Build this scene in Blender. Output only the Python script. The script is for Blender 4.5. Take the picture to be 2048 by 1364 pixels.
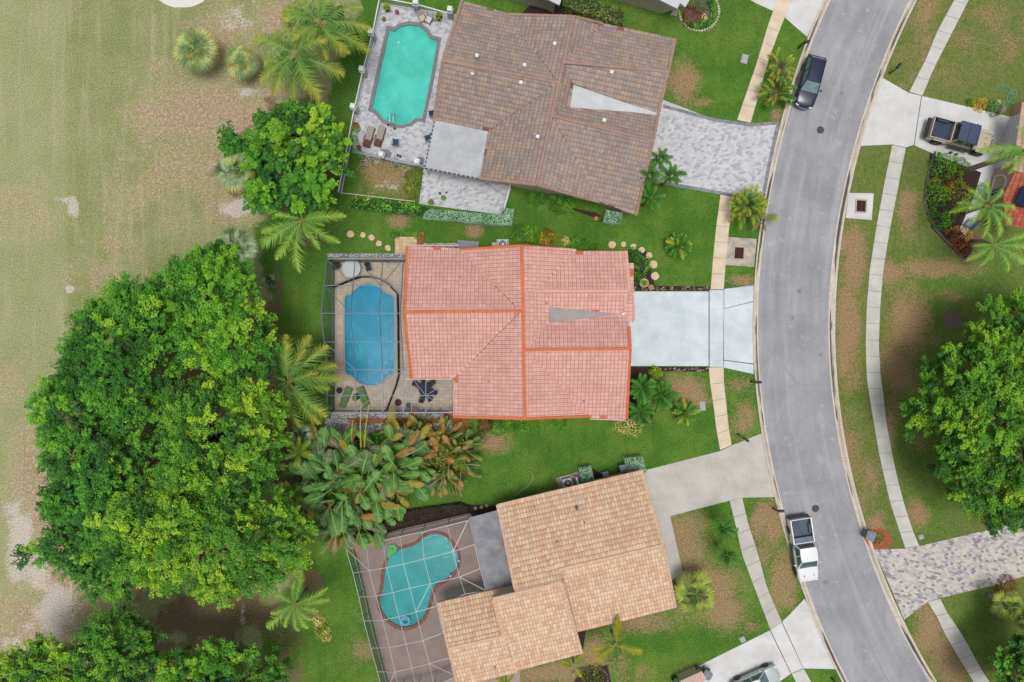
import bpy, bmesh, math, random
import numpy as np
from mathutils import Vector, Matrix
from mathutils.geometry import tessellate_polygon
for o in list(bpy.data.objects): bpy.data.objects.remove(o)
R = math.radians
random.seed(11); rng = np.random.default_rng(11)
SC = bpy.context.scene
# ---------------------------------------------------------------- camera, world, sun, exposure
H = 62.0      # height of the drone above the lawn, metres
S = 22.0      # photograph pixels per metre on the ground
cam = bpy.data.cameras.new('camera'); cam.sensor_width = 36; cam.lens = 36*H/(2048/S)
cam.clip_start = 0.5; cam.clip_end = 1500
co = bpy.data.objects.new('camera', cam); SC.collection.objects.link(co)
co.location = (0, 0, H); co.rotation_euler = (0, 0, 0); SC.camera = co
SUN_EL, SUN_AZ = 84, 160      # degrees; azimuth measured clockwise from +Y
wd = bpy.data.worlds.new('World'); SC.world = wd; wd.use_nodes = True
nt = wd.node_tree; bg = nt.nodes['Background']
sky = nt.nodes.new('ShaderNodeTexSky'); sky.sky_type = 'NISHITA'; sky.sun_disc = False
sky.sun_elevation = R(SUN_EL); sky.sun_rotation = R(SUN_AZ); sky.air_density = 1.0; sky.dust_density = 4.0; sky.ozone_density = 1.0
hs = nt.nodes.new('ShaderNodeHueSaturation'); hs.inputs['Saturation'].default_value = 0.22
nt.links.new(sky.outputs[0], hs.inputs['Color']); nt.links.new(hs.outputs[0], bg.inputs[0])
bg.inputs[1].default_value = 0.10
sl = bpy.data.lights.new('sun', 'SUN'); sl.energy = 1.9; sl.angle = R(22); sl.color = (1, 0.965, 0.91)
so = bpy.data.objects.new('sun', sl); SC.collection.objects.link(so)
sd = Vector((math.sin(R(SUN_AZ))*math.cos(R(SUN_EL)), math.cos(R(SUN_AZ))*math.cos(R(SUN_EL)), math.sin(R(SUN_EL))))
so.rotation_euler = sd.to_track_quat('Z', 'Y').to_euler(); so.location = (0, 0, 90)
SC.view_settings.view_transform = 'Standard'; SC.view_settings.look = 'None'
SC.view_settings.exposure = 0.55; SC.view_settings.gamma = 1
SC.render.engine = 'CYCLES'
SC.cycles.max_bounces = 6; SC.cycles.transparent_max_bounces = 12
# ---------------------------------------------------------------- helpers
def W(px, py, z=0.0):
    k = (H-z)/H/S
    return Vector(((px-1024)*k, (682-py)*k, z))
GAIN = 1.75
def lin(v):
    v = v/255.0
    return v/12.92 if v <= 0.04045 else ((v+0.055)/1.055)**2.4
def c(r, g, b, a=1.0): return (lin(r)/GAIN, lin(g)/GAIN, lin(b)/GAIN, a)
def tag(o, label=None, cat=None, group=None, kind=None):
    if label: o['label'] = label
    if cat: o['category'] = cat
    if group: o['group'] = group
    if kind: o['kind'] = kind
    return o
def link(o, parent=None):
    SC.collection.objects.link(o)
    if parent is not None: o.parent = parent
    return o
def thing(name, loc, label, cat, group=None, rz=0.0):
    o = bpy.data.objects.new(name, None); o.empty_display_size = 0.3
    o.location = loc; o.rotation_euler = (0, 0, rz); link(o)
    return tag(o, label, cat, group)
def copy_tree(o, parent=None):
    k = o.copy(); SC.collection.objects.link(k); k.parent = parent
    for ch in list(o.children): copy_tree(ch, k)
    return k
class MB:
    def __init__(s): s.v = []; s.f = []; s.uv = None; s.smooth = False
    def add(s, vs, fs):
        n = len(s.v); s.v.extend([tuple(p) for p in vs]); s.f.extend([tuple(i+n for i in f) for f in fs]); return s
    def box(s, cx, cy, z0, z1, lx, ly, rz=0.0, top=1.0):
        ca, sa = math.cos(rz), math.sin(rz); vs = []
        for z, k in ((z0, 1.0), (z1, top)):
            for sx, sy in ((-1, -1), (1, -1), (1, 1), (-1, 1)):
                x, y = sx*lx/2*k, sy*ly/2*k; vs.append((cx+x*ca-y*sa, cy+x*sa+y*ca, z))
        return s.add(vs, [(3, 2, 1, 0), (4, 5, 6, 7), (0, 1, 5, 4), (1, 2, 6, 5), (2, 3, 7, 6), (3, 0, 4, 7)])
    def tube(s, pts, r, n=6, cap=True):
        pts = [Vector(p) for p in pts]; m = len(pts)
        rs = r if isinstance(r, (list, tuple)) else [r]*m; vs = []
        for i, p in enumerate(pts):
            d = (pts[min(i+1, m-1)]-pts[max(i-1, 0)]).normalized()
            a = d.cross(Vector((0, 0, 1)))
            if a.length < 1e-3: a = Vector((1, 0, 0))
            a.normalize(); b = d.cross(a)
            for k in range(n):
                t = 2*math.pi*(k+.5)/n; vs.append(p+(a*math.cos(t)+b*math.sin(t))*rs[i])
        fs = [(i*n+k, i*n+(k+1) % n, (i+1)*n+(k+1) % n, (i+1)*n+k) for i in range(m-1) for k in range(n)]
        if cap: fs += [tuple(range(n))[::-1], tuple((m-1)*n+k for k in range(n))]
        return s.add(vs, fs)
    def bar(s, p, q, w=0.05, h=None):
        p, q = Vector(p), Vector(q); h = h or w; d = (q-p).normalized()
        a = d.cross(Vector((0, 0, 1)))
        if a.length < 1e-3: a = Vector((1, 0, 0))
        a.normalize(); b = a.cross(d); vs = []
        for o in (p, q):
            for i, j in ((-1, -1), (1, -1), (1, 1), (-1, 1)): vs.append(o+a*i*w/2+b*j*h/2)
        return s.add(vs, [(3, 2, 1, 0), (4, 5, 6, 7), (0, 1, 5, 4), (1, 2, 6, 5), (2, 3, 7, 6), (3, 0, 4, 7)])
    def lathe(s, prof, cx=0, cy=0, n=16):   # prof: list of (r, z)
        vs = [(cx+r*math.cos(2*math.pi*k/n), cy+r*math.sin(2*math.pi*k/n), z) for r, z in prof for k in range(n)]
        fs = [(i*n+k, i*n+(k+1) % n, (i+1)*n+(k+1) % n, (i+1)*n+k) for i in range(len(prof)-1) for k in range(n)]
        fs += [tuple(range(n))[::-1], tuple((len(prof)-1)*n+k for k in range(n))]
        return s.add(vs, fs)
    def prism(s, poly, z0, z1, holes=(), bottom=False):   # poly: list of (x,y)
        loops = [list(poly)]+[list(h) for h in holes]
        flat = [p for l in loops for p in l]
        tris = tessellate_polygon([[Vector((p[0], p[1], 0)) for p in l] for l in loops])
        n = len(flat); vs = [(p[0], p[1], z1) for p in flat]+[(p[0], p[1], z0) for p in flat]; fs = []
        for t in tris:
            a, b, d = [Vector(flat[i][:2]) for i in t]
            cr = (b.x-a.x)*(d.y-a.y)-(b.y-a.y)*(d.x-a.x)
            t = tuple(t) if cr > 0 else tuple(t)[::-1]
            fs.append(t)
            if bottom: fs.append(tuple(i+n for i in t[::-1]))
        o = 0
        for li, l in enumerate(loops):
            m = len(l); area = sum(l[i][0]*l[(i+1) % m][1]-l[(i+1) % m][0]*l[i][1] for i in range(m))
            ccw = area > 0
            if li > 0: ccw = not ccw
            for i in range(m):
                a, b = o+i, o+(i+1) % m
                fs.append((b, a, a+n, b+n) if not ccw else (a, b, b+n, a+n)[::-1])
            o += m
        return s.add(vs, fs)
    def build(s, name, mat, parent=None, world=False, smooth=False, bevel=0.0, sub=0):
        vs = s.v
        if parent is not None and world:
            l = parent.location; vs = [(v[0]-l[0], v[1]-l[1], v[2]-l[2]) for v in vs]
        me = bpy.data.meshes.new(name); me.from_pydata(vs, [], s.f)
        if mat is not None: me.materials.append(mat)
        if s.uv is not None:
            ul = me.uv_layers.new(name='UVMap'); ul.data.foreach_set('uv', np.asarray(s.uv, dtype=np.float32).ravel())
        if smooth: me.polygons.foreach_set('use_smooth', [True]*len(me.polygons))
        me.update()
        o = bpy.data.objects.new(name, me); link(o, parent)
        if bevel:
            m = o.modifiers.new('bevel', 'BEVEL'); m.width = bevel; m.segments = 2; m.limit_method = 'ANGLE'
        if sub:
            m = o.modifiers.new('sub', 'SUBSURF'); m.levels = sub; m.render_levels = sub
        return o
def px2(poly, z=0.0): return [tuple(W(x, y, z)[:2]) for x, y in poly]
def catmull(P, n=6, closed=True):
    P = [Vector((p[0], p[1], 0)) for p in P]; m = len(P); out = []
    for i in range(m if closed else m-1):
        a, b, d, e = (P[(i+k) % m] if closed else P[min(max(i+k, 0), m-1)] for k in (-1, 0, 1, 2))
        for k in range(n):
            t = k/n; q = .5*((2*b)+(-a+d)*t+(2*a-5*b+4*d-e)*t*t+(-a+3*b-3*d+e)*t**3); out.append((q.x, q.y))
    if not closed: out.append((P[-1].x, P[-1].y))
    return out
def offset(poly, d):     # grows (d>0) a closed 2-D polygon
    m = len(poly); ar = sum(poly[i][0]*poly[(i+1) % m][1]-poly[(i+1) % m][0]*poly[i][1] for i in range(m))
    sg = 1 if ar > 0 else -1; out = []
    for i in range(m):
        p0, p1, p2 = (Vector(poly[(i+k) % m][:2]) for k in (-1, 0, 1))
        a = (p1-p0).normalized(); b = (p2-p1).normalized(); n1 = Vector((a.y, -a.x))*sg; n2 = Vector((b.y, -b.x))*sg
        nn = (n1+n2)
        if nn.length < 1e-4: nn = n1
        nn.normalize(); k = d/max(.4, nn.dot(n1)); out.append((p1.x+nn.x*k, p1.y+nn.y*k))
    return out
def inside(pts, poly):
    x, y = pts[:, 0], pts[:, 1]; r = np.zeros(len(x), bool); n = len(poly); j = n-1
    for i in range(n):
        xi, yi = poly[i]; xj, yj = poly[j]
        cnd = ((yi > y) != (yj > y)) & (x < (xj-xi)*(y-yi)/((yj-yi) if yj != yi else 1e-9)+xi); r ^= cnd; j = i
    return r
def dist_edges(pts, poly):
    d = np.full(len(pts), 1e9); n = len(poly)
    for i in range(n):
        a = np.array(poly[i]); b = np.array(poly[(i+1) % n]); ab = b-a; L = max(1e-9, ab@ab)
        t = np.clip(((pts-a)@ab)/L, 0, 1); q = a+t[:, None]*ab; d = np.minimum(d, np.hypot(*(pts-q).T))
    return d
_tab = np.random.default_rng(3).random((64, 64))
def vnoise(x, y, s):
    x = np.asarray(x)/s+100; y = np.asarray(y)/s+100; xi = np.floor(x).astype(int); yi = np.floor(y).astype(int)
    fx = x-xi; fy = y-yi; fx = fx*fx*(3-2*fx); fy = fy*fy*(3-2*fy); g = lambda i, j: _tab[i % 64, j % 64]
    return (g(xi, yi)*(1-fx)+g(xi+1, yi)*fx)*(1-fy)+(g(xi, yi+1)*(1-fx)+g(xi+1, yi+1)*fx)*fy
# ---------------------------------------------------------------- node material helpers
class NT:
    def __init__(s, name):
        s.m = bpy.data.materials.new(name); s.m.use_nodes = True; s.t = s.m.node_tree; s.b = s.t.nodes['Principled BSDF']
        s.b.inputs['Specular IOR Level'].default_value = 0.25
    def n(s, typ, **kw):
        nd = s.t.nodes.new('ShaderNode'+typ)
        for k, v in kw.items(): setattr(nd, k, v)
        return nd
    def put(s, sock, val):
        if hasattr(val, 'is_output') or hasattr(val, 'links'): s.t.links.new(val, sock)
        else:
            if isinstance(val, tuple) and len(val) == 4 and sock.type == 'VECTOR': val = val[:3]
            sock.default_value = val
    def math(s, op, a, b=0.0, d=None, clamp=False):
        nd = s.n('Math', operation=op, use_clamp=clamp); s.put(nd.inputs[0], a); s.put(nd.inputs[1], b)
        if d is not None: s.put(nd.inputs[2], d)
        return nd.outputs[0]
    def mix(s, f, a, b, mode='MIX'):
        nd = s.n('Mix', data_type='RGBA', blend_type=mode); s.put(nd.inputs[0], f); s.put(nd.inputs[6], a); s.put(nd.inputs[7], b); return nd.outputs[2]
    def coord(s, which='Object'): return s.n('TexCoord').outputs[which]
    def noise(s, vec, scale, detail=3, rough=.55, out=0):
        nd = s.n('TexNoise'); s.put(nd.inputs['Vector'], vec); nd.inputs['Scale'].default_value = scale
        nd.inputs['Detail'].default_value = detail; nd.inputs['Roughness'].default_value = rough; return nd.outputs[out]
    def ramp(s, f, stops, interp='LINEAR'):
        nd = s.n('ValToRGB'); nd.color_ramp.interpolation = interp; e = nd.color_ramp.elements
        while len(e) < len(stops): e.new(0.5)
        for el, (p, col) in zip(e, stops): el.position = p; el.color = col
        s.put(nd.inputs[0], f); return nd.outputs[0]
    def sstep(s, v, lo, hi):
        nd = s.n('MapRange', interpolation_type='SMOOTHSTEP'); s.put(nd.inputs[0], v); nd.inputs[1].default_value = lo; nd.inputs[2].default_value = hi
        return nd.outputs[0]
    def mapping(s, vec, scale=(1, 1, 1), rz=0.0):
        nd = s.n('Mapping'); s.put(nd.inputs[0], vec); nd.inputs['Scale'].default_value = scale; nd.inputs['Rotation'].default_value = (0, 0, rz); return nd.outputs[0]
    def bump(s, h, strength=.3, dist=.02):
        nd = s.n('Bump'); nd.inputs['Strength'].default_value = strength; nd.inputs['Distance'].default_value = dist; s.put(nd.inputs['Height'], h)
        s.t.links.new(nd.outputs[0], s.b.inputs['Normal'])
    def fin(s, col, rough=.8, metal=0.0, spec=None):
        s.put(s.b.inputs['Base Color'], col); s.put(s.b.inputs['Roughness'], rough); s.b.inputs['Metallic'].default_value = metal
        if spec is not None: s.b.inputs['Specular IOR Level'].default_value = spec
        return s.m
def scl(col, k): return (min(1, col[0]*k), min(1, col[1]*k), min(1, col[2]*k), 1)
_mc = {}
def mat(name, col, rough=.7, metal=0.0, var=.12, scale=2.0, fine=30.0, bump=0.0, spec=.3, coat=0.0):
    if name in _mc: return _mc[name]
    n = NT(name); v = n.coord(); a = n.noise(v, scale, 4); b = n.noise(v, fine, 2)
    f = n.math('ADD', n.math('MULTIPLY', a, .65), n.math('MULTIPLY', b, .35))
    f = n.sstep(f, .3, .7)
    colr = n.mix(f, scl(col, 1-var), scl(col, 1+var))
    if bump: n.bump(b, .5, bump)
    n.fin(colr, rough, metal, spec)
    if coat: n.b.inputs['Coat Weight'].default_value = coat; n.b.inputs['Coat Roughness'].default_value = .05
    _mc[name] = n.m; return n.m
def cell_nodes(n, vec, su, sv, rz=0.0, stagger=.5, jit=0.0):
    if rz: vec = n.mapping(vec, rz=rz)
    sp = n.n('SeparateXYZ'); n.put(sp.inputs[0], vec)
    v = n.math('DIVIDE', sp.outputs[1], sv); vi = n.math('FLOOR', v); vf = n.math('FRACT', v)
    odd = n.math('MULTIPLY', n.math('MODULO', n.math('ABSOLUTE', vi), 2.0), stagger)
    u = n.math('ADD', n.math('DIVIDE', sp.outputs[0], su), odd)
    if jit:
        w0 = n.n('TexWhiteNoise', noise_dimensions='1D'); n.put(w0.inputs['W'], vi); u = n.math('ADD', u, n.math('MULTIPLY', w0.outputs[0], jit))
    ui = n.math('FLOOR', u); uf = n.math('FRACT', u)
    cb = n.n('CombineXYZ'); n.put(cb.inputs[0], ui); n.put(cb.inputs[1], vi)
    wn = n.n('TexWhiteNoise', noise_dimensions='2D'); n.put(wn.inputs['Vector'], cb.outputs[0])
    return uf, vf, wn.outputs['Value'], wn.outputs['Color']
def edge(n, f, w):   # 1 on the joint, 0 inside the cell
    a = n.math('MINIMUM', f, n.math('SUBTRACT', 1.0, f)); return n.math('SUBTRACT', 1.0, n.sstep(a, 0.0, w))
def paver(name, cols, su, sv, rz=0.0, stagger=.5, joint=.55, jw=.1, jit=0.0, big=.15, rough=.8, vec='Object'):
    n = NT(name); co_ = n.coord(vec); uf, vf, rnd, _ = cell_nodes(n, co_, su, sv, rz, stagger, jit)
    col = n.ramp(rnd, [(i/len(cols), k) for i, k in enumerate(cols)], 'CONSTANT')
    e = n.math('MAXIMUM', edge(n, uf, jw*sv/su if sv < su else jw), edge(n, vf, jw))
    g = n.noise(co_, .35, 4); col = n.mix(n.math('MULTIPLY', n.sstep(g, .35, .7), big*2), col, n.mix(1.0, col, (1.0-big, 1.0-big, 1.0-big, 1), 'MULTIPLY'))
    fn = n.noise(co_, 25, 3); col = n.mix(.35, col, n.ramp(fn, [(0.3, (.3, .3, .3, 1)), (.7, (.75, .75, .75, 1))]), 'OVERLAY')
    col = n.mix(n.math('MULTIPLY', e, joint), col, (.02, .018, .016, 1))
    n.bump(n.math('SUBTRACT', 1.0, e), .4, .01)
    return n.fin(col, rough)
def attr_leaf(name, rough=.55, trans=.3):
    n = NT(name); a = n.n('Attribute'); a.attribute_name = 'Col'
    n.fin(a.outputs['Color'], rough, 0, .3)
    tr = n.n('BsdfTranslucent'); n.put(tr.inputs[0], a.outputs['Color']); mx = n.n('MixShader'); mx.inputs[0].default_value = trans
    n.t.links.new(n.b.outputs[0], mx.inputs[1]); n.t.links.new(tr.outputs[0], mx.inputs[2])
    n.t.links.new(mx.outputs[0], n.t.nodes['Material Output'].inputs[0]); return n.m
LEAF = attr_leaf('leaf'); 
def cmesh(name, V, F, C, m=None, smooth=False):   # numpy mesh with a point colour attribute
    me = bpy.data.meshes.new(name); V = np.asarray(V, np.float32); F = np.asarray(F, np.int32); k = F.shape[1]
    me.vertices.add(len(V)); me.vertices.foreach_set('co', V.ravel()); me.loops.add(F.size); me.loops.foreach_set('vertex_index', F.ravel())
    me.polygons.add(len(F)); me.polygons.foreach_set('loop_start', np.arange(0, F.size, k, dtype=np.int32)); me.polygons.foreach_set('loop_total', np.full(len(F), k, np.int32))
    me.update(calc_edges=True)
    at = me.color_attributes.new('Col', 'FLOAT_COLOR', 'POINT'); C = np.asarray(C, np.float32)
    if C.shape[1] == 3: C = np.hstack([C, np.ones((len(C), 1), np.float32)])
    at.data.foreach_set('color', C.ravel()); me.materials.append(m or LEAF)
    if smooth: me.polygons.foreach_set('use_smooth', [True]*len(F))
    return me
# ================================================================ GROUND
POOL1 = [(779,60),(790,63),(799,55),(819,50),(839,53),(852,63),(860,77),(875,81),(862,155),(845,237),(832,237),(822,245),(805,250),(785,248),(769,240),(760,230),(754,222),(744,218),(761,140)]
POOL2 = [(690,596),(693,591),(702,589),(708,582),(720,573),(736,568),(750,571),(763,578),(772,587),(784,591),(788,598),(789,654),(789,740),(785,748),(776,750),(770,757),(761,766),(748,770),(735,770),(720,766),(709,757),(703,750),(695,748),(691,741),(690,670)]
POOL3 = [(802,1099),(832,1089),(849,1074),(865,1068),(882,1069),(895,1077),(905,1091),(914,1106),(915,1126),(909,1142),(895,1156),(875,1167),(865,1179),(860,1196),(855,1216),(845,1236),(829,1249),(809,1254),(792,1249),(775,1237),(764,1221),(760,1199),(767,1172),(770,1142),(779,1116)]
p1, p2, p3 = px2(POOL1), px2(POOL2), catmull(px2(POOL3), 3)
def smooth_lines(lo, hi, fine, outer):
    a = np.arange(lo, hi+1e-6, fine); e = np.array(outer)
    return np.concatenate([lo-e[::-1], a, hi+e])
gx = smooth_lines(-50, 50, .25, [1, 3, 8, 20, 50, 120, 260, 500]); gy = smooth_lines(-34, 34, .25, [1, 3, 8, 20, 50, 120, 260, 500])
GX, GY = np.meshgrid(gx, gy); nx, ny = len(gx), len(gy)
PX = GX*S+1024; PY = 682-GY*S
def blobs(lst):
    m = np.zeros_like(PX)
    for b in lst:
        x, y, rx, ry = b[:4]; s = b[4] if len(b) > 4 else 1; d = np.hypot((PX-x)/rx, (PY-y)/ry)
        m = np.maximum(m, s*np.clip(1.35-.85*d, 0, 1))
    return m
def polymask(poly, soft):
    q = np.stack([PX.ravel(), PY.ravel()], 1); d = dist_edges(q, poly); s = np.where(inside(q, poly), d, -d)
    return np.clip(.5+s/(2*soft), 0, 1).reshape(PX.shape)
lawn_poly = [(752,-2000),(735,-30),(705,60),(672,120),(655,190),(640,330),(575,420),(508,452),(520,520),(545,600),(560,700),(560,850),(600,1050),(600,1150),(560,1200),(520,1240),(520,3000),(9000,3000),(9000,-2000)]
m_lawn = polymask(lawn_poly, 22)
east_poly = [(1840,-2000),(1820,0),(1750,150),(1700,290),(1670,450),(1660,620),(1670,850),(1700,1000),(1760,1150),(1870,1364),(2200,3000),(9000,3000),(9000,-2000)]
m_east = polymask(east_poly, 14)*.95
m_east = np.maximum(m_east-.65*blobs([(1925,560,110,70),(1870,820,70,200),(1850,1020,60,80,.8),(1950,1240,60,70,.9),(1880,720,60,60,.7),(1710,800,20,60,.5),(1700,1000,24,80,.4),(1745,375,18,50,.4)]), 0)
m_east = np.maximum(m_east, blobs([(1130,10,60,20,.5),(1440,1330,50,20,.3),(1395,40,120,40,.25),(740,1300,60,50,.35)]))
m_dry = blobs([(1368,166,32,42),(1400,205,22,12,.9),(985,885,38,22),(1372,778,38,26),(1392,800,28,18,.9),(1352,752,20,8,.6),(1365,1085,46,66),(1420,1170,60,50),(1445,1225,55,40),(1490,1250,25,20,.6),(1488,832,20,34,.9),(1480,770,22,22,.8),(1545,1050,26,60),(1562,1160,30,70),(1520,1040,24,44),(1582,1200,18,30,.8),
 (1270,1245,64,20),(1190,1320,34,60,.9),(1100,1345,90,22),(1245,1330,18,46,.7),(1484,562,26,12),(1552,228,14,14),(1710,520,26,70),(1700,640,26,80),(1700,880,22,60,.6),(1815,650,46,75),(1795,730,36,46),(1870,535,80,20),(1785,545,34,24),(1780,860,12,50,.9),(1700,490,28,35),
 (1740,970,20,50,.75),(1710,940,22,40,.6),(1835,1030,22,34,.9),(1750,1050,20,28,.9),(1856,1259,26,60),(1903,1336,30,34),(1880,1300,26,50),(725,1299,30,24,.75),(760,1240,40,30,.4),(798,441,20,15),(948,462,16,14,.9),(770,350,54,40,.95),(1845,20,44,34,.65),(1990,45,50,40,.5),(2010,95,30,40,.5),
 (1830,130,40,60,.4),(1812,417,22,50,.85),(1800,175,14,12,.8),(1390,1355,60,20,.3),(1705,760,22,40,.6),(1690,700,20,60,.8),(1725,1010,16,40,.7),(1720,420,14,16,.4),(1900,590,40,14,.6),(1835,880,20,40,.5),(1945,70,70,50,.35),(1860,60,40,60,.45),(1880,1240,30,30,.4),(1905,150,60,30,.35),(1770,60,20,60,.35),(1790,830,16,60,.6),(1480,820,30,60,.5),(1340,1230,60,40,.4),(560,1250,60,50,.5),(1530,1110,20,30,.9),(1290,1345,30,20,.4)])
m_gdry = blobs([(400,225,120,66,1),(450,60,60,50,.6),(360,300,70,60,.6),(240,470,50,60,.35),(380,225,110,60,.8),(470,250,70,70,.95),(330,220,60,50,.7),(560,40,60,40,.7),(600,130,60,60,.8),(560,190,60,40,.8),(430,330,110,60,.6),(300,380,120,60,.4),(460,420,50,30,.8),(80,980,60,110,.9),(110,1120,70,90,1),(50,1250,60,80,.8),(130,1210,60,60,.9),(40,420,60,60,.4),(200,560,60,40,.4),(20,760,40,60,.4),(60,880,30,40,.7),(360,140,60,30,.5)])
m_sand = blobs([(147,412,14,24,.9),(128,400,24,12,.75),(475,415,44,20,.75),(40,1080,28,90,.85),(110,1220,60,60,.75),(30,1010,30,40,.6),(485,1240,8,36,.6),(495,1265,20,8,.5),(475,35,34,30,.65),(500,185,20,12,.75),(140,580,10,8,.8),(70,1150,40,50,.7),(425,330,20,20,.4),(770,370,40,16,.5),(800,340,16,20,.4),(60,1290,60,20,.6),(160,480,14,10,.5),(105,670,8,8,.6)])
m_soil = blobs([(430,1230,130,46,.95),(310,880,190,290,.9),(330,1340,270,60,.9),(550,600,22,90,.55),(620,1163,24,20,1),(585,230,70,60,.6),(520,340,90,80,.9),(640,330,50,50,.7),(625,1230,30,30,.5),(2000,830,100,150,.55),(560,860,30,60,.9),(600,960,60,90,.9),(730,940,110,110,.9),(880,920,60,60,.9),(620,475,22,20,1),(535,700,18,60,.6),(1560,150,30,40,.6),(1500,420,34,30,.6),(1895,400,40,90,.8),(1930,490,40,40,.8),(1990,470,50,70,.5),(745,1025,50,30,.7)])
m_light = np.clip(.5+(134-PX)/10, 0, 1)*(PX < 400)
m_light = np.maximum(m_light*.8, blobs([(60,250,70,200,.9),(220,300,60,200,.2)]))
m_lush = blobs([(970,460,200,40,.8),(700,150,50,90,.7),(600,560,60,120,.5),(1080,900,150,60,.5),(1380,340,60,120,.5),(1400,480,90,80,.5),(1300,900,120,50,.3),(860,1000,90,40,.6),(1430,130,80,120,.35),(1390,1190+80,30,30,.8)])
soft = (vnoise(GX, GY, 1.3)-.5)*.5+(vnoise(GX, GY, .5)-.5)*.35
def nz(m, k=.6): return np.clip(m+np.where((m > .02) & (m < .98), soft*k, 0), 0, 1)
V = np.stack([GX.ravel(), GY.ravel(), np.zeros(GX.size)], 1)
idx = np.arange(nx*ny).reshape(ny, nx); F = np.stack([idx[:-1, :-1], idx[:-1, 1:], idx[1:, 1:], idx[1:, :-1]], -1).reshape(-1, 4)
ctr = V[F].mean(1)[:, :2]; keep = np.ones(len(F), bool)
for p in (p1, p2, p3): keep &= ~inside(ctr, offset(p, .17))
F = F[keep]
gme = cmesh('lawn_ground', V, F, np.stack([nz(m_lawn), nz(m_dry, .9), nz(m_sand, .9)], -1).reshape(-1, 3), None)
def extra(me, nm, a, b_, d):
    at = me.color_attributes.new(nm, 'FLOAT_COLOR', 'POINT'); q = np.stack([a, b_, d, np.ones_like(a)], -1).reshape(-1, 4).astype(np.float32); at.data.foreach_set('color', q.ravel())
extra(gme, 'Col2', nz(m_soil, .8), nz(m_east), nz(m_light, .2)); extra(gme, 'Col3', nz(m_gdry, .9), m_lush, m_lawn)
n = NT('turf'); v = n.coord()
def at3(nm):
    a = n.n('Attribute'); a.attribute_name = nm; s = n.n('SeparateColor'); n.put(s.inputs[0], a.outputs['Color']); return s.outputs
A1, A2, A3 = at3('Col'), at3('Col2'), at3('Col3')
f1 = n.noise(v, 7, 5, .85); f5 = n.noise(v, 5.5, 6, .95); f0 = n.noise(v, 3.6, 6, .9); f2 = n.noise(v, 2.2, 4, .6); f3 = n.noise(v, .35, 4); f4 = n.noise(v, 5.0, 5, .75)
stre = n.noise(n.mapping(v, (1.6, .12, 1)), 1.0, 3)
golf = n.mix(n.sstep(f3, .35, .65), c(142,152,96), c(162,166,116)); golf = n.mix(n.math('MULTIPLY', n.sstep(f2, .42, .70), .45), golf, c(130,146,88)); golf = n.mix(n.math('MULTIPLY', n.sstep(f0, .48, .66), .5), golf, c(104,134,70)); golf = n.mix(n.math('MULTIPLY', n.sstep(f1, .5, .6), .6), golf, c(192,180,138)); golf = n.mix(n.math('MULTIPLY', n.sstep(f5, .52, .62), .5), golf, c(96,124,66))
golf = n.mix(n.math('MULTIPLY', A2[2], .55), golf, c(178,182,134)); golf = n.mix(n.math('MULTIPLY', n.sstep(stre, .5, .7), .35), golf, c(196,186,150))
lawn = n.mix(n.sstep(f3, .35, .65), c(76,118,42), c(104,142,56)); lawn = n.mix(n.math('MULTIPLY', n.sstep(f2, .45, .7), .5), lawn, c(60,106,34)); lawn = n.mix(n.math('MULTIPLY', n.sstep(f0, .46, .64), .5), lawn, c(112,152,56)); lawn = n.mix(n.math('MULTIPLY', n.sstep(f1, .5, .66), .4), lawn, c(52,92,30))
lawn = n.mix(n.math('MULTIPLY', A3[1], .5), lawn, c(64,114,38)); lawn = n.mix(n.math('MULTIPLY', n.sstep(f5, .52, .62), .35), lawn, c(120,146,66)); lawn = n.mix(n.math('MULTIPLY', n.sstep(f3, .5, .66), .3), lawn, c(112,132,58)); lawn = n.mix(n.math('MULTIPLY', n.sstep(stre, .5, .7), .2), lawn, c(50,90,34))
east = n.mix(n.sstep(f2, .4, .65), c(122,132,70), c(100,124,58)); east = n.mix(n.math('MULTIPLY', n.sstep(f5, .5, .6), .4), east, c(76,108,44)); east = n.mix(n.math('MULTIPLY', n.sstep(f0, .5, .62), .55), east, c(165,136,98))
lawn = n.mix(A2[1], lawn, east)
def br(m, k=.9, lo=.38, hi=.62):
    return n.sstep(n.math('ADD', m, n.math('MULTIPLY', n.math('SUBTRACT', f4, .5), k)), lo, hi)
col = n.mix(br(A1[0], .8), golf, lawn)
dry = n.mix(n.sstep(f1, .35, .65), c(150,112,84), c(196,162,132)); dry2 = n.mix(n.sstep(f0, .42, .62), c(168,138,114), c(214,190,168)); dry2 = n.mix(n.math('MULTIPLY', n.sstep(f2, .5, .66), .6), dry2, c(150,148,104))
thr = n.math('ADD', n.math('MULTIPLY', f0, .75), n.math('MULTIPLY', f4, .45)); col = n.mix(n.math('MULTIPLY', n.sstep(n.math('ADD', A1[1], n.math('MULTIPLY', n.math('MULTIPLY', n.math('SUBTRACT', thr, .6), 5.0), n.math('MULTIPLY', A1[1], 4.0, clamp=True))), .2, 1.0), .85), col, dry); col = n.mix(n.math('MULTIPLY', n.sstep(n.math('ADD', A3[0], n.math('MULTIPLY', n.math('MULTIPLY', n.math('SUBTRACT', thr, .6), 5.0), n.math('MULTIPLY', A3[0], 4.0, clamp=True))), .1, .85), .9), col, dry2)
soil = n.mix(n.sstep(f1, .3, .7), c(104,86,62), c(146,124,98)); soil = n.mix(n.math('MULTIPLY', n.sstep(f4, .48, .6), .55), soil, c(92,112,60)); col = n.mix(n.math('MULTIPLY', br(A2[0], .8, .4, .6), .9), col, soil)
sand = n.mix(n.sstep(f1, .3, .7), c(196,186,172), c(226,220,212)); col = n.mix(n.math('MULTIPLY', br(A1[2], 1.6, .4, .7), .85), col, sand)
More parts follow.
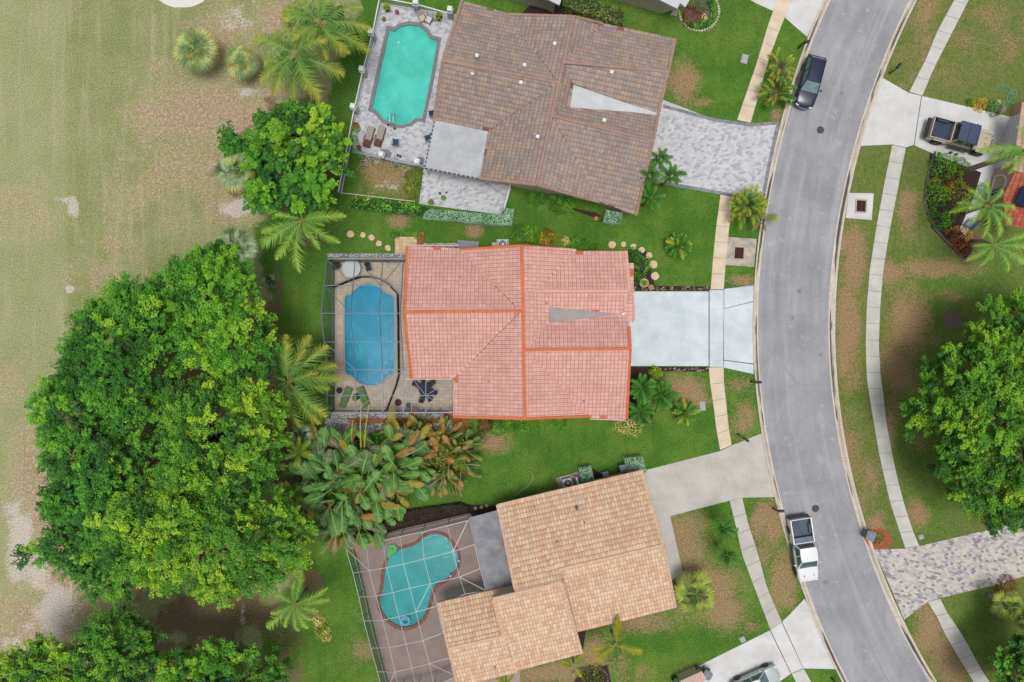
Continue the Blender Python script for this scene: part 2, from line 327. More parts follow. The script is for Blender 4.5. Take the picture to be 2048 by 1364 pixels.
spk = n.ramp(n.noise(v, 8, 5, .85), [(.36, (.18, .18, .18, 1)), (.5, (.5, .5, .5, 1)), (.64, (.84, .84, .84, 1))]); col = n.mix(.75, col, spk, 'OVERLAY')
n.bump(n.noise(v, 26, 3, .7), .8, .05)
turf = n.fin(col, .95, 0, .1)
gme.materials.clear(); gme.materials.append(turf); go = bpy.data.objects.new('lawn_ground', gme); link(go); tag(go, kind='structure')
# ---------------------------------------------------------------- road and kerbs
LO = [(0,1648),(75,1616),(200,1573),(256,1557),(340,1538),(400,1529),(450,1520),(540,1510),(605,1507),(680,1506),(755,1508),(855,1519),(909,1532),(994,1549),(1018,1554),(1109,1583),(1165,1599),(1198,1609),(1242,1629),(1309,1656),(1364,1684)]
LI = [(0,1661),(75,1630),(200,1584),(256,1571),(340,1549),(400,1541),(450,1530),(540,1520),(605,1518),(680,1517),(755,1519),(855,1530),(909,1543),(994,1560),(1018,1566),(1109,1595),(1165,1611),(1198,1620),(1242,1640),(1309,1669),(1364,1698)]
RI = [(0,1819),(69,1787),(155,1750),(213,1733),(255,1719),(290,1709),(386,1686),(450,1673),(555,1660),(605,1657),(705,1658),(788,1664),(855,1673),(909,1683),(1009,1705),(1059,1720),(1098,1736),(1209,1776),(1242,1793),(1309,1829),(1364,1859)]
RO = [(0,1833),(69,1801),(155,1763),(213,1745),(255,1731),(290,1721),(386,1698),(450,1687),(555,1674),(605,1669),(705,1670),(788,1676),(855,1686),(909,1696),(1009,1718),(1059,1732),(1098,1748),(1209,1790),(1242,1808),(1309,1842),(1364,1873)]
YS = np.concatenate([np.linspace(-900, 0, 16)[:-1], np.linspace(0, 1364, 110), np.linspace(1364, 2300, 16)[1:]])
def edge_line(P):
    y, x = np.array(P, float).T; k = np.polyfit((y-682)/682, x, 6); t = (np.clip(YS, 0, 1364)-682)/682; xs = np.polyval(k, t)
    d0 = (np.polyval(k, -1+.03)-np.polyval(k, -1))/(.03*682); d1 = (np.polyval(k, 1)-np.polyval(k, 1-.03))/(.03*682)
    xs += np.where(YS < 0, YS*d0, 0)+np.where(YS > 1364, (YS-1364)*d1, 0); return [W(x_, y_) for x_, y_ in zip(xs, YS)]
ELO, ELI, ERI, ERO = map(edge_line, (LO, LI, RI, RO))
def strip(A, B, prof):     # prof: list of (t across, z)
    vs = []; fs = []; uv = []; m = len(prof); L = 0; Ls = []
    for i, (a, b) in enumerate(zip(A, B)):
        if i: L += (a-A[i-1]).length
        Ls.append(L)
        for t, z in prof: p = a.lerp(b, t); vs.append((p.x, p.y, z))
    for i in range(len(A)-1):
        for k in range(m-1):
            f = (i*m+k, i*m+k+1, (i+1)*m+k+1, (i+1)*m+k); fs.append(f)
            for j in f: uv.append((prof[j % m][0], Ls[j//m]))
    mb = MB(); mb.v = vs; mb.f = fs; mb.uv = uv; return mb
n = NT('asphalt'); v = n.coord(); a = n.noise(v, .25, 5, .6); b = n.noise(v, 30, 3, .8); d = n.noise(v, 1.4, 5, .7)
col = n.mix(n.sstep(a, .3, .7), c(150,151,156), c(172,173,178)); col = n.mix(n.math('MULTIPLY', n.sstep(d, .58, .74), .5), col, c(194,194,196))
st = n.noise(n.mapping(v, (1.1, .1, 1)), 1.2, 3); col = n.mix(n.math('MULTIPLY', n.sstep(st, .5, .72), .35), col, c(140,141,146))
uvr = n.n('SeparateXYZ'); n.put(uvr.inputs[0], n.coord('UV')); stq = n.n('CombineXYZ'); n.put(stq.inputs[0], n.math('MULTIPLY', uvr.outputs[0], 9.0)); n.put(stq.inputs[1], n.math('MULTIPLY', uvr.outputs[1], .05)); tk = n.noise(stq.outputs[0], 1.0, 5, .65)
col = n.mix(n.math('MULTIPLY', n.sstep(tk, .5, .68), .45), col, c(186,187,191)); col = n.mix(n.math('MULTIPLY', n.sstep(n.math('SUBTRACT', 1.0, tk), .52, .68), .35), col, c(140,141,146)); d2 = n.noise(v, .7, 7, .75); col = n.mix(n.math('MULTIPLY', n.sstep(d2, .57, .66), .5), col, c(192,192,194)); col = n.mix(n.math('MULTIPLY', n.sstep(n.math('SUBTRACT', 1.0, d2), .6, .68), .3), col, c(136,136,138))
col = n.mix(.5, col, n.ramp(b, [(.3, (.22, .22, .22, 1)), (.7, (.8, .8, .8, 1))]), 'OVERLAY')
vo = n.n('TexVoronoi', feature='DISTANCE_TO_EDGE'); n.put(vo.inputs['Vector'], n.mix(.12, v, n.noise(v, 1.3, 4, .6, 1))); vo.inputs['Scale'].default_value = .22
ck = n.math('MULTIPLY', n.math('SUBTRACT', 1.0, n.sstep(vo.outputs['Distance'], .0, .012)), n.sstep(n.noise(v, .12, 2), .5, .6)); col = n.mix(n.math('MULTIPLY', ck, .18), col, c(104,104,108))
sp_ = n.n('TexVoronoi', feature='F1'); n.put(sp_.inputs['Vector'], v); sp_.inputs['Scale'].default_value = .45
stn = n.math('MULTIPLY', n.math('SUBTRACT', 1.0, n.sstep(n.math('ADD', sp_.outputs['Distance'], n.math('MULTIPLY', d, .25)), .17, .25)), n.sstep(n.noise(v, .2, 1), .5, .6))
col = n.mix(n.math('MULTIPLY', stn, .45), col, c(104,98,92)); n.bump(b, .4, .01)
asphalt = n.fin(col, .9, 0, .2)
tag(strip(ELI, ERI, [(0, .012), (.1, .02), (.5, .05), (.9, .02), (1, .012)]).build('road', asphalt, smooth=True), kind='structure')
n = NT('kerb_concrete'); v = n.coord(); u = n.coord('UV'); s = n.n('SeparateXYZ'); n.put(s.inputs[0], u)
a = n.noise(v, 1.2, 5, .7); b = n.noise(v, 20, 3); col = n.mix(n.sstep(a, .3, .7), c(206,194,180), c(226,216,202))
gut = n.math('SUBTRACT', 1.0, n.sstep(n.math('ABSOLUTE', n.math('SUBTRACT', s.outputs[0], .45)), .12, .34))
dirt_shade = n.math('MULTIPLY', gut, n.sstep(n.noise(n.mapping(u, (.8, .16, 1)), 1.0, 4, .6), .38, .66)); col = n.mix(n.math('MULTIPLY', dirt_shade, .5), col, c(128,112,102))  # gutter dirt only, no shade in it
blk = n.math('MULTIPLY', gut, n.sstep(n.noise(n.mapping(u, (.5, .07, 1)), 1.7, 3, .5), .53, .57)); col = n.mix(n.math('MULTIPLY', blk, .9), col, c(66,62,64))
jt = edge(n, n.math('FRACT', n.math('DIVIDE', s.outputs[1], 3.05)), .008); col = n.mix(n.math('MULTIPLY', jt, .6), col, c(70,64,60))
col = n.mix(.3, col, n.ramp(b, [(.3, (.3, .3, .3, 1)), (.7, (.7, .7, .7, 1))]), 'OVERLAY'); kerbm = n.fin(col, .85)
KP = [(0, .014), (.12, .016), (.45, -.004+.012), (.62, .03), (.85, .10), (1, .11), (1.001, 0)]
for A, B in ((ELI, ELO), (ERI, ERO)): tag(strip(A, B, KP).build('kerb', kerbm, smooth=False), kind='structure')
# ---------------------------------------------------------------- concrete, driveways, pavement slabs
def concrete(name, c1, c2, stain=.25, scale=.5):
    n = NT(name); v = n.coord(); a = n.noise(v, scale, 5, .65); b = n.noise(v, 22, 3, .7); d = n.noise(v, 2.6, 5, .7)
    col = n.mix(n.sstep(a, .3, .7), c1, c2); col = n.mix(n.math('MULTIPLY', n.sstep(d, .56, .75), stain), col, scl(c1, .72))
    col = n.mix(n.math('MULTIPLY', n.sstep(n.noise(n.mapping(v, (.15, 1.1, 1)), 1.6, 4), .52, .7), .2), col, scl(c2, 1.12))
    col = n.mix(.3, col, n.ramp(b, [(.3, (.34, .34, .34, 1)), (.7, (.68, .68, .68, 1))]), 'OVERLAY'); n.bump(b, .3, .006); return n.fin(col, .8, 0, .25)
c_white = concrete('pale_concrete', c(206,206,206), c(226,226,226), .2); c_blue = concrete('painted_concrete', c(198,210,218), c(224,232,238), .3)
c_beige = concrete('beige_concrete', c(188,184,176), c(208,204,196), .3); c_walk = concrete('pavement_concrete', c(196,196,190), c(214,212,206), .35, .9)
c_pink = concrete('pinkish_concrete', c(216,196,168), c(232,216,194), .45, .7); c_grey = concrete('weathered_concrete', c(150,148,140), c(206,194,176), .5, 1.2)
def slab(name, poly, m, z=.035, holes=(), kind='structure'):
    return tag(MB().prism(px2(poly), -.05, z, holes).build(name, m), kind=kind)
# joints in a slab are real gaps: split polygons along lines
def walk(L, Rr, m, name='pavement', z=.045, pitch=1.52):
    L = [W(*p) for p in L]; Rr = [W(*p) for p in Rr]
    def resample(P, N):
        d = [0]
        for i in range(1, len(P)): d.append(d[-1]+(P[i]-P[i-1]).length)
        out = []
        for k in range(N+1):
            t = d[-1]*k/N; i = max(j for j in range(len(d)) if d[j] <= t+1e-6); i = min(i, len(P)-2)
            out.append(P[i].lerp(P[i+1], (t-d[i])/max(1e-6, d[i+1]-d[i])))
        return out
    tot = sum((L[i+1]-L[i]).length for i in range(len(L)-1)); N = max(1, round(tot/pitch)); a = resample(L, N*2); b = resample(Rr, N*2); mb = MB()
    for k in range(N):
        i = 2*k; q = [a[i].lerp(a[i+1], .02), a[i+1], a[i+2].lerp(a[i+1], .02), b[i+2].lerp(b[i+1], .02), b[i+1], b[i].lerp(b[i+1], .02)]
        mb.prism([tuple(p[:2]) for p in q], -.05, z+(k % 3)*.002)
    return tag(mb.build(name, m), kind='structure')
walk([(1870,-520),(1648,-170),(1590,-75),(1546,22)], [(1896,-510),(1675,-160),(1612,-55),(1569,35)], c_pink)
walk([(1546,22),(1536,50),(1512,130),(1474,240)], [(1569,35),(1553,75),(1536,123),(1501,246)], c_pink)
walk([(1441,388),(1432,455),(1426,515),(1421,579)], [(1466,392),(1458,455),(1452,515),(1447,579)], c_pink)
walk([(1418,735),(1419,760),(1426,805),(1432,855),(1440,900)], [(1447,734),(1447,760),(1452,805),(1457,855),(1463,890)], c_pink)
walk([(1459,1001),(1471,1050),(1484,1109),(1509,1176),(1541,1260)], [(1484,995),(1497,1050),(1516,1109),(1534,1176),(1563,1243)], c_beige)
walk([(1583,1347),(1610,1400),(1700,1560),(1900,1900)], [(1607,1337),(1634,1385),(1724,1545),(1925,1890)], c_walk)
walk([(2080,-330),(1935,-55),(1908,0),(1874,63),(1853,115),(1818,184)], [(2108,-320),(1965,-50),(1937,0),(1909,55),(1869,133),(1844,192)], c_walk)
walk([(1784,290),(1769,363),(1752,455),(1739,540),(1733,614),(1731,690),(1733,756),(1738,788),(1748,850),(1758,909),(1768,954),(1781,1009),(1798,1060),(1810,1096)], [(1811,296),(1798,363),(1780,455),(1766,540),(1760,614),(1757,690),(1761,756),(1766,788),(1773,850),(1784,909),(1794,954),(1808,1009),(1823,1055),(1838,1092)], c_walk)
walk([(1855,1203),(1874,1234),(1889,1267),(1906,1296),(1939,1351),(2000,1450),(2200,1800)], [(1880,1197),(1893,1224),(1916,1257),(1934,1287),(1964,1342),(2026,1435),(2226,1785)], c_walk)
pav_grey = paver('grey_pavers', [c(206,207,212), c(196,198,204), c(214,214,218), c(202,203,208), c(188,190,197), c(208,208,213), c(176,178,186)], .31, .21, R(-13), .5, .28, .06, .3, .1)
pav_mix = paver('mixed_pavers', [c(206,200,194), c(186,184,186), c(214,204,190), c(166,166,172), c(200,186,176), c(210,206,204), c(190,188,190), c(146,142,146)], .29, .19, R(13), .5, .3, .06, .3, .06)
pav_border = paver('dark_paver_border', [c(140,142,150), c(128,130,138), c(150,152,158)], .3, .2, R(-13), .5, .4, .06)
slab('driveway', [(1326,200),(1430,240),(1502,250),(1558,246),(1538,340),(1530,386),(1475,392),(1300,362),(1290,330)], pav_grey, .036)
mbb = MB()
for a_, b_ in (((1326,212),(1430,240)), ((1430,240),(1502,250)), ((1502,250),(1558,246)), ((1556,248),(1536,338)), ((1536,338),(1528,384)), ((1528,387),(1475,392)), ((1475,392),(1330,366))): mbb.bar(W(*a_, .03), W(*b_, .03), .3, .03)
tag(mbb.build('driveway_border', pav_border), kind='structure')
slab('driveway_joint', [(1400,582),(1447,580.5),(1507,572),(1507,747),(1447,734),(1400,732)], mat('dark_joint', c(96,98,98), .9), .022)
slab('driveway_joint', [(1539,1258),(1566,1243),(1609,1336),(1582,1349)], mat('dark_joint', c(96,98,98), .9), .022)
slab('driveway_joint', [(1824,288),(1832,289),(1846,193),(1838,192)], mat('dark_joint', c(96,98,98), .9), .022)
slab('driveway', [(1255,583),(1417,583),(1417,732),(1255,732)], c_blue, .036); slab('driveway', [(1419,580),(1447,580),(1447,617),(1446,720),(1447,734),(1419,734)], c_blue, .037)
slab('driveway', [(1448,578),(1507,571),(1507,602),(1448,617)], c_blue, .035); slab('driveway', [(1447.5,618),(1507,603.5),(1507,727),(1447.5,719.5)], c_blue, .036); slab('driveway', [(1447.5,721),(1507,729),(1507,748),(1447.5,735)], c_blue, .035)
slab('driveway', [(1284,942),(1440,902),(1463,891),(1524,866),(1531,900),(1549,994),(1484,995),(1459,1001),(1340,1032),(1365,1143),(1341,1162),(1300,1030)], c_beige, .036)
slab('driveway', [(1763,155),(1817,186),(1842,192),(1827,290),(1811,295),(1784,289),(1720,292),(1738,222)], c_white, .036)
slab('driveway', [(1843.5,192.3),(2022,234),(2003,300),(1985,352),(1962,420),(1930,470),(1918,460),(1945,400),(1962,345),(1865,307),(1828.5,291)], c_white, .038)
slab('driveway', [(1747,1099),(1810,1097),(1838,1092),(2000,1054),(2080,1040),(2300,1000),(2300,1100),(2048,1152),(1998,1168),(1882,1195),(1855,1203),(1808,1239),(1770,1150)], pav_mix, .037)
slab('driveway', [(1609,1197),(1632,1243),(1659,1309),(1673,1338),(1607,1336.5),(1564,1243),(1580,1228)], c_white, .036)
slab('driveway', [(1562.5,1244),(1606,1336.5),(1582.5,1346.5),(1541,1260)], c_white, .037); slab('driveway', [(1539.5,1260.5),(1581,1347),(1560,1362),(1500,1420),(1300,1480),(1280,1400),(1400,1330)], c_white, .036)
slab('driveway', [(1490,-80),(1500,0),(1512,7),(1546,22),(1569,35),(1614,74),(1648,0),(1700,-90)], c_white, .036)
for P in ([(1455,474),(1513,478),(1508,534),(1451,530)], [(1698,386),(1747,387),(1743,440),(1691,436)]): slab('drain_apron', P, c_grey if P[0][0] < 1600 else c_white, .04)
# ---------------------------------------------------------------- pool decks, patios, paths
cop1, cop2, cop3 = offset(p1, .32), offset(p2, .22), offset(p3, .30)
slab('pool_deck', [(762,6),(915,30),(905,120),(880,240),(860,335),(848,331),(706,302),(708,226),(735,115)], pav_grey, .05, [cop1])
slab('patio', [(848,333),(862,337),(1020,366),(1022,378),(1006,430),(838,408)], pav_grey, .046)
deck2 = paver('tan_deck_tiles', [c(220,204,180), c(212,196,174), c(228,212,188)], .3, .3, 0, 0, .35, .08)
slab('pool_deck', [(668,516),(930,516),(930,828),(668,828)], deck2, .05, [cop2])
deck3 = concrete('brown_deck_concrete', c(160,140,134), c(176,156,148), .3, .7)
slab('pool_deck', [(706,1080),(940,1026),(1040,1180),(1040,1400),(786,1400),(757,1290)], deck3, .05, [cop3])
mulch0 = mat('bark_mulch', c(60,44,38), .95, 0, .5, 8, 40, .04); gravel = paver('white_gravel', [c(196,196,196), c(150,150,150), c(214,214,212), c(110,112,110)], .09, .08, .3, .5, .5, .25, .5)
slab('gravel_strip', [(662,823),(887,823),(887,836),(662,836)], gravel, .06); slab('gravel_strip', [(650,837),(700,837),(700,870),(650,870)], gravel, .03); slab('gravel_strip', [(700,846),(905,846),(905,866),(700,866)], gravel, .03)
slab('gravel_strip', [(655,507),(818,507),(818,515),(655,515)], gravel, .05); slab('gravel_strip', [(815,486),(925,486),(925,497),(815,497)], gravel, .03)
slab('gravel_strip', [(1090,404),(1190,425),(1205,432),(1190,436),(1130,414)], mulch0, .02)
brick = paver('orange_brick', [c(170,96,60), c(150,84,52), c(186,112,72)], .22, .11, 0, .5, .45, .12)
slab('brick_path', [(695,837),(887,837),(887,824),(912,824),(930,835),(945,852),(945,868),(925,870),(905,845),(695,845)], brick, .055)
slab('patio', [(790,474),(835,474),(846,476),(846,495),(820,496),(820,512),(790,512)], paver('peach_patio_tiles', [c(214,190,150), c(224,202,166), c(206,180,140)], .32, .32, 0, 0, .4, .08), .045)
slab('brick_path', [(828,464),(847,464),(847,489),(834,489),(834,472),(828,472)], brick, .06)
mulch = mat('bark_mulch', c(60,44,38), .95, 0, .5, 8, 40, .04); redm = mat('red_mulch', c(170,92,66), .95, 0, .35, 8, 40, .03)
for P in ([(1262,571),(1420,573),(1420,581.5),(1262,581.5)], [(1258,733),(1417,733.5),(1417,743),(1258,742)], [(1308,1020),(1316,1022),(1345,1138),(1335,1141)], [(1255,500),(1290,500),(1310,570),(1262,572)], [(1256,742),(1312,742),(1322,800),(1300,845),(1246,848)], [(740,1028),(925,1008),(1000,1012),(1000,1022),(704,1084),(690,1090)], [(1184,936),(1206,950),(1210,968),(1186,970)], [(1155,1258),(1172,1262),(1165,1305),(1150,1300)], [(665,868),(940,868),(948,900),(665,900)],
          [(1860,300),(1968,318),(1958,390),(1928,470),(1946,500),(1930,520),(1895,490),(1862,455),(1852,400)], [(1040,30),(1180,62),(1240,70),(1240,50),(1130,0),(1080,-10)], [(1160,1340),(1215,1330),(1230,1400),(1130,1400)]):
    slab('mulch_bed', P, mulch, .02)
def blob_poly(cx, cy, rx, ry, k=14, j=.12): return [(cx+rx*math.cos(2*math.pi*i/k)*(1+random.uniform(-j, j)), cy+ry*math.sin(2*math.pi*i/k)*(1+random.uniform(-j, j))) for i in range(k)]
slab('mulch_bed', blob_poly(1757, 1077, 28, 22), redm, .02); slab('mulch_bed', blob_poly(1903, 640, 19, 18), mat('grey_mulch', c(120,104,100), .95, 0, .4, 8, 40, .03), .02)
slab('mulch_bed', blob_poly(1398, 20, 30, 30), mat('grey_mulch', c(120,104,100)), .02)
slab('sand_bunker', blob_poly(364, -14, 52, 30, 20, .04), mat('white_sand', c(232,228,222), .95, 0, .06, 4, 60, .01), .015)
slab('drive_pad', [(1341,30),(1350,12),(1358,18),(1353,32)], c_beige, .04)
# ================================================================ HOUSES
def tile_mat(name, cols, dirt_shade, jl=.10, ju=.07, dl=.55, du=.35, stagger=0.0, stain=.12, patches=None):
    n = NT(name); uv = n.coord('UV'); o = n.coord(); uf, vf, rnd, rc = cell_nodes(n, uv, 1.0, 1.0, 0, stagger)
    col = n.ramp(rnd, [(i/len(cols), k) for i, k in enumerate(cols)], 'CONSTANT')
    if patches:
        vi, _, r2, _ = cell_nodes(n, uv, 2.0, 1.0, 0, 0); col = n.mix(n.sstep(r2, .994, .997), col, patches)
    g = n.noise(o, .6, 5, .6); col = n.mix(n.math('MULTIPLY', n.sstep(g, .4, .7), stain*2), col, scl(dirt_shade, 1.5))
    f = n.noise(o, 18, 3, .7); col = n.mix(.3, col, n.ramp(f, [(.3, (.3, .3, .3, 1)), (.7, (.7, .7, .7, 1))]), 'OVERLAY')
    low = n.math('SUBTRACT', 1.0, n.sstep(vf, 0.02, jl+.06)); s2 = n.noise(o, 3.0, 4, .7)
    col = n.mix(n.math('MULTIPLY', low, n.math('MULTIPLY', dl, n.math('ADD', .55, n.math('MULTIPLY', s2, .9)))), col, dirt_shade)  # shade under each tile course painted as a dark line
    eu = edge(n, uf, ju); col = n.mix(n.math('MULTIPLY', eu, du), col, dirt_shade)  # shade between tile columns painted in the same tone
    n.bump(f, .3, .01); return n.fin(col, .75, 0, .2)
def tiles(poly, eave, tw, tl, amp, m=4, lift=.03, z0=.10, stag=0.0):
    """roof tiles over one convex slope; poly = 3-D corners; returns verts, faces, uvs"""
    P = [Vector(p) for p in poly]; nn = Vector((0, 0, 0)); ctr = sum(P, Vector())/len(P)
    for i in range(len(P)): nn += (P[i]-ctr).cross(P[(i+1) % len(P)]-ctr)
    nn.normalize()
    if nn.z < 0: nn = -nn
    u = Vector(eave); u = (u-nn*u.dot(nn)).normalized(); v = nn.cross(u)
    if v.z < 0: u = -u; v = -v
    org = ctr; uu = [(p-org).dot(u) for p in P]; vv = [(p-org).dot(v) for p in P]
    i0, i1 = math.floor(min(uu)/tw)-1, math.ceil(max(uu)/tw)+1; j1 = math.ceil((max(vv)-min(vv))/tl)+1; v0 = min(vv)
    bm = bmesh.new(); ul = bm.loops.layers.uv.new('UVMap')
    for j in range(j1):
        off = stag*(j % 2)
        for i in range(i0-1, i1):
            sk = random.uniform(-.006, .006); vs = []
            for (b, h) in ((0.0, lift), (1.06, 0.0)):
                row = []
                for k in range(m+1):
                    t = k/m; prof = amp*math.sin(math.pi*min(1, t*1.35))**1 if t < .74 else -amp*.35*math.sin(math.pi*(t-.74)/.26)
                    a = (i+off+t*1.0)*tw; p = org+u*a+v*(v0+(j+b)*tl+sk)+nn*(z0+h+prof); row.append((bm.verts.new(p), (i+off+t*.9999, j+b*.93)))
                vs.append(row)
            for k in range(m):
                q = [vs[0][k], vs[0][k+1], vs[1][k+1], vs[1][k]]; f = bm.faces.new([x[0] for x in q]); f.smooth = True
                for lp, x in zip(f.loops, q): lp[ul].uv = (x[1][0]-stag*(j % 2)*0, x[1][1])
            nose = [(vs[0][k][0].co-nn*(lift+.012)) for k in (0, m//2, m)]; nb = [bm.verts.new(p) for p in nose]; hv = [vs[0][k][0] for k in (0, m//2, m)]
            for k in range(2):
                f = bm.faces.new([nb[k], nb[k+1], hv[k+1], hv[k]])
                for lp in f.loops: lp[ul].uv = (i+.5, j+.001)
    for i in range(len(P)):
        a, b = P[i], P[(i+1) % len(P)]; d = (b-a).normalized(); o = d.cross(nn)
        if o.dot(ctr-a) > 0: o = -o
        bmesh.ops.bisect_plane(bm, geom=bm.verts[:]+bm.edges[:]+bm.faces[:], plane_co=a+o*.02, plane_no=o, clear_outer=True)
    bm.verts.index_update(); V = [tuple(x.co) for x in bm.verts]; F = [tuple(x.index for x in f.verts) for f in bm.faces]
    U = [tuple(l[ul].uv) for f in bm.faces for l in f.loops]; bm.free(); return V, F, U
def caps(mb, p, q, r=.13, pitch=.38, lift=.14, n=5):
    p, q = Vector(p), Vector(q); L = (q-p).length; d = (q-p)/L; a = d.cross(Vector((0, 0, 1))).normalized(); up = a.cross(d); N = max(1, round(L/pitch))
    for i in range(N):
        s, e = p+d*(L*i/N), p+d*(L*(i+1)/N+.05); vs = []
        for o, k, hh in ((s, 1.12, .03), (e, .92, 0)):
            for t in range(n): an = math.pi*t/(n-1); vs.append(o+a*math.cos(an)*r*k+up*(math.sin(an)*r*k*.7+lift-.05+hh))
        vs += [s-up*.02+up*lift*.3]
        mb.add(vs, [(t, t+1, n+t+1, n+t) for t in range(n-1)]+[tuple(range(n))[::-1]+(2*n,)])
def house(name, loc, label, planes, ctr, tilem, wallm, tw, tl, amp, lift=.03, caplines=(), capm=None, extra_caps=(), inset=.45, stag=0.0, fascia=None):
    """planes: (poly3d, eave vector). A timber deck sits under the tiles and walls rise to it."""
    t = thing(name, loc, label, 'house'); V, F, U = [], [], []; dk = MB(); wl = MB(); C = Vector(ctr)
    for poly, ev in planes:
        P = [Vector(p) for p in poly]; M_ = np.array([[p.x, p.y, 1] for p in P]); k_ = np.linalg.lstsq(M_, np.array([p.z for p in P]), rcond=None)[0]; P = [Vector((p.x, p.y, float(k_@np.array([p.x, p.y, 1])))) for p in P]; v, f, u = tiles(P, ev, tw, tl, amp, lift=lift, stag=stag); n0 = len(V)
        V += v; F += [tuple(i+n0 for i in q) for q in f]; U += u; m = len(P)
        if (P[1]-P[0]).cross(P[2]-P[1]).z < 0: P = P[::-1]
        dn = Vector((0, 0, .2)); dk.add([p-Vector((0, 0, .03)) for p in P]+[p-dn for p in P], [tuple(range(m)), tuple(range(m, 2*m))[::-1]]+[(i+m, (i+1) % m+m, (i+1) % m, i) for i in range(m)])
        Q = []
        for p in P:
            d = (C-p); d.z = 0; k = min(inset*1.3/max(.1, d.length), .5); q = p+d*k; Q.append((q.x, q.y, p.z))
        wl.add([(q[0], q[1], q[2]-.24) for q in Q]+[(q[0], q[1], 0) for q in Q], [tuple(range(m))]+[(i+m, (i+1) % m+m, (i+1) % m, i) for i in range(m)])
    r = MB(); r.v, r.f, r.uv = V, F, U; ro = r.build('roof', tilem, t, world=True); ro.data.polygons.foreach_set('use_smooth', [True]*len(ro.data.polygons))
    dk.build('fascia', fascia or wallm, ro, world=False)
    for q in ro.children: q.data.transform(Matrix.Translation(-Vector(loc)))
    if caplines:
        for x in caplines: cb = MB(); caps(cb, *x); o = cb.build('ridge_tiles', capm or tilem, ro); o.data.transform(Matrix.Translation(-Vector(loc)))
    for m2, ls in extra_caps:
        for x in ls: cb = MB(); caps(cb, *x); o = cb.build('verge_tiles', m2, ro); o.data.transform(Matrix.Translation(-Vector(loc)))
    wl.build('wall', wallm, t, world=True); return t
def vent(t, px, py, z, m, kind=0):
    p = W(px, py, z)-t.location; b = MB()
    if kind == 0: b.tube([(p.x, p.y, p.z-.2), (p.x, p.y, p.z+.22)], .055, 8)
    else: b.box(p.x, p.y, p.z-.15, p.z+.14, .24, .24, R(-13)); b.box(p.x, p.y, p.z+.14, p.z+.19, .3, .3, R(-13), .9)
    b.build('roof_vent', m, t)
white = mat('white_paint', c(232,234,236), .5, 0, .04); stucco_c = mat('cream_stucco', c(214,204,186), .9, 0, .06, 1, 30, .01)
pipe = mat('grey_pipe', c(120,110,112), .6, 0, .2); alu_w = mat('white_aluminium', c(222,226,230), .4, .1, .05)
# ---------------- the pink-tiled house in the middle
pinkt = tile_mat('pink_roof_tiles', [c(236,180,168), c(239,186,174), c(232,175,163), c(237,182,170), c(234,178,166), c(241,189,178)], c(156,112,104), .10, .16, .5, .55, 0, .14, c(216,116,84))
oran = mat('orange_ridge_tiles', c(222,120,78), .75, 0, .14, 1.5, 12); pinkc = mat('pale_pink_ridge_tiles', c(232,180,164), .75, 0, .1, 2, 14)
ze, zr = 2.6, 5.0
A = lambda x, y, z: W(x, y, z)
EW = Vector((1, 0, 0)); NS = Vector((0, 1, 0))
WN = [A(815,494,ze), A(918,499,ze), A(1040,622,zr), A(809,624,zr)]
WS = [A(809,624,zr), A(1040,624,zr), A(911,755,ze), A(824,755,ze)]
BW1 = [A(918,499,ze), A(1043,491,zr), A(1047,622,zr), A(1040,622,zr)]
BW2 = [A(1040,624,zr), A(1048,624,zr), A(1050,838,zr), A(910,834,ze), A(911,755,ze)]
BE1 = [A(1043,491,zr), A(1150,500,3.15), A(1073,582,4.45), A(1045,582,zr)]
BE3 = [A(1045,582,zr), A(1073,582,4.45), A(1097,612,4.05), A(1097,648,4.05), A(1050,699,zr)]
BE2 = [A(1050,699,zr), A(1180,832,ze), A(1050,838,zr)]
GA1 = [A(1073,582,4.45), A(1150,503,3.15), A(1252,503,3.15), A(1258,582,4.45)]
GA2 = [A(1073,582,4.45), A(1258,582,4.45), A(1243,627,3.72), A(1097,612,4.05)]
GB1 = [A(1097,648,4.05), A(1243,629,3.72), A(1258,640,3.95), A(1260,697,zr), A(1050,699,zr)]
GB2 = [A(1050,699,zr), A(1260,697,zr), A(1253,837,ze), A(1180,834,ze)]
GA3 = [A(1243,627,3.72), A(1258,600,4.1), A(1258,640,3.95)]
mainh = house('tiled_house', (1.2, .7, 0), 'house with pink barrel-tile roof and bright orange ridges, beside the screened blue pool',
    [(WN, EW), (WS, EW), (BW1, NS), (BW2, NS), (BE1, NS), (BE3, NS), (BE2, NS), (GA1, EW), (GA2, EW), (GB1, EW), (GB2, EW), ([A(1238,628,3.66), A(1258,584,4.2), A(1267,600,3.9), A(1267,645,3.8)], NS)],
    (1.2, .7, 2), pinkt, stucco_c, .335, .37, .03, fascia=oran, caplines=[(A(809,624,zr), A(1046,622,zr)), (A(1043,491,zr), A(1046,622,zr)), (A(1046,622,zr), A(1050,838,zr)), (A(1050,699,zr), A(1260,697,zr))], capm=oran,
    extra_caps=[(oran, [(A(815,496,ze), A(809,624,zr)), (A(809,624,zr), A(824,755,ze)), (A(920,500,ze), A(1043,492,zr)), (A(1043,492,zr), A(1118,498,3.5)), (A(910,833,ze), A(1050,837,zr)), (A(1050,837,zr), A(1182,832,ze)), (A(1258,655,4.3), A(1260,697,zr)), (A(1260,697,zr), A(1253,835,ze))]),
                (pinkc, [(A(1073,582,4.45), A(1258,582,4.45)), (A(1118,498,3.5), A(1150,501,3.15)), (A(1252,504,3.15), A(1258,582,4.45))])])
fl = MB(); q = [A(1095,611,4.1), A(1252,627,3.78), A(1252,631,3.78), A(1095,650,4.1)]; fl.add([p-mainh.location for p in q]+[p-mainh.location-Vector((0, 0, .5)) for p in q], [(3, 2, 1, 0), (0, 1, 5, 4), (1, 2, 6, 5), (2, 3, 7, 6), (3, 0, 4, 7)])
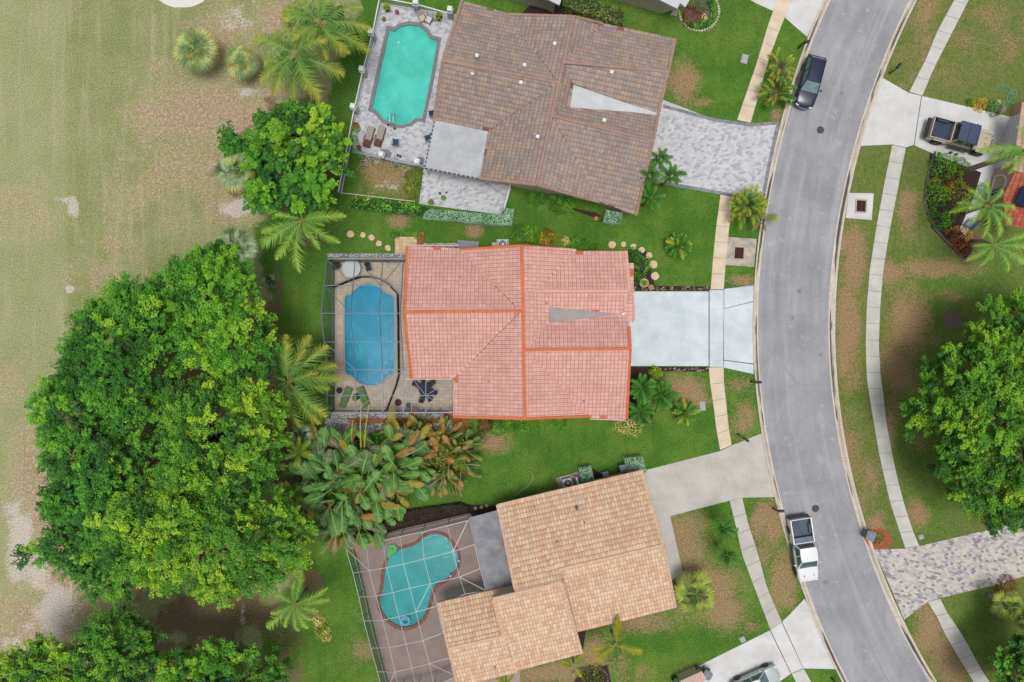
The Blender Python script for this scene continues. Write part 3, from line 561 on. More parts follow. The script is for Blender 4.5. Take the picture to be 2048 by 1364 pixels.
fl.build('flat_roof_infill', mat('grey_membrane', c(166,160,158), .85, 0, .12, 1.2, 8), mainh)
b = MB(); v, f, u = tiles([A(1256,527,2.9), A(1266,527,2.75), A(1266,610,2.75), A(1256,610,2.9)], NS, .335, .37, .03); b.v, b.f, b.uv = v, f, u; b.build('porch_roof', pinkt, mainh, world=True)
b = MB(); v, f, u = tiles([A(1256,610,3.5), A(1268,610,3.3), A(1268,642,3.3), A(1256,642,3.5)], NS, .335, .37, .03); b.v, b.f, b.uv = v, f, u; b.build('porch_roof', pinkt, mainh, world=True)
for px, py, z in ((921,555,3.7), (826,574,4), (1097,676,4.6), (1030,628,5.1), (977,763,4.1), (1023,702,5), (1168,803,3.5), (1095,706,5)): vent(mainh, px, py, z, pipe)
b = MB(); p = A(1246,628,3.9)-mainh.location; b.box(p.x, p.y, p.z-.2, p.z+.12, .3, .22, .3, .8); b.build('roof_vent', white, mainh)
gut = MB()
for a_, b_ in (((812,758,2.62), (911,758,2.62)), ((908,757,2.62), (908,834,2.62)), ((1180,838,2.62), (1252,840,2.62)), ((814,491,2.62), (918,491,2.62))): gut = MB(); gut.bar(A(*a_)-mainh.location, A(*b_)-mainh.location, .1, .1); gut.build('gutter', mat('peach_gutter', c(214,176,160), .6), mainh)
dw = MB(); dw.box(W(1251,657).x-1.2-.0, 0, 0, 0, 0, 0); dw = MB(); x0 = W(1240,657,1).x; dw.box(x0-mainh.location.x-.15, W(0,657,1).y-mainh.location.y, .04, 2.2, .5, 4.9); dw.build('garage_door', white, mainh)
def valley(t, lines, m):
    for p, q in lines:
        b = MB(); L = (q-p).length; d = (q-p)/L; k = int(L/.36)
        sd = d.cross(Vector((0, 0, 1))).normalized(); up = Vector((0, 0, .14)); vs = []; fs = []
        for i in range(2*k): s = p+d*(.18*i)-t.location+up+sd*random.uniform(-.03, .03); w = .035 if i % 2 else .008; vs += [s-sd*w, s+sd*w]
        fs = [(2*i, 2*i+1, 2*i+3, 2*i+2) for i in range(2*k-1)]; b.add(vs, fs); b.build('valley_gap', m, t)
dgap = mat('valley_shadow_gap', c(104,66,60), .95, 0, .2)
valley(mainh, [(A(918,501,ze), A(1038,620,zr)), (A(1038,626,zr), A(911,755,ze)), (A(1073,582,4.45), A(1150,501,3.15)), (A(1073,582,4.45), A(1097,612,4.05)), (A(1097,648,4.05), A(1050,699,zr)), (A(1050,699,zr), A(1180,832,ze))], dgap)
# ---------------- the brown-tiled house, top
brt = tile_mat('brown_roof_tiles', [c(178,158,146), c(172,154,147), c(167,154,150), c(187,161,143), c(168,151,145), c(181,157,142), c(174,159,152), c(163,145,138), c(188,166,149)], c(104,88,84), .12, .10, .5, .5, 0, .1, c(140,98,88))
E1 = (W(960,357)-W(850,330)).normalized(); EWb = Vector((math.cos(R(-12.5)), math.sin(R(-12.5)), 0)); NSb = Vector((-EWb.y, EWb.x, 0))
J = A(1117,166,zr)
bN = [A(924,3,ze), A(1016,30,ze), J, A(886,122,zr)]
bS = [A(886,122,zr), J, A(975,264,ze), A(868,241,ze)]
bBW1 = [A(1016,30,ze), A(1146,34,zr), J]
bBW2 = [J, A(1073,370,zr), A(958,357,ze), A(975,264,ze)]
bBE1 = [A(1146,34,zr), A(1204,48,3.3), A(1126,125,zr)]
bBE3 = [A(1126,125,zr), A(1145,168,4.1), A(1137,218,4.1), A(1103,232,zr)]
bBE2 = [A(1103,232,zr), A(1199,403,ze), A(1073,370,zr)]
bA1 = [A(1126,125,zr), A(1204,48,3.3), A(1350,80,3.15), A(1336,144,4.7)]
bA2 = [A(1126,125,zr), A(1336,144,4.7), A(1316,227,3.72), A(1145,168,4.1)]
bB1 = [A(1137,218,4.1), A(1316,230,3.72), A(1306,282,zr), A(1103,232,zr)]
bB2 = [A(1103,232,zr), A(1306,282,zr), A(1272,429,ze), A(1199,403,ze)]
brc = mat('brown_ridge_tiles', c(172,140,126), .75, 0, .16, 2, 14)
bh = house('tiled_house', (3.0, 21, 0), 'large house with mottled brown tile roof and white roof vents, beside the turquoise pool', [(bN, EWb), (bS, EWb), (bBW1, NSb), (bBW2, NSb), (bBE1, NSb), (bBE3, NSb), (bBE2, NSb), (bA1, EWb), (bA2, EWb), (bB1, EWb), (bB2, EWb)],
    (3.5, 20.5, 2), brt, stucco_c, .30, .40, .012, fascia=brc, caplines=[(A(886,122,zr), J), (A(1146,34,zr), A(1073,370,zr)), (A(1103,232,zr), A(1306,282,zr)), (A(1126,125,zr), A(1336,144,4.7))], capm=brc,
    extra_caps=[(brc, [(A(924,3,ze), A(886,122,zr)), (A(886,122,zr), A(868,241,ze)), (A(1016,30,ze), A(1146,34,zr)), (A(1146,34,zr), A(1204,48,3.4)), (A(958,357,ze), A(1073,370,zr)), (A(1073,370,zr), A(1197,404,ze)), (A(1350,80,3.15), A(1336,144,4.7)), (A(1336,144,4.7), A(1316,227,3.7)), (A(1316,230,3.7), A(1306,282,zr)), (A(1306,282,zr), A(1272,429,ze))])])
fl = MB(); q = [A(1145,167,4.16), A(1320,228,3.8), A(1320,231,3.8), A(1136,218,4.16)]; fl.add([p-bh.location for p in q]+[p-bh.location-Vector((0, 0, .5)) for p in q], [(3, 2, 1, 0), (0, 1, 5, 4), (1, 2, 6, 5), (2, 3, 7, 6), (3, 0, 4, 7)])
fl.build('flat_roof_infill', mat('white_membrane', c(206,210,214), .8, 0, .08, 1.2, 8), bh)
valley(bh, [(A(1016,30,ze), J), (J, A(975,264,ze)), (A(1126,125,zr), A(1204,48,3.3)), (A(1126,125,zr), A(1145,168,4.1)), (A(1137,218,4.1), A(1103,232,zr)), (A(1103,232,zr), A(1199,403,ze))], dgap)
for px, py, z in ((954,112,5), (945,147,4.7), (1109,88,4.6), (1049,131,4.6), (1042,166,4.9), (1223,145,4.7), (1208,241,4.7), (1075,274,4.9)): vent(bh, px, py, z, white, 1)
memb = concrete('patio_roof_metal', c(176,180,186), c(196,199,204), .5, .8)
def flatroof(parent, poly, z0, z1, m, th=.1, ribs=0):
    b = MB(); P = [W(x, y, z)-parent.location for x, y, z in poly]; k = len(P)
    if (P[1]-P[0]).cross(P[2]-P[1]).z < 0: P = P[::-1]
    b.add([tuple(p) for p in P]+[(p.x, p.y, p.z-th) for p in P], [tuple(range(k)), tuple(range(k, 2*k))[::-1]]+[(i+k, (i+1) % k+k, (i+1) % k, i) for i in range(k)]); return b.build('patio_roof', m, parent)
flatroof(bh, [(870,240,2.75), (976,263,2.9), (959,356,2.75), (850,335,2.5)], 0, 0, memb)
g = MB(); cr = [(869,241,2.78), (849,336,2.52), (959,358,2.75)]
g.bar(A(*cr[0])-bh.location, A(*cr[1])-bh.location, .1, .12); g.bar(A(*cr[1])-bh.location, A(*cr[2])-bh.location, .1, .12); g.build('gutter', mat('dark_gutter', c(84,76,76), .5), bh)
g = MB()
for i in range(13): g = MB(); p = A(*cr[0]).lerp(A(*cr[1]), i/12)-bh.location; g.box(p.x, p.y, p.z-.02, p.z+.08, .16, .05, R(-13)); g.build('gutter_bracket', alu_w, bh)
for i in range(1, 12): g = MB(); p = A(*cr[1]).lerp(A(*cr[2]), i/12)-bh.location; g.box(p.x, p.y, p.z-.02, p.z+.08, .05, .16, R(-13)); g.build('gutter_bracket', alu_w, bh)
for t_ in (0, .5, 1): g = MB(); p = A(*cr[0]).lerp(A(*cr[1]), t_)-bh.location; g.box(p.x+.1, p.y, 0.05, p.z-.1, .1, .1); g.build('patio_post', alu_w, bh)
b = MB(); b.box(W(1318,310,1).x-bh.location.x-1.6, W(1310,318,1).y-bh.location.y, .04, 2.2, .4, 4.6, R(-12.5)); b.build('garage_door', white, bh)
# ---------------- peach-tiled house, bottom
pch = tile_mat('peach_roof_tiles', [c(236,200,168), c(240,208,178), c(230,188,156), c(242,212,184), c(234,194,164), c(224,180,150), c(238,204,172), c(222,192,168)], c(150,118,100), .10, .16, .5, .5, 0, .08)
pchc = mat('peach_ridge_tiles', c(222,186,160), .75, 0, .14, 2, 14)
e3 = Vector((math.cos(R(13.2)), math.sin(R(13.2)), 0)); n3 = Vector((-e3.y, e3.x, 0))
q1 = [A(995,1009,2.6), A(1283,940,2.6), A(1326,1089,4.85), A(1118,1138,4.85)]
q1b = [A(995,1009,2.6), A(1118,1138,4.85), A(1123,1163,5.2), A(1031,1186,5.2)]
q2 = [A(1118,1138,4.85), A(1326,1089,4.85), A(1350,1213,3.0), A(1155,1262,3.0)]
q3 = [A(985,1197,5.2), A(1123,1163,5.2), A(1163,1305,3.1), A(1022,1342,3.1)]
q5 = [A(897,1296,4.15), A(1008,1271,4.15), A(1034,1342,3.1), A(916,1371,3.1)]
q4 = [A(877,1205,2.8), A(1033,1168,2.8), A(1052,1260,4.15), A(897,1296,4.15)]
ph = house('tiled_house', (3.4, -20, 0), 'house with pale peach barrel-tile roof in stepped slopes, beside the kidney-shaped pool', [(q1, e3), (q1b, e3), (q2, e3), (q3, e3), (q5, e3), (q4, e3)], (4.5, -21, 2), pch, stucco_c, .27, .42, .035, fascia=pchc,
    caplines=[(A(1118,1138,4.85), A(1326,1089,4.85)), (A(985,1197,5.2), A(1123,1163,5.2)), (A(897,1296,4.15), A(1006,1271,4.15))], capm=pchc,
    extra_caps=[(pchc, [(A(1283,941,2.6), A(1326,1089,4.85)), (A(1326,1089,4.85), A(1350,1212,3)), (A(1123,1163,5.2), A(1163,1304,3.1)), (A(877,1206,2.8), A(897,1296,4.15)), (A(897,1296,4.15), A(915,1368,3.1)), (A(985,1197,5.2), A(1006,1271,4.15)), (A(995,1010,2.6), A(1030,1178,5.1))])])
for px, py, z in ((1154,1017,3.9), (1069,1014,3), (1114,1083,4.5), (1169,1045,4), (990,1334,3.6)): vent(ph, px, py, z, pipe)
b = MB(); p = A(1154,1017,3.75)-ph.location; b.box(p.x, p.y, p.z-.2, p.z+.06, .3, .3, .2); b.build('roof_vent', pipe, ph)
flatroof(ph, [(936,1036,2.9), (996,1020,2.9), (1032,1176,2.75), (973,1186,2.75)], 0, 0, concrete('dark_metal_roof', c(124,126,134), c(152,154,160), .6, 1.0))
wl = MB(); wl.bar(A(985,1197,4.6)-ph.location, A(1123,1163,4.6)-ph.location, .12, 1.0); wl.bar(A(1121,1150,4.2)-ph.location, A(1160,1295,3.0)-ph.location, .1, .9); wl.build('upstand_wall', stucco_c, ph)
# ---------------- house at the right edge
tan = mat('peach_stucco', c(212,180,148), .9, 0, .1, 1.5, 20, .01)
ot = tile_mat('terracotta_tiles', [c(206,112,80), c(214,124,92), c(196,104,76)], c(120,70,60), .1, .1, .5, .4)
rh = thing('stucco_house', (47, 14, 0), 'peach stucco house with white garage door and terracotta roof at the right edge', 'house')
gp = [W(2024,212), W(2022,234), W(1988,341), W(1984,352), W(1970,404), W(2100,440), W(2170,250)]
b = MB(); b.prism([(p.x, p.y) for p in gp], 0, 3.0); b.build('wall', tan, rh, world=True)
g1, g2 = W(2021,236), W(1990,338); d = (g2-g1).normalized(); o = Vector((d.y, -d.x, 0)); o = -o if o.x > 0 else o; b = MB(); gd = MB()
for i in range(4): gd.bar(g1+o*.06+Vector((0, 0, .28+i*.52)), g2+o*.06+Vector((0, 0, .28+i*.52)), .06, .49)
gd.build('garage_door', white, rh, world=True)
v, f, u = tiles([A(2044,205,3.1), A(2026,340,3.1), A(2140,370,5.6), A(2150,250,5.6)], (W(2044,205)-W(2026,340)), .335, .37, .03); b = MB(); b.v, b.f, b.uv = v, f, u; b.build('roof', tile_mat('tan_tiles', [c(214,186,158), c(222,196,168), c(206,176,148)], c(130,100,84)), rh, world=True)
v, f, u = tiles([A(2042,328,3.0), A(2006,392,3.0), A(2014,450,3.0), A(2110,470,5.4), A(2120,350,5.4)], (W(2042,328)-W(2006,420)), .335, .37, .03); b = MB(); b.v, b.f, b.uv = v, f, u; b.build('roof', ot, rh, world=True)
v = [A(2026,408,3.6), A(2044,372,3.9), A(2110,392,5.3), A(2100,430,5.3)]; b = MB(); b.add([p+Vector((0, 0, .15)) for p in v]+[p for p in v], [(0, 1, 2, 3), (0, 4, 5, 1), (1, 5, 6, 2), (2, 6, 7, 3), (3, 7, 4, 0)]); b.build('solar_panel', mat('navy_panel', c(44,58,92), .25, .2, .06), rh, world=True)
w1, w2 = W(1985,356), W(1972,400); d = (w2-w1); o = Vector((d.y, -d.x, 0)).normalized(); o = -o if o.x > 0 else o; ar = []
for i in range(13): t_ = i/12; ar.append(w1+d*t_+o*.08+Vector((0, 0, .7+1.5*math.sin(math.pi*t_)**.45)))
b = MB(); b.tube([w1+o*.08+Vector((0, 0, .5))]+ar+[w2+o*.08+Vector((0, 0, .5))], .09, 6); b.bar(w1+o*.08+Vector((0, 0, .5)), w2+o*.08+Vector((0, 0, .5)), .14)
for i in (3, 6, 9): b.bar(w1+d*i/12+o*.08+Vector((0, 0, .5)), ar[i], .05)
b.build('window_frame', white, rh, world=True)
b = MB(); vv = [w1+o*.06+Vector((0, 0, .5))]+[a-o*.02 for a in ar]+[w2+o*.06+Vector((0, 0, .5))]; b.add(vv, [tuple(range(len(vv)))]); b.build('window', mat('window_glass', c(70,96,70), .1, 0, .3, 4, 10, 0, .6), rh, world=True)
# ---------------- slivers of neighbours at the top and bottom edges
wr = mat('pale_grey_roof', c(206,210,216), .7, 0, .08, 1.5, 10)
nb = thing('neighbour_house', (16, 34, 0), 'corner of a pale grey roofed house at the top edge beside the oval bed', 'house')
b = MB(); b.prism([tuple(A(x, y, 3)[:2]) for x, y in ((1319,-2), (1355,16), (1361,5), (1371,13), (1378,2), (1420,-120), (1160,-180), (1130,-60))], 2.7, 2.9, bottom=True); b.build('roof', wr, nb, world=True)
b = MB(); b.prism([tuple(A(x, y, 3)[:2]) for x, y in ((1340,-6), (1380,-20), (1400,-110), (1180,-160), (1150,-60))], 0, 2.69); b.build('wall', stucco_c, nb, world=True)
nb = thing('neighbour_house', (4, 36, 0), 'tiny pale corner of a building at the top edge, left end of the long hedge', 'house')
b = MB(); b.prism([tuple(A(x, y, 3)[:2]) for x, y in ((1094,-4), (1119,8), (1122,0), (1128,-60), (1000,-90), (990,-40))], 2.6, 2.8, bottom=True); b.build('roof', wr, nb, world=True)
b = MB(); b.prism([tuple(A(x, y, 3)[:2]) for x, y in ((1098,-14), (1112,-6), (1115,-60), (1010,-80), (1000,-40))], 0, 2.59); b.build('wall', stucco_c, nb, world=True)
nb = thing('utility_lean_to', (16, -31, 0), 'small pinkish slatted roof beside a grey bin at the bottom edge driveway', 'shed')
b = MB(); q = [A(1360,1362,1.4), A(1404,1342,1.4), A(1412,1356,1.4), A(1395,1400,1.4), A(1365,1410,1.4)]; b.prism([(p.x, p.y) for p in q], 1.3, 1.38, bottom=True)
for i in range(9): p = q[0].lerp(q[1], (i+.5)/9); b.bar((p.x, p.y, 1.4), (p.x+.4, p.y-2.2, 1.4), .16, .05)
b.build('roof', mat('pink_slats', c(206,180,166), .8, 0, .12, 3, 20), nb, world=True)
b = MB(); b.prism([(p.x*.99+.15, p.y*1.003) for p in q], 0, 1.29); b.build('wall', stucco_c, nb, world=True)
# ================================================================ POOLS
def water_mat(name, tint, murk, k):
    n = NT(name); v = n.coord(); t = n.n('BsdfTransparent'); n.put(t.inputs[0], tint)
    df = n.n('BsdfDiffuse'); n.put(df.inputs[0], n.mix(n.sstep(n.noise(v, .35, 5, .7), .35, .65), scl(murk, .86), scl(murk, 1.15))); gl = n.n('BsdfGlossy'); gl.inputs[1].default_value = .06
    bp = n.n('Bump'); bp.inputs['Strength'].default_value = .4; bp.inputs['Distance'].default_value = .05; n.put(bp.inputs['Height'], n.noise(v, 2.8, 4, .6)); n.t.links.new(bp.outputs[0], gl.inputs['Normal'])
    m1 = n.n('MixShader'); m1.inputs[0].default_value = k; n.t.links.new(t.outputs[0], m1.inputs[1]); n.t.links.new(df.outputs[0], m1.inputs[2])
    fr = n.n('Fresnel'); fr.inputs[0].default_value = 1.33; n.t.links.new(bp.outputs[0], fr.inputs['Normal']); m2 = n.n('MixShader'); n.t.links.new(fr.outputs[0], m2.inputs[0]); n.t.links.new(m1.outputs[0], m2.inputs[1]); n.t.links.new(gl.outputs[0], m2.inputs[2])
    n.t.links.new(m2.outputs[0], n.t.nodes['Material Output'].inputs[0]); return n.m
def ring(outer, inner, z0, z1): return MB().prism(outer, z0, z1, [inner])
def plaster(name, col):
    n = NT(name); v = n.coord(); w = n.noise(v, 3.5, 4, .7, 1); vo = n.n('TexVoronoi', feature='DISTANCE_TO_EDGE'); n.put(vo.inputs['Vector'], n.mix(.25, v, w)); vo.inputs['Scale'].default_value = 2.4
    a = n.noise(v, .8, 5, .6); cc = n.mix(n.sstep(a, .3, .7), scl(col, .92), scl(col, 1.06)); return n.fin(cc, .8)
def pool(label, poly, cop, copm, plas, water, steps, sa, nsteps=4, extra=()):
    ctr = Vector((sum(p[0] for p in poly)/len(poly), sum(p[1] for p in poly)/len(poly), 0)); t = thing('swimming_pool', ctr, label, 'swimming pool')
    b = MB(); k = len(poly); D = -1.3; ar = sum(poly[i][0]*poly[(i+1) % k][1]-poly[(i+1) % k][0]*poly[i][1] for i in range(k)); P = poly if ar > 0 else poly[::-1]; I = offset(P, -.25)
    b.add([(x, y, .05) for x, y in P]+[(x, y, D+.3) for x, y in P]+[(x, y, D) for x, y in I], [(i, (i+1) % k, (i+1) % k+k, i+k) for i in range(k)]+[(i+k, (i+1) % k+k, (i+1) % k+2*k, i+2*k) for i in range(k)])
    tr = tessellate_polygon([[Vector((x, y, 0)) for x, y in I]]); b.add([(x, y, D) for x, y in I], [tuple(q) for q in tr]); b.build('basin', plas, t, world=True)
    ring(cop, poly, -.02, .085).build('coping', copm, t, world=True)
    w = MB(); o = offset(P, .01); tr = tessellate_polygon([[Vector((x, y, 0)) for x, y in o]]); w.add([(x, y, -.07) for x, y in o], [tuple(q) for q in tr]); w.build('water', water, t, world=True)
    s = W(*steps[0]); ins = Vector((math.cos(sa), math.sin(sa), 0))
    for i in range(nsteps):
        r = steps[1]*(1-i*.2); m = 18; pts = [s+Vector((math.cos(sa-math.pi/2+math.pi*j/m), math.sin(sa-math.pi/2+math.pi*j/m), 0))*r for j in range(m+1)]
        pts += [s-ins*.02]; pp = [(p.x, p.y) for p in pts]
        st = MB(); st.prism(pp, D, -.95+i*.26); so_ = st.build('step', plas, t, world=True)
        st = MB(); st.tube([(p.x, p.y, -.95+i*.26) for p in pts[:-1]], .045, 5); st.build('step_edge', mat('step_trim', c(24,70,90), .6), so_, world=False); so_.children[0].data.transform(Matrix.Translation(-ctr))
    return t
wt1 = water_mat('pool_water_green', (.55, .97, .92, 1), c(100,240,224), .6); wt2 = water_mat('pool_water_blue', (.40, .86, .95, 1), c(30,192,240), .58); wt3 = water_mat('pool_water_teal', (.5, .9, .92, 1), c(66,216,218), .6)
cop_g = mat('grey_coping', c(132,130,134), .8, 0, .12, 3, 20); cop_w = mat('cream_coping', c(188,184,176), .8, 0, .08, 3, 20)
cop_b = paver('brick_coping', [c(160,100,88), c(142,86,76), c(176,118,104)], .12, .12, 0, .5, .5, .14)
sp1 = pool('turquoise pool with arched ends and grey coping, behind the white picket fence', p1, cop1, cop_g, plaster('plaster_a', c(160,238,224)), wt1, ((788,248), 1.15), R(82), 4)
sp2 = pool('blue pool with stepped arched ends, under the dark screen enclosure', p2, cop2, cop_w, plaster('plaster_b', c(120,214,238)), wt2, ((743,770), 1.5), R(90), 4)
sp3 = pool('kidney-shaped teal pool with brick coping, under the white-framed screen enclosure', p3, cop3, cop_b, plaster('plaster_c', c(130,190,196)), wt3, ((916,1118), 1.15), R(185), 4)
b = MB(); p = W(787,243); b.tube([p+Vector((.1, -.35, .05)), p+Vector((.1, -.3, .8)), p+Vector((.12, .3, .85)), p+Vector((.14, .7, .1))], .035, 8); b.tube([p+Vector((-.2, -.35, .05)), p+Vector((-.2, -.3, .8)), p+Vector((-.18, .3, .85)), p+Vector((-.16, .7, .1))], .035, 8); b.build('handrail', mat('steel', c(214,218,222), .25, .8, .02), sp1, world=True)
# ================================================================ SCREEN ENCLOSURES
def screen_mat(name, col, opn):
    n = NT(name); g = n.n('NewGeometry'); dt = n.n('VectorMath', operation='DOT_PRODUCT'); n.put(dt.inputs[0], g.outputs['Normal']); n.put(dt.inputs[1], g.outputs['Incoming'])
    cs = n.math('MAXIMUM', n.math('ABSOLUTE', dt.outputs['Value']), .06); tr_ = n.math('POWER', opn, n.math('DIVIDE', 1.0, cs))
    t = n.n('BsdfTransparent'); df = n.n('BsdfDiffuse'); n.put(df.inputs[0], col); mx = n.n('MixShader'); n.t.links.new(tr_, mx.inputs[0]); n.t.links.new(df.outputs[0], mx.inputs[1]); n.t.links.new(t.outputs[0], mx.inputs[2])
    n.t.links.new(mx.outputs[0], n.t.nodes['Material Output'].inputs[0]); return n.m
mesh1 = screen_mat('dark_screen', c(84,88,94), .87); mesh2 = screen_mat('grey_screen', c(96,98,104), .86); fence_mesh = screen_mat('fence_mesh', c(24,26,34), .5)
bronze = mat('grey_bronze_frame', c(112,122,136), .45, .3, .06); whiteal = mat('white_frame', c(188,192,198), .4, .1, .03)
def zc(y): return float(np.interp(y, [518, 626.5, 739, 825], [2.6, 4.4, 2.6, 2.6]))
cage = thing('screen_enclosure', (-12, -.2, 0), 'dark-framed screened pool enclosure with a pitched mesh roof, left of the pink-tiled house', 'pool enclosure')
XS = [-16.1, -13.65, -11.25, -9.45]; ROWS = [518, 571, 626.5, 684, 739, 791, 825]
def nd(X, y):
    z = zc(y); yy = W(0, y, z).y if y > 626.5-1 else W(0, y, z).y; return Vector((X, yy, z))
YW = [nd(0, y).y for y in ROWS]
fr = MB(); sc = MB()
def fb(p, q, w=.06, h=.1): fr.bar(p, q, w, h)
for j, y in enumerate(ROWS): 
    if j in (0, 6): fb(nd(XS[0], y), nd(XS[3] if j == 0 else -5.0, y), .09, .1)
    else: fb(nd(XS[0], y), nd(XS[3], y), .05)
for i, X in enumerate(XS):
    for j in range(6):
        fb(nd(X, ROWS[j]), nd(X, ROWS[j+1]), .08 if i in (0, 3) else .05, .1)
for a_, b_ in (((0,0),(1,1)), ((1,0),(2,1)), ((3,0),(2,1)), ((0,1),(1,2)), ((0,3),(1,4)), ((1,6),(3,4))): fb(nd(XS[a_[0]], ROWS[a_[1]]), nd(XS[b_[0]], ROWS[b_[1]]), .045)
for X in (-8.75, -7.5): fb(Vector((X, YW[4]-.6, 2.6)), Vector((X, YW[6], 2.6)), .05)
fb(nd(-9.45, 791), nd(-5.0, 791), .05); fb(Vector((-8.75, YW[4]-.7, 2.6)), Vector((-7.5, YW[5], 2.6)), .04); fb(Vector((-7.5, YW[5], 2.6)), Vector((-5.1, YW[4]-.8, 2.6)), .04); fb(Vector((-7.5, YW[5], 2.6)), Vector((-5.1, YW[6], 2.6)), .04)
fb(Vector((-9.45, YW[4], 2.6)), Vector((-5.0, YW[4]-.35, 2.6)), .05)
for j, y in enumerate(ROWS):
    p = nd(XS[0], y); fb(Vector((p.x, p.y, .05)), p, .06)
for yy in (YW[0], YW[6]):
    for X in XS+([-8.0, -6.5, -5.1] if yy == YW[6] else []): fb(Vector((X, yy, .05)), Vector((X, yy, 2.6)), .06)
    fb(Vector((XS[0], yy, .95)), Vector((-5.1 if yy == YW[6] else XS[3], yy, .95)), .05)
fb(Vector((XS[0], YW[0], .95)), Vector((XS[0], YW[6], .95)), .05); fb(Vector((XS[0], YW[0], .12)), Vector((XS[0], YW[6], .12)), .05, .2)
fr.build('frame', bronze, cage, world=True)
for j in range(6):
    a_, b_, c_, d_ = nd(XS[0], ROWS[j]), nd(XS[3], ROWS[j]), nd(XS[3], ROWS[j+1]), nd(XS[0], ROWS[j+1]); sc.add([a_, b_, c_, d_], [(3, 2, 1, 0)])
sc.add([(-9.45, YW[4], 2.6), (-5.0, YW[4]-.35, 2.6), (-5.0, YW[6], 2.6), (-9.45, YW[6], 2.6)], [(3, 2, 1, 0)])
for yy, xe in ((YW[0], XS[3]), (YW[6], -5.0)): sc.add([(XS[0], yy, .1), (xe, yy, .1), (xe, yy, 2.6), (XS[0], yy, 2.6)], [(0, 1, 2, 3)])
sc.build('mesh_screen', mesh1, cage, world=True)
b = MB(); [b.add([(nd(XS[0], y0).x, nd(XS[0], y0).y, .1), tuple(nd(XS[0], y0)), tuple(nd(XS[0], y1)), (nd(XS[0], y1).x, nd(XS[0], y1).y, .1)], [(0, 1, 2, 3)]) for y0, y1 in zip(ROWS[:-1], ROWS[1:])]; b.build('side_screen', screen_mat('dense_screen', c(62,66,74), .93), cage, world=True)
# lower enclosure
cg = thing('screen_enclosure', (-9, -23, 0), 'white-framed screened enclosure over the kidney-shaped pool, left of the peach-tiled house', 'pool enclosure')
ze2, zt2 = 2.5, 3.1
G = [[(692,1097,2.5), (733,1090,2.5), (766,1081,2.5), (800,1073,2.5), (844,1064,2.5), (895,1051,2.5), (936,1041,2.5)],
     [(706,1146,2.5), (738,1141,zt2), (773,1135,zt2), (807,1128,zt2), (848,1118,zt2), (906,1103,zt2), (949,1089,2.9)],
     [(718,1194,2.5), (752,1192,zt2), (786,1185,zt2), (820,1176,zt2), (861,1167,zt2), (919,1154,zt2), (960,1137,2.9)],
     [(728,1242,2.5), (765,1240,zt2), (798,1233,zt2), (832,1224,zt2), (874,1212,2.9), (930,1188,2.7), (972,1181,2.7)],
     [(742,1296,2.5), (779,1295,zt2), (812,1288,zt2), (846,1281,zt2), (886,1265,2.9)],
     [(755,1343,2.5), (790,1344,zt2), (824,1336,zt2), (859,1327,zt2), (910,1312,2.8)],
     [(768,1394,2.5), (800,1388,2.5), (834,1380,2.5), (868,1372,2.5), (914,1352,2.6)]]
N = [[A(*q) for q in r] for r in G]; fr = MB(); sc = MB()
for j, r in enumerate(N):
    for i in range(len(r)-1): fr.bar(r[i], r[i+1], .04, .06)
for j in range(6):
    for i in range(min(len(N[j]), len(N[j+1]))):
        if j == 0 and i == 6: continue
        fr.bar(N[j][i], N[j+1][i], .035, .06)
    for i in range(min(len(N[j]), len(N[j+1]))-1): sc.add([N[j][i], N[j][i+1], N[j+1][i+1], N[j+1][i]], [(3, 2, 1, 0)])
for a_, b_ in ((N[0][0], N[1][1]), (N[1][5], N[0][6]), (N[2][4], N[3][3].lerp(N[4][3], 0)), (N[2][5].lerp(N[3][5], 0), N[3][6]), (N[5][3], N[6][4]), (N[5][1], N[6][0])): fr.bar(a_, b_, .05, .07)
for r in (N[0], [N[j][0] for j in range(7)], N[6]):
    for p in r: fr.bar((p.x, p.y, .05), p, .06)
    for i in range(len(r)-1):
        a_, b_ = r[i], r[i+1]; fr.bar((a_.x, a_.y, .9), (b_.x, b_.y, .9), .05); sc.add([(a_.x, a_.y, .08), (b_.x, b_.y, .08), tuple(b_), tuple(a_)], [(0, 1, 2, 3)])
fr.build('frame', whiteal, cg, world=True); sc.build('mesh_screen', mesh2, cg, world=True)
# safety fence round the blue pool
pts = [(670,575),(682,571),(704,562),(725,555),(743,555),(763,560),(781,571),(798,590),(799,654),(800,751),(794,772),(786,793),(776,818)]
fw = MB(); fp = MB(); t = thing('pool_safety_fence', W(740,690), 'low black mesh safety fence curving round the blue pool deck', 'fence')
for i, (x, y) in enumerate(pts):
    p = W(x, y); fp.tube([(p.x, p.y, .05), (p.x, p.y, 1.2)], .02, 6)
    if i: q = W(*pts[i-1]); fw.add([(q.x, q.y, .08), (p.x, p.y, .08), (p.x, p.y, 1.18), (q.x, q.y, 1.18)], [(0, 1, 2, 3)]); fp.bar((q.x, q.y, 1.18), (p.x, p.y, 1.18), .04); fp.bar((q.x, q.y, .1), (p.x, p.y, .1), .03)
fw.build('mesh_panel', fence_mesh, t, world=True); fp.build('post_and_rail', mat('black_metal', c(34,36,44), .4, 0, .1), t, world=True)
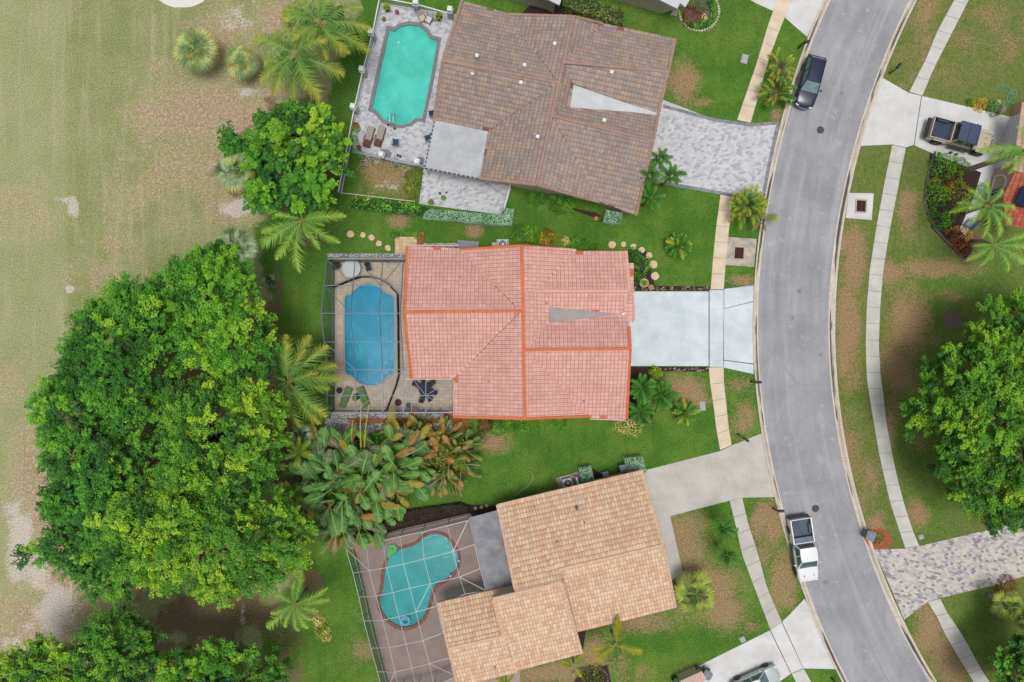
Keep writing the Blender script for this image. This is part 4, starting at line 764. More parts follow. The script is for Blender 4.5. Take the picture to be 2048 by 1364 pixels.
# ================================================================ VEGETATION
def leafquads(P, N, size, asp, C):
    """diamond leaves at P with normals N"""
    k = len(P); t = rng.normal(size=(k, 3)); t -= (t*N).sum(1)[:, None]*N; t /= np.linalg.norm(t, axis=1)[:, None]+1e-9; b = np.cross(N, t)
    s = (size*(.7+.6*rng.random(k)))[:, None]; a = s*asp
    V = np.stack([P-t*s*.5, P+b*a*.5+t*s*.05, P+t*s*.5-N*s*.12, P-b*a*.5+t*s*.05], 1).reshape(-1, 3); F = np.arange(4*k).reshape(k, 4); return V, F, np.repeat(C, 4, 0)
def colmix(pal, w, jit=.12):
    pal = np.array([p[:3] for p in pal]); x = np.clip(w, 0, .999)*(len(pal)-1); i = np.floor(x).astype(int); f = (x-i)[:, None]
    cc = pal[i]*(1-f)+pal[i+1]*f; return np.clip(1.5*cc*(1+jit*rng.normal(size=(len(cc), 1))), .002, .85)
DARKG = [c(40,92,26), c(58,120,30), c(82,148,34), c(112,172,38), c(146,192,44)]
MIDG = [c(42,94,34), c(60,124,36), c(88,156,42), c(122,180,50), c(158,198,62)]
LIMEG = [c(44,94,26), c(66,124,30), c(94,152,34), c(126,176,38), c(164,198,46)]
def canopy(outline, zt, zb, pal, spacing=.95, pr=.74, nl=330, lsize=.17, asp=.55, seed=0, rough=1.0, zedge=.35, elong=1.7):
    """leaf positions of a broad crown: puffs set over a domed height field inside the outline"""
    g = np.random.default_rng(seed); ze_ = zb+(zt-zb)*.66; poly = [tuple(W(x, y, ze_)[:2]) for x, y in outline]; A_ = np.array(poly); lo, hi = A_.min(0), A_.max(0); cx, cy = A_.mean(0)
    out = []
    for layer, (sp, dz, sh) in enumerate(((spacing*.93, 0, .75), (spacing*.85, -1.0, .8))):
        xs = np.arange(lo[0], hi[0], sp); ys = np.arange(lo[1], hi[1], sp*.87); X, Y = np.meshgrid(xs, ys); X[1::2] += sp/2; q = np.stack([X.ravel(), Y.ravel()], 1)+g.uniform(-.4, .4, (X.size, 2))*sp
        q = q[inside(q, poly)]; d = dist_edges(q, poly); q = q[d > sh]; d = d[d > sh]; D = max(2.0, d.max()*.75)
        h = zb+(zt-zb)*(zedge*.6+(1-zedge*.6)*np.sqrt(np.clip(1-(1-np.minimum(d/D, 1))**2, 0, 1)))+(vnoise(q[:, 0]+seed*7, q[:, 1], 1.9)-.5)*2.0*rough+g.normal(size=len(q))*.36+dz
        out.append(np.column_stack([q, h, np.full(len(q), layer), d]))
    Q = np.concatenate(out); n_ = len(Q); rad = Q[:, :2]-np.array([cx, cy]); rad = rad/(np.linalg.norm(rad, axis=1)[:, None]+1e-6)
    ang = np.arctan2(rad[:, 1], rad[:, 0])+g.normal(size=n_)*.6; ax = np.stack([np.cos(ang), np.sin(ang), .35-.1*g.random(n_)], 1); ax /= np.linalg.norm(ax, axis=1)[:, None]
    rr = pr*(.6+.7*g.random(n_)); cnt = np.maximum(12, (nl*rr**1.6/pr**1.6*np.where(Q[:, 3] > 0, .65, 1)).astype(int)); ix = np.repeat(np.arange(n_), cnt); k = len(ix)
    u = g.normal(size=(k, 3)); u[:, 2] = np.abs(u[:, 2])*1.0-.25; u /= np.linalg.norm(u, axis=1)[:, None]; rs = (.55+.45*g.random(k)**.5)[:, None]
    NT_ = 6; tw = g.normal(size=(n_, NT_, 3)); tw[:, :, 2] = np.abs(tw[:, :, 2])*.55+.05; tw = tw/np.linalg.norm(tw, axis=2)[:, :, None]+ax[:, None, :]*.75*(elong/1.7); tw /= np.linalg.norm(tw, axis=2)[:, :, None]
    dj = tw[ix, g.integers(0, NT_, k)]; tt = g.random(k)[:, None]**.75; loc = dj*tt*rr[ix][:, None]*1.45+u*rr[ix][:, None]*(.34-.14*tt)-np.array([0, 0, .25])*rr[ix][:, None]
    P = Q[ix, :3]+loc; P[:, 2] = np.maximum(P[:, 2], .05)
    N = u*.8+np.array([0, 0, 1.3])+g.normal(size=(k, 3))*.4; N /= np.linalg.norm(N, axis=1)[:, None]
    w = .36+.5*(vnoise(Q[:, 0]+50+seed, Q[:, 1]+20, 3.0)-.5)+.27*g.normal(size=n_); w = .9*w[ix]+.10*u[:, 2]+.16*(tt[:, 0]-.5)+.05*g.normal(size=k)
    V, F, C = leafquads(P, N, np.full(k, lsize), asp, colmix(pal, w)); return V, F, C, Q
barkm = mat('bark', c(140,124,108), .95, 0, .25, 3, 20, .03); palmbark = mat('palm_bark', c(168,156,140), .9, 0, .2, 2, 14, .02)
def tree(outline, zt, zb, pal, label, seed, group=None, trunkpx=None, name='broadleaf_tree', **kw):
    if kw.get('lsize'): kw['lsize'] *= .75
    V, F, C, Q = canopy(outline, zt, zb, pal, seed=seed, **kw); ctr = trunkpx or (sum(p[0] for p in outline)/len(outline), sum(p[1] for p in outline)/len(outline)); b0 = W(*ctr)
    t = thing(name, b0, label, 'tree', group); me = cmesh('crown', V-np.array(b0), F, C); link(bpy.data.objects.new('crown', me), t)
    m = MB(); g = random.Random(seed); hb = zb*.55+.6; m.tube([(0, 0, -.1), (.05, 0, hb*.5), (0, .1, hb)], [.42, .32, .28], 9)
    idx_ = g.sample(range(len(Q)), min(22, len(Q)))
    for i in idx_:
        e = Vector(Q[i, :3])-b0; s_ = Vector((0, 0, hb*g.uniform(.6, 1))); mid = s_.lerp(e, .5)+Vector((g.uniform(-.5, .5), g.uniform(-.5, .5), -.5)); m.tube([s_, mid, e], [.16, .1, .03], 6)
    m.build('trunk', barkm, t, smooth=True); return t
def wob(cx, cy, rx, ry, k=28, j=.11, seed=1, rot=0):
    g = random.Random(seed); ph = [g.uniform(0, 6.28) for _ in range(4)]; out = []
    for i in range(k):
        a = 2*math.pi*i/k; r = 1+j*(math.sin(3*a+ph[0])*.5+math.sin(5*a+ph[1])*.5+math.sin(8*a+ph[2])*.4+g.uniform(-.35, .35)); x, y = rx*r*math.cos(a), ry*r*math.sin(a)
        out.append((cx+x*math.cos(rot)-y*math.sin(rot), cy+x*math.sin(rot)+y*math.cos(rot)))
    return out
BT = 'big dense green trees massed beside the golf course'
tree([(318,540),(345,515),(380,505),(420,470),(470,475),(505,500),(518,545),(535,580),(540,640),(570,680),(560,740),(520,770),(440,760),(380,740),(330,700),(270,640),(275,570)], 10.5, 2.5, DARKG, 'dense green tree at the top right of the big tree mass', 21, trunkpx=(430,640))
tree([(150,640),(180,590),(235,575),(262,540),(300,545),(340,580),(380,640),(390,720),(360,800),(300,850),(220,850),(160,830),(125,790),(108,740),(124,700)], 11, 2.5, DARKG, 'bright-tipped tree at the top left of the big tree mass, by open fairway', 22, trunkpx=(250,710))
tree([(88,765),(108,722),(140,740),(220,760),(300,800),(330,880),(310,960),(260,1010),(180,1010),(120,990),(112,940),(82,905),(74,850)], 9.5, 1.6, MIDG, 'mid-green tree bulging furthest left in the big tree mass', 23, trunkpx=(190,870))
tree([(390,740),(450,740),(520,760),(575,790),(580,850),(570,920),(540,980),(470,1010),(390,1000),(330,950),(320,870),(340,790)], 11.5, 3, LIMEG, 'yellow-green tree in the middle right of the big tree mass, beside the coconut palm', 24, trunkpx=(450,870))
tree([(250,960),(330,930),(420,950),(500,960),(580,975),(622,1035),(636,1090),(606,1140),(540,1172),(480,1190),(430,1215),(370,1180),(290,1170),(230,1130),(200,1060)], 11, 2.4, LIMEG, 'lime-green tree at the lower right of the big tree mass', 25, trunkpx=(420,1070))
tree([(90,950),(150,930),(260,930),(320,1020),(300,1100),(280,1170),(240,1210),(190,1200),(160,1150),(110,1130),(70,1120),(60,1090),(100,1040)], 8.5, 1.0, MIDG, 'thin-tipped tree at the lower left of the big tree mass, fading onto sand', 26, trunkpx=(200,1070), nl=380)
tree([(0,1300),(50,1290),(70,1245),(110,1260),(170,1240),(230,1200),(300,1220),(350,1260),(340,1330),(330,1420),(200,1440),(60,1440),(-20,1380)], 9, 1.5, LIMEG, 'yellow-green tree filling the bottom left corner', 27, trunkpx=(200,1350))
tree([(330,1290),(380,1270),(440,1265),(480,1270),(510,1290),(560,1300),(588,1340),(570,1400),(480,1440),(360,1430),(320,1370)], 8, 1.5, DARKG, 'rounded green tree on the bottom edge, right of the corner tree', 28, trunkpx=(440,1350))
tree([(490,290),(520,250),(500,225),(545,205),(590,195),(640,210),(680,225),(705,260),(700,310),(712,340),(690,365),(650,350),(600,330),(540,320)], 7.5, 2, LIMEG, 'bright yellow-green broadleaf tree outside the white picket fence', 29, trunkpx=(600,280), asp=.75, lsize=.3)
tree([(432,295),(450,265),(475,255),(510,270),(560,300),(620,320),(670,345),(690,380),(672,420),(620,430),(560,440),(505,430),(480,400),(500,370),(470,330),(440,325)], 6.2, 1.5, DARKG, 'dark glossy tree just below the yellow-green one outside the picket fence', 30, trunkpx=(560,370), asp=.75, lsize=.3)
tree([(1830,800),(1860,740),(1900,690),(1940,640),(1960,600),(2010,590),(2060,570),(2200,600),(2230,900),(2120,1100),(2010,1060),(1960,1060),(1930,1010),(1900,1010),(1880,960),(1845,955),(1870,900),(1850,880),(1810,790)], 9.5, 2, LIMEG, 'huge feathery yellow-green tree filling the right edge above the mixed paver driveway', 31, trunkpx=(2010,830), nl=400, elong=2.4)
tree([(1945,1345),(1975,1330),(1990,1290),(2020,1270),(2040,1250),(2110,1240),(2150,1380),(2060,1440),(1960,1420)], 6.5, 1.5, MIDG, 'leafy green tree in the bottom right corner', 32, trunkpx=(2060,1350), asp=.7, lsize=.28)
tree(wob(700,62,44,34,seed=4), 4, .8, LIMEG, 'small bright green bushy tree behind the coconut palms near the fence corner', 33, asp=.7, lsize=.28)
# --------------- shrubs
def shrub(px, py, r, h, pal, label, seed, cat='shrub', group=None, name='shrub', lsize=.13, asp=.55, dens=230, ry=None, rot=0.0, spiky=False, w0=.45):
    g = np.random.default_rng(seed); b0 = W(px, py, h*.45); b0.z = 0; ry = ry or r; k = int(dens*(r*ry)**.5*(r*ry)**.5*2.0)+60
    u = g.normal(size=(k, 3)); u[:, 2] = np.abs(u[:, 2]); u /= np.linalg.norm(u, axis=1)[:, None]; th = np.arctan2(u[:, 1], u[:, 0]); lump = 1+.10*np.sin(3*th+seed)+.08*np.sin(7*th+2*seed+u[:, 2]*5)+.05*g.normal(size=k)
    rs = (.7+.3*g.random(k)**.4)*lump; P = u*rs[:, None]*np.array([r, ry, h]); ca, sa = math.cos(rot), math.sin(rot); P[:, :2] = P[:, :2]@np.array([[ca, sa], [-sa, ca]]); P[:, 2] = np.maximum(.03, P[:, 2])
    N = u*.9+g.normal(size=(k, 3))*.4+np.array([0, 0, .5]); N /= np.linalg.norm(N, axis=1)[:, None]
    w = w0+.9*(vnoise(P[:, 0]*1.0+seed*3, P[:, 1]+9, .45)-.5)+.1*g.normal(size=k)
    V, F, C = leafquads(P, N, np.full(k, lsize), asp, colmix(pal, w)); me = cmesh(name, V, F, C); o = bpy.data.objects.new(name, me); o.location = b0; link(o); return tag(o, label, cat, group)
CROTON = [c(96,40,24), c(150,90,30), c(206,150,40), c(226,190,60), c(90,110,40)]; VARIEG = [c(130,140,60), c(180,176,80), c(220,208,120), c(236,226,150)]; REDL = [c(70,44,30), c(110,50,36), c(150,64,44), c(90,84,40)]
OLIVE = [c(70,84,30), c(100,116,36), c(140,150,44), c(176,170,52)]; BLUEG = [c(120,160,128), c(142,184,148), c(162,202,166), c(182,216,182)]; PINKW = [c(90,110,60), c(170,150,140), c(214,190,190)]; WHITEF = [c(70,110,50), c(200,200,190), c(236,236,230)]
for a_ in [
 (1049,471,1.25,1.5,LIMEG,'bright green mounded shrub behind the air conditioner of the pink-tiled house',1),(1096,473,.85,1.1,CROTON,'yellow and bronze croton beside the bright green mound',2),(1131,482,.45,.7,VARIEG,'small cream-tipped plant right of the croton',3),
 (1150,482,.55,.8,MIDG,'low leafy plant second along the pink house north wall after the cream-tipped one',4),(1168,489,.6,.8,MIDG,'low leafy plant where the pink roof steps back, left of the stones',5),(1185,493,.45,.7,LIMEG,'small light green plant at the end of the north wall row',6),
 (1279,530,1.15,1.3,MIDG,'rounded green shrub inside the curve of stepping stones',7),(1270,508,.7,1.0,DARKG,'dark shrub at the north-east corner of the pink roof',8),(1272,560,.6,.9,MIDG,'small green shrub next to the potted plant by the driveway',9),
 (1258,846,1.35,.45,VARIEG,'yellow and cream ground cover curving at the corner of the pink house',10),(1305,798,.75,1.0,VARIEG,'yellow variegated bush between the front palms',11),(1290,770,.6,.8,REDL,'reddish-brown bush among the front palms',12),(1298,815,.5,.9,REDL,'small red-leaved plant low among the front palms',13),
 (1310,745,.65,.9,LIMEG,'spiky lime plant at the driveway edge by the front palms',14),(1075,392,.9,1.2,MIDG,'green bush against the brown house wall, left one',15),(1125,405,1.15,1.3,MIDG,'wider green bush against the brown house wall, right one',16),(1108,397,.5,.9,DARKG,'small dark bush between the two brown house wall bushes',17),
 (828,352,.85,1.2,OLIVE,'upper yellow-olive shrub at the patio edge in the fenced garden',18),(826,378,.8,1.1,OLIVE,'lower yellow-olive shrub at the patio edge in the fenced garden',19),
 (1000,852,.9,.7,MIDG,'low green planting along the south wall, left section',20),(970,850,.8,.7,REDL,'reddish low planting at the south wall near the brick path',21),(1045,850,.8,.7,MIDG,'low green planting along the south wall, middle section',22),(1085,846,.7,.6,LIMEG,'lime low planting along the south wall below the ridge',23),(1120,845,.7,.6,MIDG,'low green planting along the south wall, right section',24),
 (1757,1077,.62,.5,DARKG,'dark green bush in a red mulch ring beside the grey wheelie bin',25),(1385,32,1.0,.9,REDL,'red-leaved bush in the oval bed at the top edge',27),(1402,-4,1.2,1.3,LIMEG,'bright green bush at the top of the oval bed',28),(1406,35,.4,.7,VARIEG,'little cream plant in the middle of the oval bed',29),
 (1890,330,1.25,1.5,MIDG,'large round dark shrub beside the tan pickup driveway',30),(1912,348,.9,1.2,OLIVE,'olive shrub under the leaning palm trunk',31),(1878,390,1.15,1.4,DARKG,'dark grey-green round shrub at the left of the garden bed',32),(1920,385,1.15,1.3,OLIVE,'olive green shrub right of the orange flowers',33),(1924,330,.8,.9,MIDG,'low green shrub at the walkway edge under the palm frond',34),
 (1898,374,.5,.8,CROTON,'small orange and yellow plant between the garden shrubs',35),(1885,440,.95,1.1,MIDG,'green shrub at the south of the garden bed by the blue chair',36),(1900,436,.6,1.0,DARKG,'dark small shrub beside the blue-grey garden chair',37),(1922,473,1.1,1.2,CROTON,'large orange-yellow croton at the tip of the garden bed',38),(1930,496,.7,.8,REDL,'dark red plant below the orange croton',39),(1868,362,.7,.7,OLIVE,'small ragged plant on the left rim of the garden bed',40),
 (1866,425,.5,.5,LIMEG,'small spiky lime plant on the rim of the garden bed',41),(1965,385,.9,1.0,MIDG,'green planting under the arched window',42),(1960,208,.7,.7,CROTON,'orange flowering plant along the driveway top edge',43),(1990,214,.8,.7,MIDG,'green planting beside the coiled turquoise hose',44),(1942,204,.4,.5,DARKG,'small dark plant at the driveway top edge, leftmost',45),(2002,218,.5,.6,PINKW,'pale leaved plant near the garage corner',46),
 (2016,1172,1.0,.9,REDL,'red croton beside the mixed paver driveway',47),(710,255,.5,.7,LIMEG,'leafy plant on the fence beside the wicker loungers',48),(706,280,.5,.8,MIDG,'green plant behind the left wicker lounger',49),(712,250,.25,.9,[c(150,30,40),c(210,40,60),c(226,60,80)],'red flowering plant on the picket fence',50),
 (730,318,.7,.6,PINKW,'pinkish bush at the corner under the pool deck wall',51),(715,310,.7,.7,MIDG,'green bush at the outer corner of the pool deck wall',52),(755,318,.45,.4,WHITEF,'white flowers under the deck wall, left patch',53),(790,325,.5,.4,WHITEF,'white flowers under the deck wall, middle patch',54),(822,331,.4,.4,WHITEF,'white flowers under the deck wall, right patch',55),
 (1185,1356,1.2,.8,OLIVE,'low green bush in a stone ring on the bottom edge',56),(642,1262,.75,.8,VARIEG,'pale cream bush below the young palm on the lower lawn',57),(636,1240,.6,.7,VARIEG,'smaller cream bush right under the young palm',58),(652,1275,.5,.6,VARIEG,'lowest tuft of the cream bushes on the lower lawn',59),
 (789,468,.45,.6,LIMEG,'small spiky tuft at the left of the peach patio',60),(836,470,.45,.6,DARKG,'dark spiky plant on the orange brick square',61),(1287,568,.38,.5,VARIEG,'x',62),(935,858,.6,.7,MIDG,'small green plant by the end of the brick path',63),(535,560,.6,.5,MIDG,'grey-green low palmetto on the shaded lawn by the big trees',64),(1020,845,.5,.5,LIMEG,'small lime tuft by the south wall',65)]:
    if a_[5] == 'x': continue
    shrub(*a_)
# hedges: clipped box-shaped masses of leaves
def hedge(poly, h, pal, label, seed, lsize=.125, dens=280, rough=.04, group=None, coord=None, w0=.45, core=None):
    P2 = [tuple(W(x, y, h*.8)[:2]) for x, y in poly]; g = np.random.default_rng(seed); A_ = np.array(P2); lo, hi = A_.min(0), A_.max(0); ar = np.prod(hi-lo); k = int(dens*ar); q = lo+g.random((k, 2))*(hi-lo); q = q[inside(q, P2)]; k1 = len(q)
    d = dist_edges(q, P2); top = np.column_stack([q, h-.2*np.exp(-d/.12)+rough*g.normal(size=k1)+(vnoise(q[:, 0], q[:, 1], .6)-.5)*rough*3]); N1 = np.tile([0, 0, 1.], (k1, 1))
    S_, N2 = [], []
    for i in range(len(P2)):
        a, b = A_[i], A_[(i+1) % len(P2)]; L = np.linalg.norm(b-a); m = int(L*h*dens*.7); t_ = g.random(m)[:, None]; nn = np.array([b[1]-a[1], a[0]-b[0]])/max(L, 1e-6)
        if inside(np.array([(a+b)/2+nn*.05]), P2)[0]: nn = -nn
        S_.append(np.column_stack([a+(b-a)*t_-nn*.05, g.random(m)*h])); N2.append(np.tile([nn[0], nn[1], .5], (m, 1)))
    P = np.concatenate([top]+S_); N = np.concatenate([N1]+N2)+g.normal(size=(len(P), 3))*.5; N /= np.linalg.norm(N, axis=1)[:, None]; w = w0+.8*(vnoise(P[:, 0]+seed, P[:, 1], .5)-.5)+.12*g.normal(size=len(P))
    V, F, C = leafquads(P, N, np.full(len(P), lsize), .6, colmix(pal, w)); b0 = np.array([A_[:, 0].mean(), A_[:, 1].mean(), 0]); me = cmesh('hedge', V-b0, F, C); I = offset(P2, -.12); bm = MB(); bm.prism([(x-b0[0], y-b0[1]) for x, y in I], 0, h-.14)
    o = bpy.data.objects.new('hedge', me); o.location = b0; link(o); tag(o, label, 'hedge', group); bm.build('hedge_core', core or mat('hedge_core', c(50,70,40), .95, 0, .3), o); return o
hedge([(862,418),(930,424),(1000,430),(1008,416),(1029,418),(1024,450),(980,449),(900,441),(845,436),(850,424)], 1.2, BLUEG, 'long clipped blue-green hedge below the paved patio', 101)
hedge([(700,396),(760,398),(830,408),(868,420),(866,432),(800,426),(740,420),(700,414)], .9, MIDG, 'loose leafy green hedge running left from the blue-green hedge', 102, .2, 90, .12)
hedge([(1212,420),(1246,426),(1240,449),(1206,443)], 1.3, BLUEG, 'square clipped blue-green shrub by the brown house corner', 103)
hedge([(1157,936),(1182,932),(1189,962),(1164,966)], 1.2, BLUEG, 'single clipped hedge block right of the outdoor air conditioner', 104)
hedge([(1248,917),(1284,912),(1294,944),(1256,952)], 1.3, BLUEG, 'double clipped hedge block with a bare twiggy middle, at the beige driveway', 105)
hedge([(1125,-5),(1165,-8),(1250,25),(1246,50),(1228,52),(1180,35),(1125,12)], 1.5, [c(60,84,40), c(90,116,54), c(130,140,70), c(150,150,90)], 'long loose hedge above the brown roof at the top edge', 106, .18, 110, .1)
hedge([(735,1040),(830,1018),(920,1006),(938,1012),(938,1022),(870,1038),(790,1062),(735,1078)], .7, [c(44,38,36), c(62,54,46), c(80,74,58)], 'dark low hedge along the top of the white-framed enclosure', 107, .12, 150, .06, core=mulch)
def arc(cx, cy, r0, r1, a0, a1, k=16): return [(cx+r1*math.cos(R(a0+(a1-a0)*i/k)), cy+r1*math.sin(R(a0+(a1-a0)*i/k))) for i in range(k+1)]+[(cx+r0*math.cos(R(a1-(a1-a0)*i/k)), cy+r0*math.sin(R(a1-(a1-a0)*i/k))) for i in range(k+1)]
hedge(arc(1398, 20, 24, 36, -50, 150), .5, MIDG, 'low green hedge curving round the oval bed at the top edge', 108, .1, 200)
hedge([(655,826),(665,826),(665,822),(655,822)], .3, MIDG, 'tiny green edging clump at the lower left corner of the dark screen enclosure', 109)
# --------------- palms
def feather(name, L, e0, droop, ll, pal, npair=34, lw=.07, sag=.5, sweep=.75, rw=.035, curl=0.0, seed=0):
    """one pinnate frond along +X; pal: base colour to tip colour"""
    g = np.random.default_rng(seed); ns = 16; s = np.linspace(0, 1, ns+1); th = e0-droop*s**1.2; dx = np.cos(th)/ns*L; dz = np.sin(th)/ns*L; X = np.concatenate([[0], np.cumsum(dx[:-1])]); Z = np.concatenate([[0], np.cumsum(dz[:-1])]); Y = curl*L*s**2
    V, F, C = [], [], []; pal = np.array([p[:3] for p in pal])
    def pc(t): x = min(.999, max(0, t))*(len(pal)-1); i = int(x); return pal[i]*(1-(x-i))+pal[i+1]*(x-i)
    rc = np.array(c(186,178,84)[:3])
    for i in range(ns):
        w0, w1 = rw*(1.2-s[i]), rw*(1.2-s[i+1]); n0 = len(V); V += [(X[i], Y[i]-w0, Z[i]+.01), (X[i], Y[i]+w0, Z[i]+.01), (X[i+1], Y[i+1]+w1, Z[i+1]+.01), (X[i+1], Y[i+1]-w1, Z[i+1]+.01)]; F.append((n0, n0+1, n0+2, n0+3)); C += [rc*.6+pc(s[i])*.4]*4
    for i in range(npair):
        t = .12+.88*(i+.5)/npair; x, z, y = np.interp(t, s, X), np.interp(t, s, Z), np.interp(t, s, Y); l = ll*math.sin(math.pi*min(1, .18+.8*t))**.6*(1.0 if t < .8 else 1-(t-.8)*2.0); a = sweep+.5*t
        for sd in (-1, 1):
            aa = a+g.normal()*.2; d = np.array([math.sin(aa)*.0+math.cos(1.35-aa*.6)*1.0, sd*math.sin(1.35-aa*.6+.25), 0]); d /= np.linalg.norm(d); k = 3; p = np.array([x, y, z]); up = .25; li = l*(.7+.45*g.random()); wv = np.array([d[1], -d[0], 0])*lw*.5; n0 = len(V); cc = pc(t+.08*g.normal())*(1+.12*g.normal())
            for j in range(k+1):
                q = p+d*li*j/k+np.array([0, 0, up*li*j/k-sag*li*(j/k)**2*(.6+1.1*((i*7+(sd > 0)*3) % 5)/4)]); wj = wv*(1-.9*(j/k)**2); tw = np.array([0, 0, lw*.25*sd]); V += [tuple(q-wj-tw*0), tuple(q+wj+tw)]; C += [cc, cc]
            for j in range(k): F.append((n0+2*j, n0+2*j+1, n0+2*j+3, n0+2*j+2))
    return cmesh(name, V, F, np.clip(np.array(C), .003, 1))
def fan(name, L, pal, nseg=26, spread=2.6, cup=.25, droop=.35, seed=0, stalk=.4):
    g = np.random.default_rng(seed); V, F, C = [], [], []; pal = np.array([p[:3] for p in pal]); sl_ = L*stalk; lb = L-sl_; V += [(0, -.02, 0), (0, .02, 0), (sl_, .02, .02), (sl_, -.02, .02)]; F.append((0, 1, 2, 3)); C += [pal[0]]*4
    for i in range(nseg):
        a = spread*((i+.5)/nseg-.5)*2*.5; l = lb*(.75+.25*math.cos(a))*(.9+.15*g.random()); hw = lb*.24*spread/nseg*1.1; d = np.array([math.cos(a), math.sin(a), 0]); sdv = np.array([-d[1], d[0], 0]); o = np.array([sl_, 0, 0]); n0 = len(V); zz = (.02 if i % 2 else -.02)
        for j, (t, w_) in enumerate(((0, .1), (.5, 1), (.8, .6), (1, .08))):
            q = o+d*l*t+np.array([0, 0, cup*l*t-droop*l*t**2.2+zz]); V += [tuple(q-sdv*hw*w_), tuple(q+sdv*hw*w_)]; x = min(.999, t)*(len(pal)-1); k = int(x); cc = (pal[k]*(1-(x-k))+pal[k+1]*(x-k))*(1+.22*g.normal()); C += [cc, cc]
        for j in range(3): F.append((n0+2*j, n0+2*j+1, n0+2*j+3, n0+2*j+2))
    return cmesh(name, V, F, np.clip(np.array(C), .003, 1))
def paddle(name, L, Wd, pal, droop=.5, torn=.3, seed=0, stalk=.35):
    g = np.random.default_rng(seed); V, F, C = [], [], []; pal = np.array([p[:3] for p in pal]); ns = 14; sl_ = L*stalk
    V += [(0, -.03, 0), (0, .03, 0), (sl_, .025, sl_*.6), (sl_, -.025, sl_*.6)]; F.append((0, 1, 2, 3)); C += [np.array(c(150,160,80)[:3])]*4
    def pos(t): return np.array([sl_+(L-sl_)*t*(1-.1*t), 0, sl_*.6+(L-sl_)*(.35*t-droop*t*t)])
    for sd in (-1, 1):
        for i in range(ns):
            t0, t1 = i/ns, (i+1)/ns; gap = .35*(1/ns) if g.random() < torn else 0.0; p0, p1 = pos(t0+gap*.5), pos(t1-gap*.5); w0 = Wd*math.sin(math.pi*(t0*.93+.05))**.55; w1 = Wd*math.sin(math.pi*min(.98, t1*.93+.05))**.55; dr = g.uniform(.05, .35) if gap == 0 else g.uniform(.2, .7); n0 = len(V); fw = .10*L*.3
            V += [tuple(p0), tuple(p1), tuple(p1+np.array([fw, sd*w1*.55, .10*Wd])), tuple(p0+np.array([fw, sd*w0*.55, .10*Wd])), tuple(p1+np.array([fw*2, sd*w1, .1*Wd-dr*w1])), tuple(p0+np.array([fw*2, sd*w0, .1*Wd-dr*w0]))]
            f = [(n0, n0+1, n0+2, n0+3), (n0+3, n0+2, n0+4, n0+5)]; F += f if sd > 0 else [q[::-1] for q in f]; x = min(.999, t0)*(len(pal)-1); k = int(x); cc = (pal[k]*(1-(x-k))+pal[k+1]*(x-k))*(1+.08*g.normal()); C += [cc, cc, cc*.97, cc*.97, cc*.9, cc*.9]
    for i in range(ns):
        p0, p1 = pos(i/ns), pos((i+1)/ns); n0 = len(V); w = .014; V += [tuple(p0+np.array([0, -w, .015])), tuple(p0+np.array([0, w, .015])), tuple(p1+np.array([0, w, .015])), tuple(p1+np.array([0, -w, .015]))]; F.append((n0, n0+1, n0+2, n0+3)); C += [np.array(c(176,190,110)[:3])]*4
    return cmesh(name, V, F, np.clip(np.array(C), .003, 1))
COCO = [c(84,138,62), c(106,160,68), c(134,178,74), c(168,190,76), c(210,198,80)]; COCO2 = [c(94,134,70), c(124,150,84), c(136,150,76), c(166,164,80)]; QUEEN = [c(92,156,60), c(124,184,70), c(158,206,80), c(190,220,96)]; DKP = [c(34,96,34), c(50,124,38), c(80,150,46), c(122,176,58)]
SABAL = [c(160,206,112), c(190,224,140), c(212,232,150), c(244,222,120)]; ARECA = [c(84,136,40), c(122,166,46), c(164,188,54), c(210,204,70)]; YFAN = [c(130,174,56), c(178,206,72), c(224,226,104)]; GREYP = [c(140,178,124), c(176,204,154), c(206,222,178)]
coco = [feather('frond', 1, R(e), R(d), .27, COCO, 38, .0185, s_, .7, .012, cu, i) for i, (e, d, s_, cu) in enumerate(((35, 75, .6, .05), (20, 70, .8, -.06), (50, 95, .5, .08), (10, 60, 1.0, 0)))]
coco2 = [feather('frond', 1, R(e), R(d), .26, COCO2, 44, .0125, s_, .7, .010, cu, 10+i) for i, (e, d, s_, cu) in enumerate(((30, 70, .7, .05), (15, 65, .9, -.06), (45, 90, .6, .06)))]
queen = [feather('frond', 1, R(e), R(d), .21, QUEEN, 34, .0175, s_, .7, .010, cu, 20+i) for i, (e, d, s_, cu) in enumerate(((30, 80, .7, .06), (20, 70, .5, -.06), (40, 100, .8, .05)))]
dkp = [feather('frond', 1, R(e), R(d), .27, DKP, 24, .055, s_, .7, .012, cu, 30+i) for i, (e, d, s_, cu) in enumerate(((40, 80, .3, .05), (25, 70, .4, -.06), (55, 100, .3, .05)))]
arec = [feather('frond', 1, R(e), R(d), .27, ARECA, 20, .034, s_, .7, .012, cu, 40+i) for i, (e, d, s_, cu) in enumerate(((55, 85, .3, .05), (70, 90, .3, -.06), (35, 75, .4, .05)))]
deadp = [feather('frond', 1, R(15), R(70), .26, [c(150,130,96), c(186,160,110), c(200,150,70)], 24, .035, .5, .7, .012, .05, 50)]
yg4 = [feather('frond', 1, R(12), R(45), .26, [c(120,140,40), c(160,170,40), c(200,190,40)], 40, .03, .25, .85, .014, cu, 60+i) for i, cu in enumerate((.04, -.05))]
sabf = [fan('frond', 1, SABAL, 13, 1.9, .25, .4, 1, .35), fan('frond', 1, [c(110,150,80), c(142,176,106), c(170,190,120)], 13, 2.0, .15, .5, 2, .4), fan('frond', 1, [c(150,166,90), c(190,186,100), c(214,180,96)], 12, 1.8, .0, .5, 3, .35)]
greyf = [fan('frond', 1, GREYP, 14, 2.0, .2, .4, 4, .4), fan('frond', 1, [c(76,104,66), c(116,140,96), c(160,176,120)], 14, 2.0, .1, .5, 5, .45)]
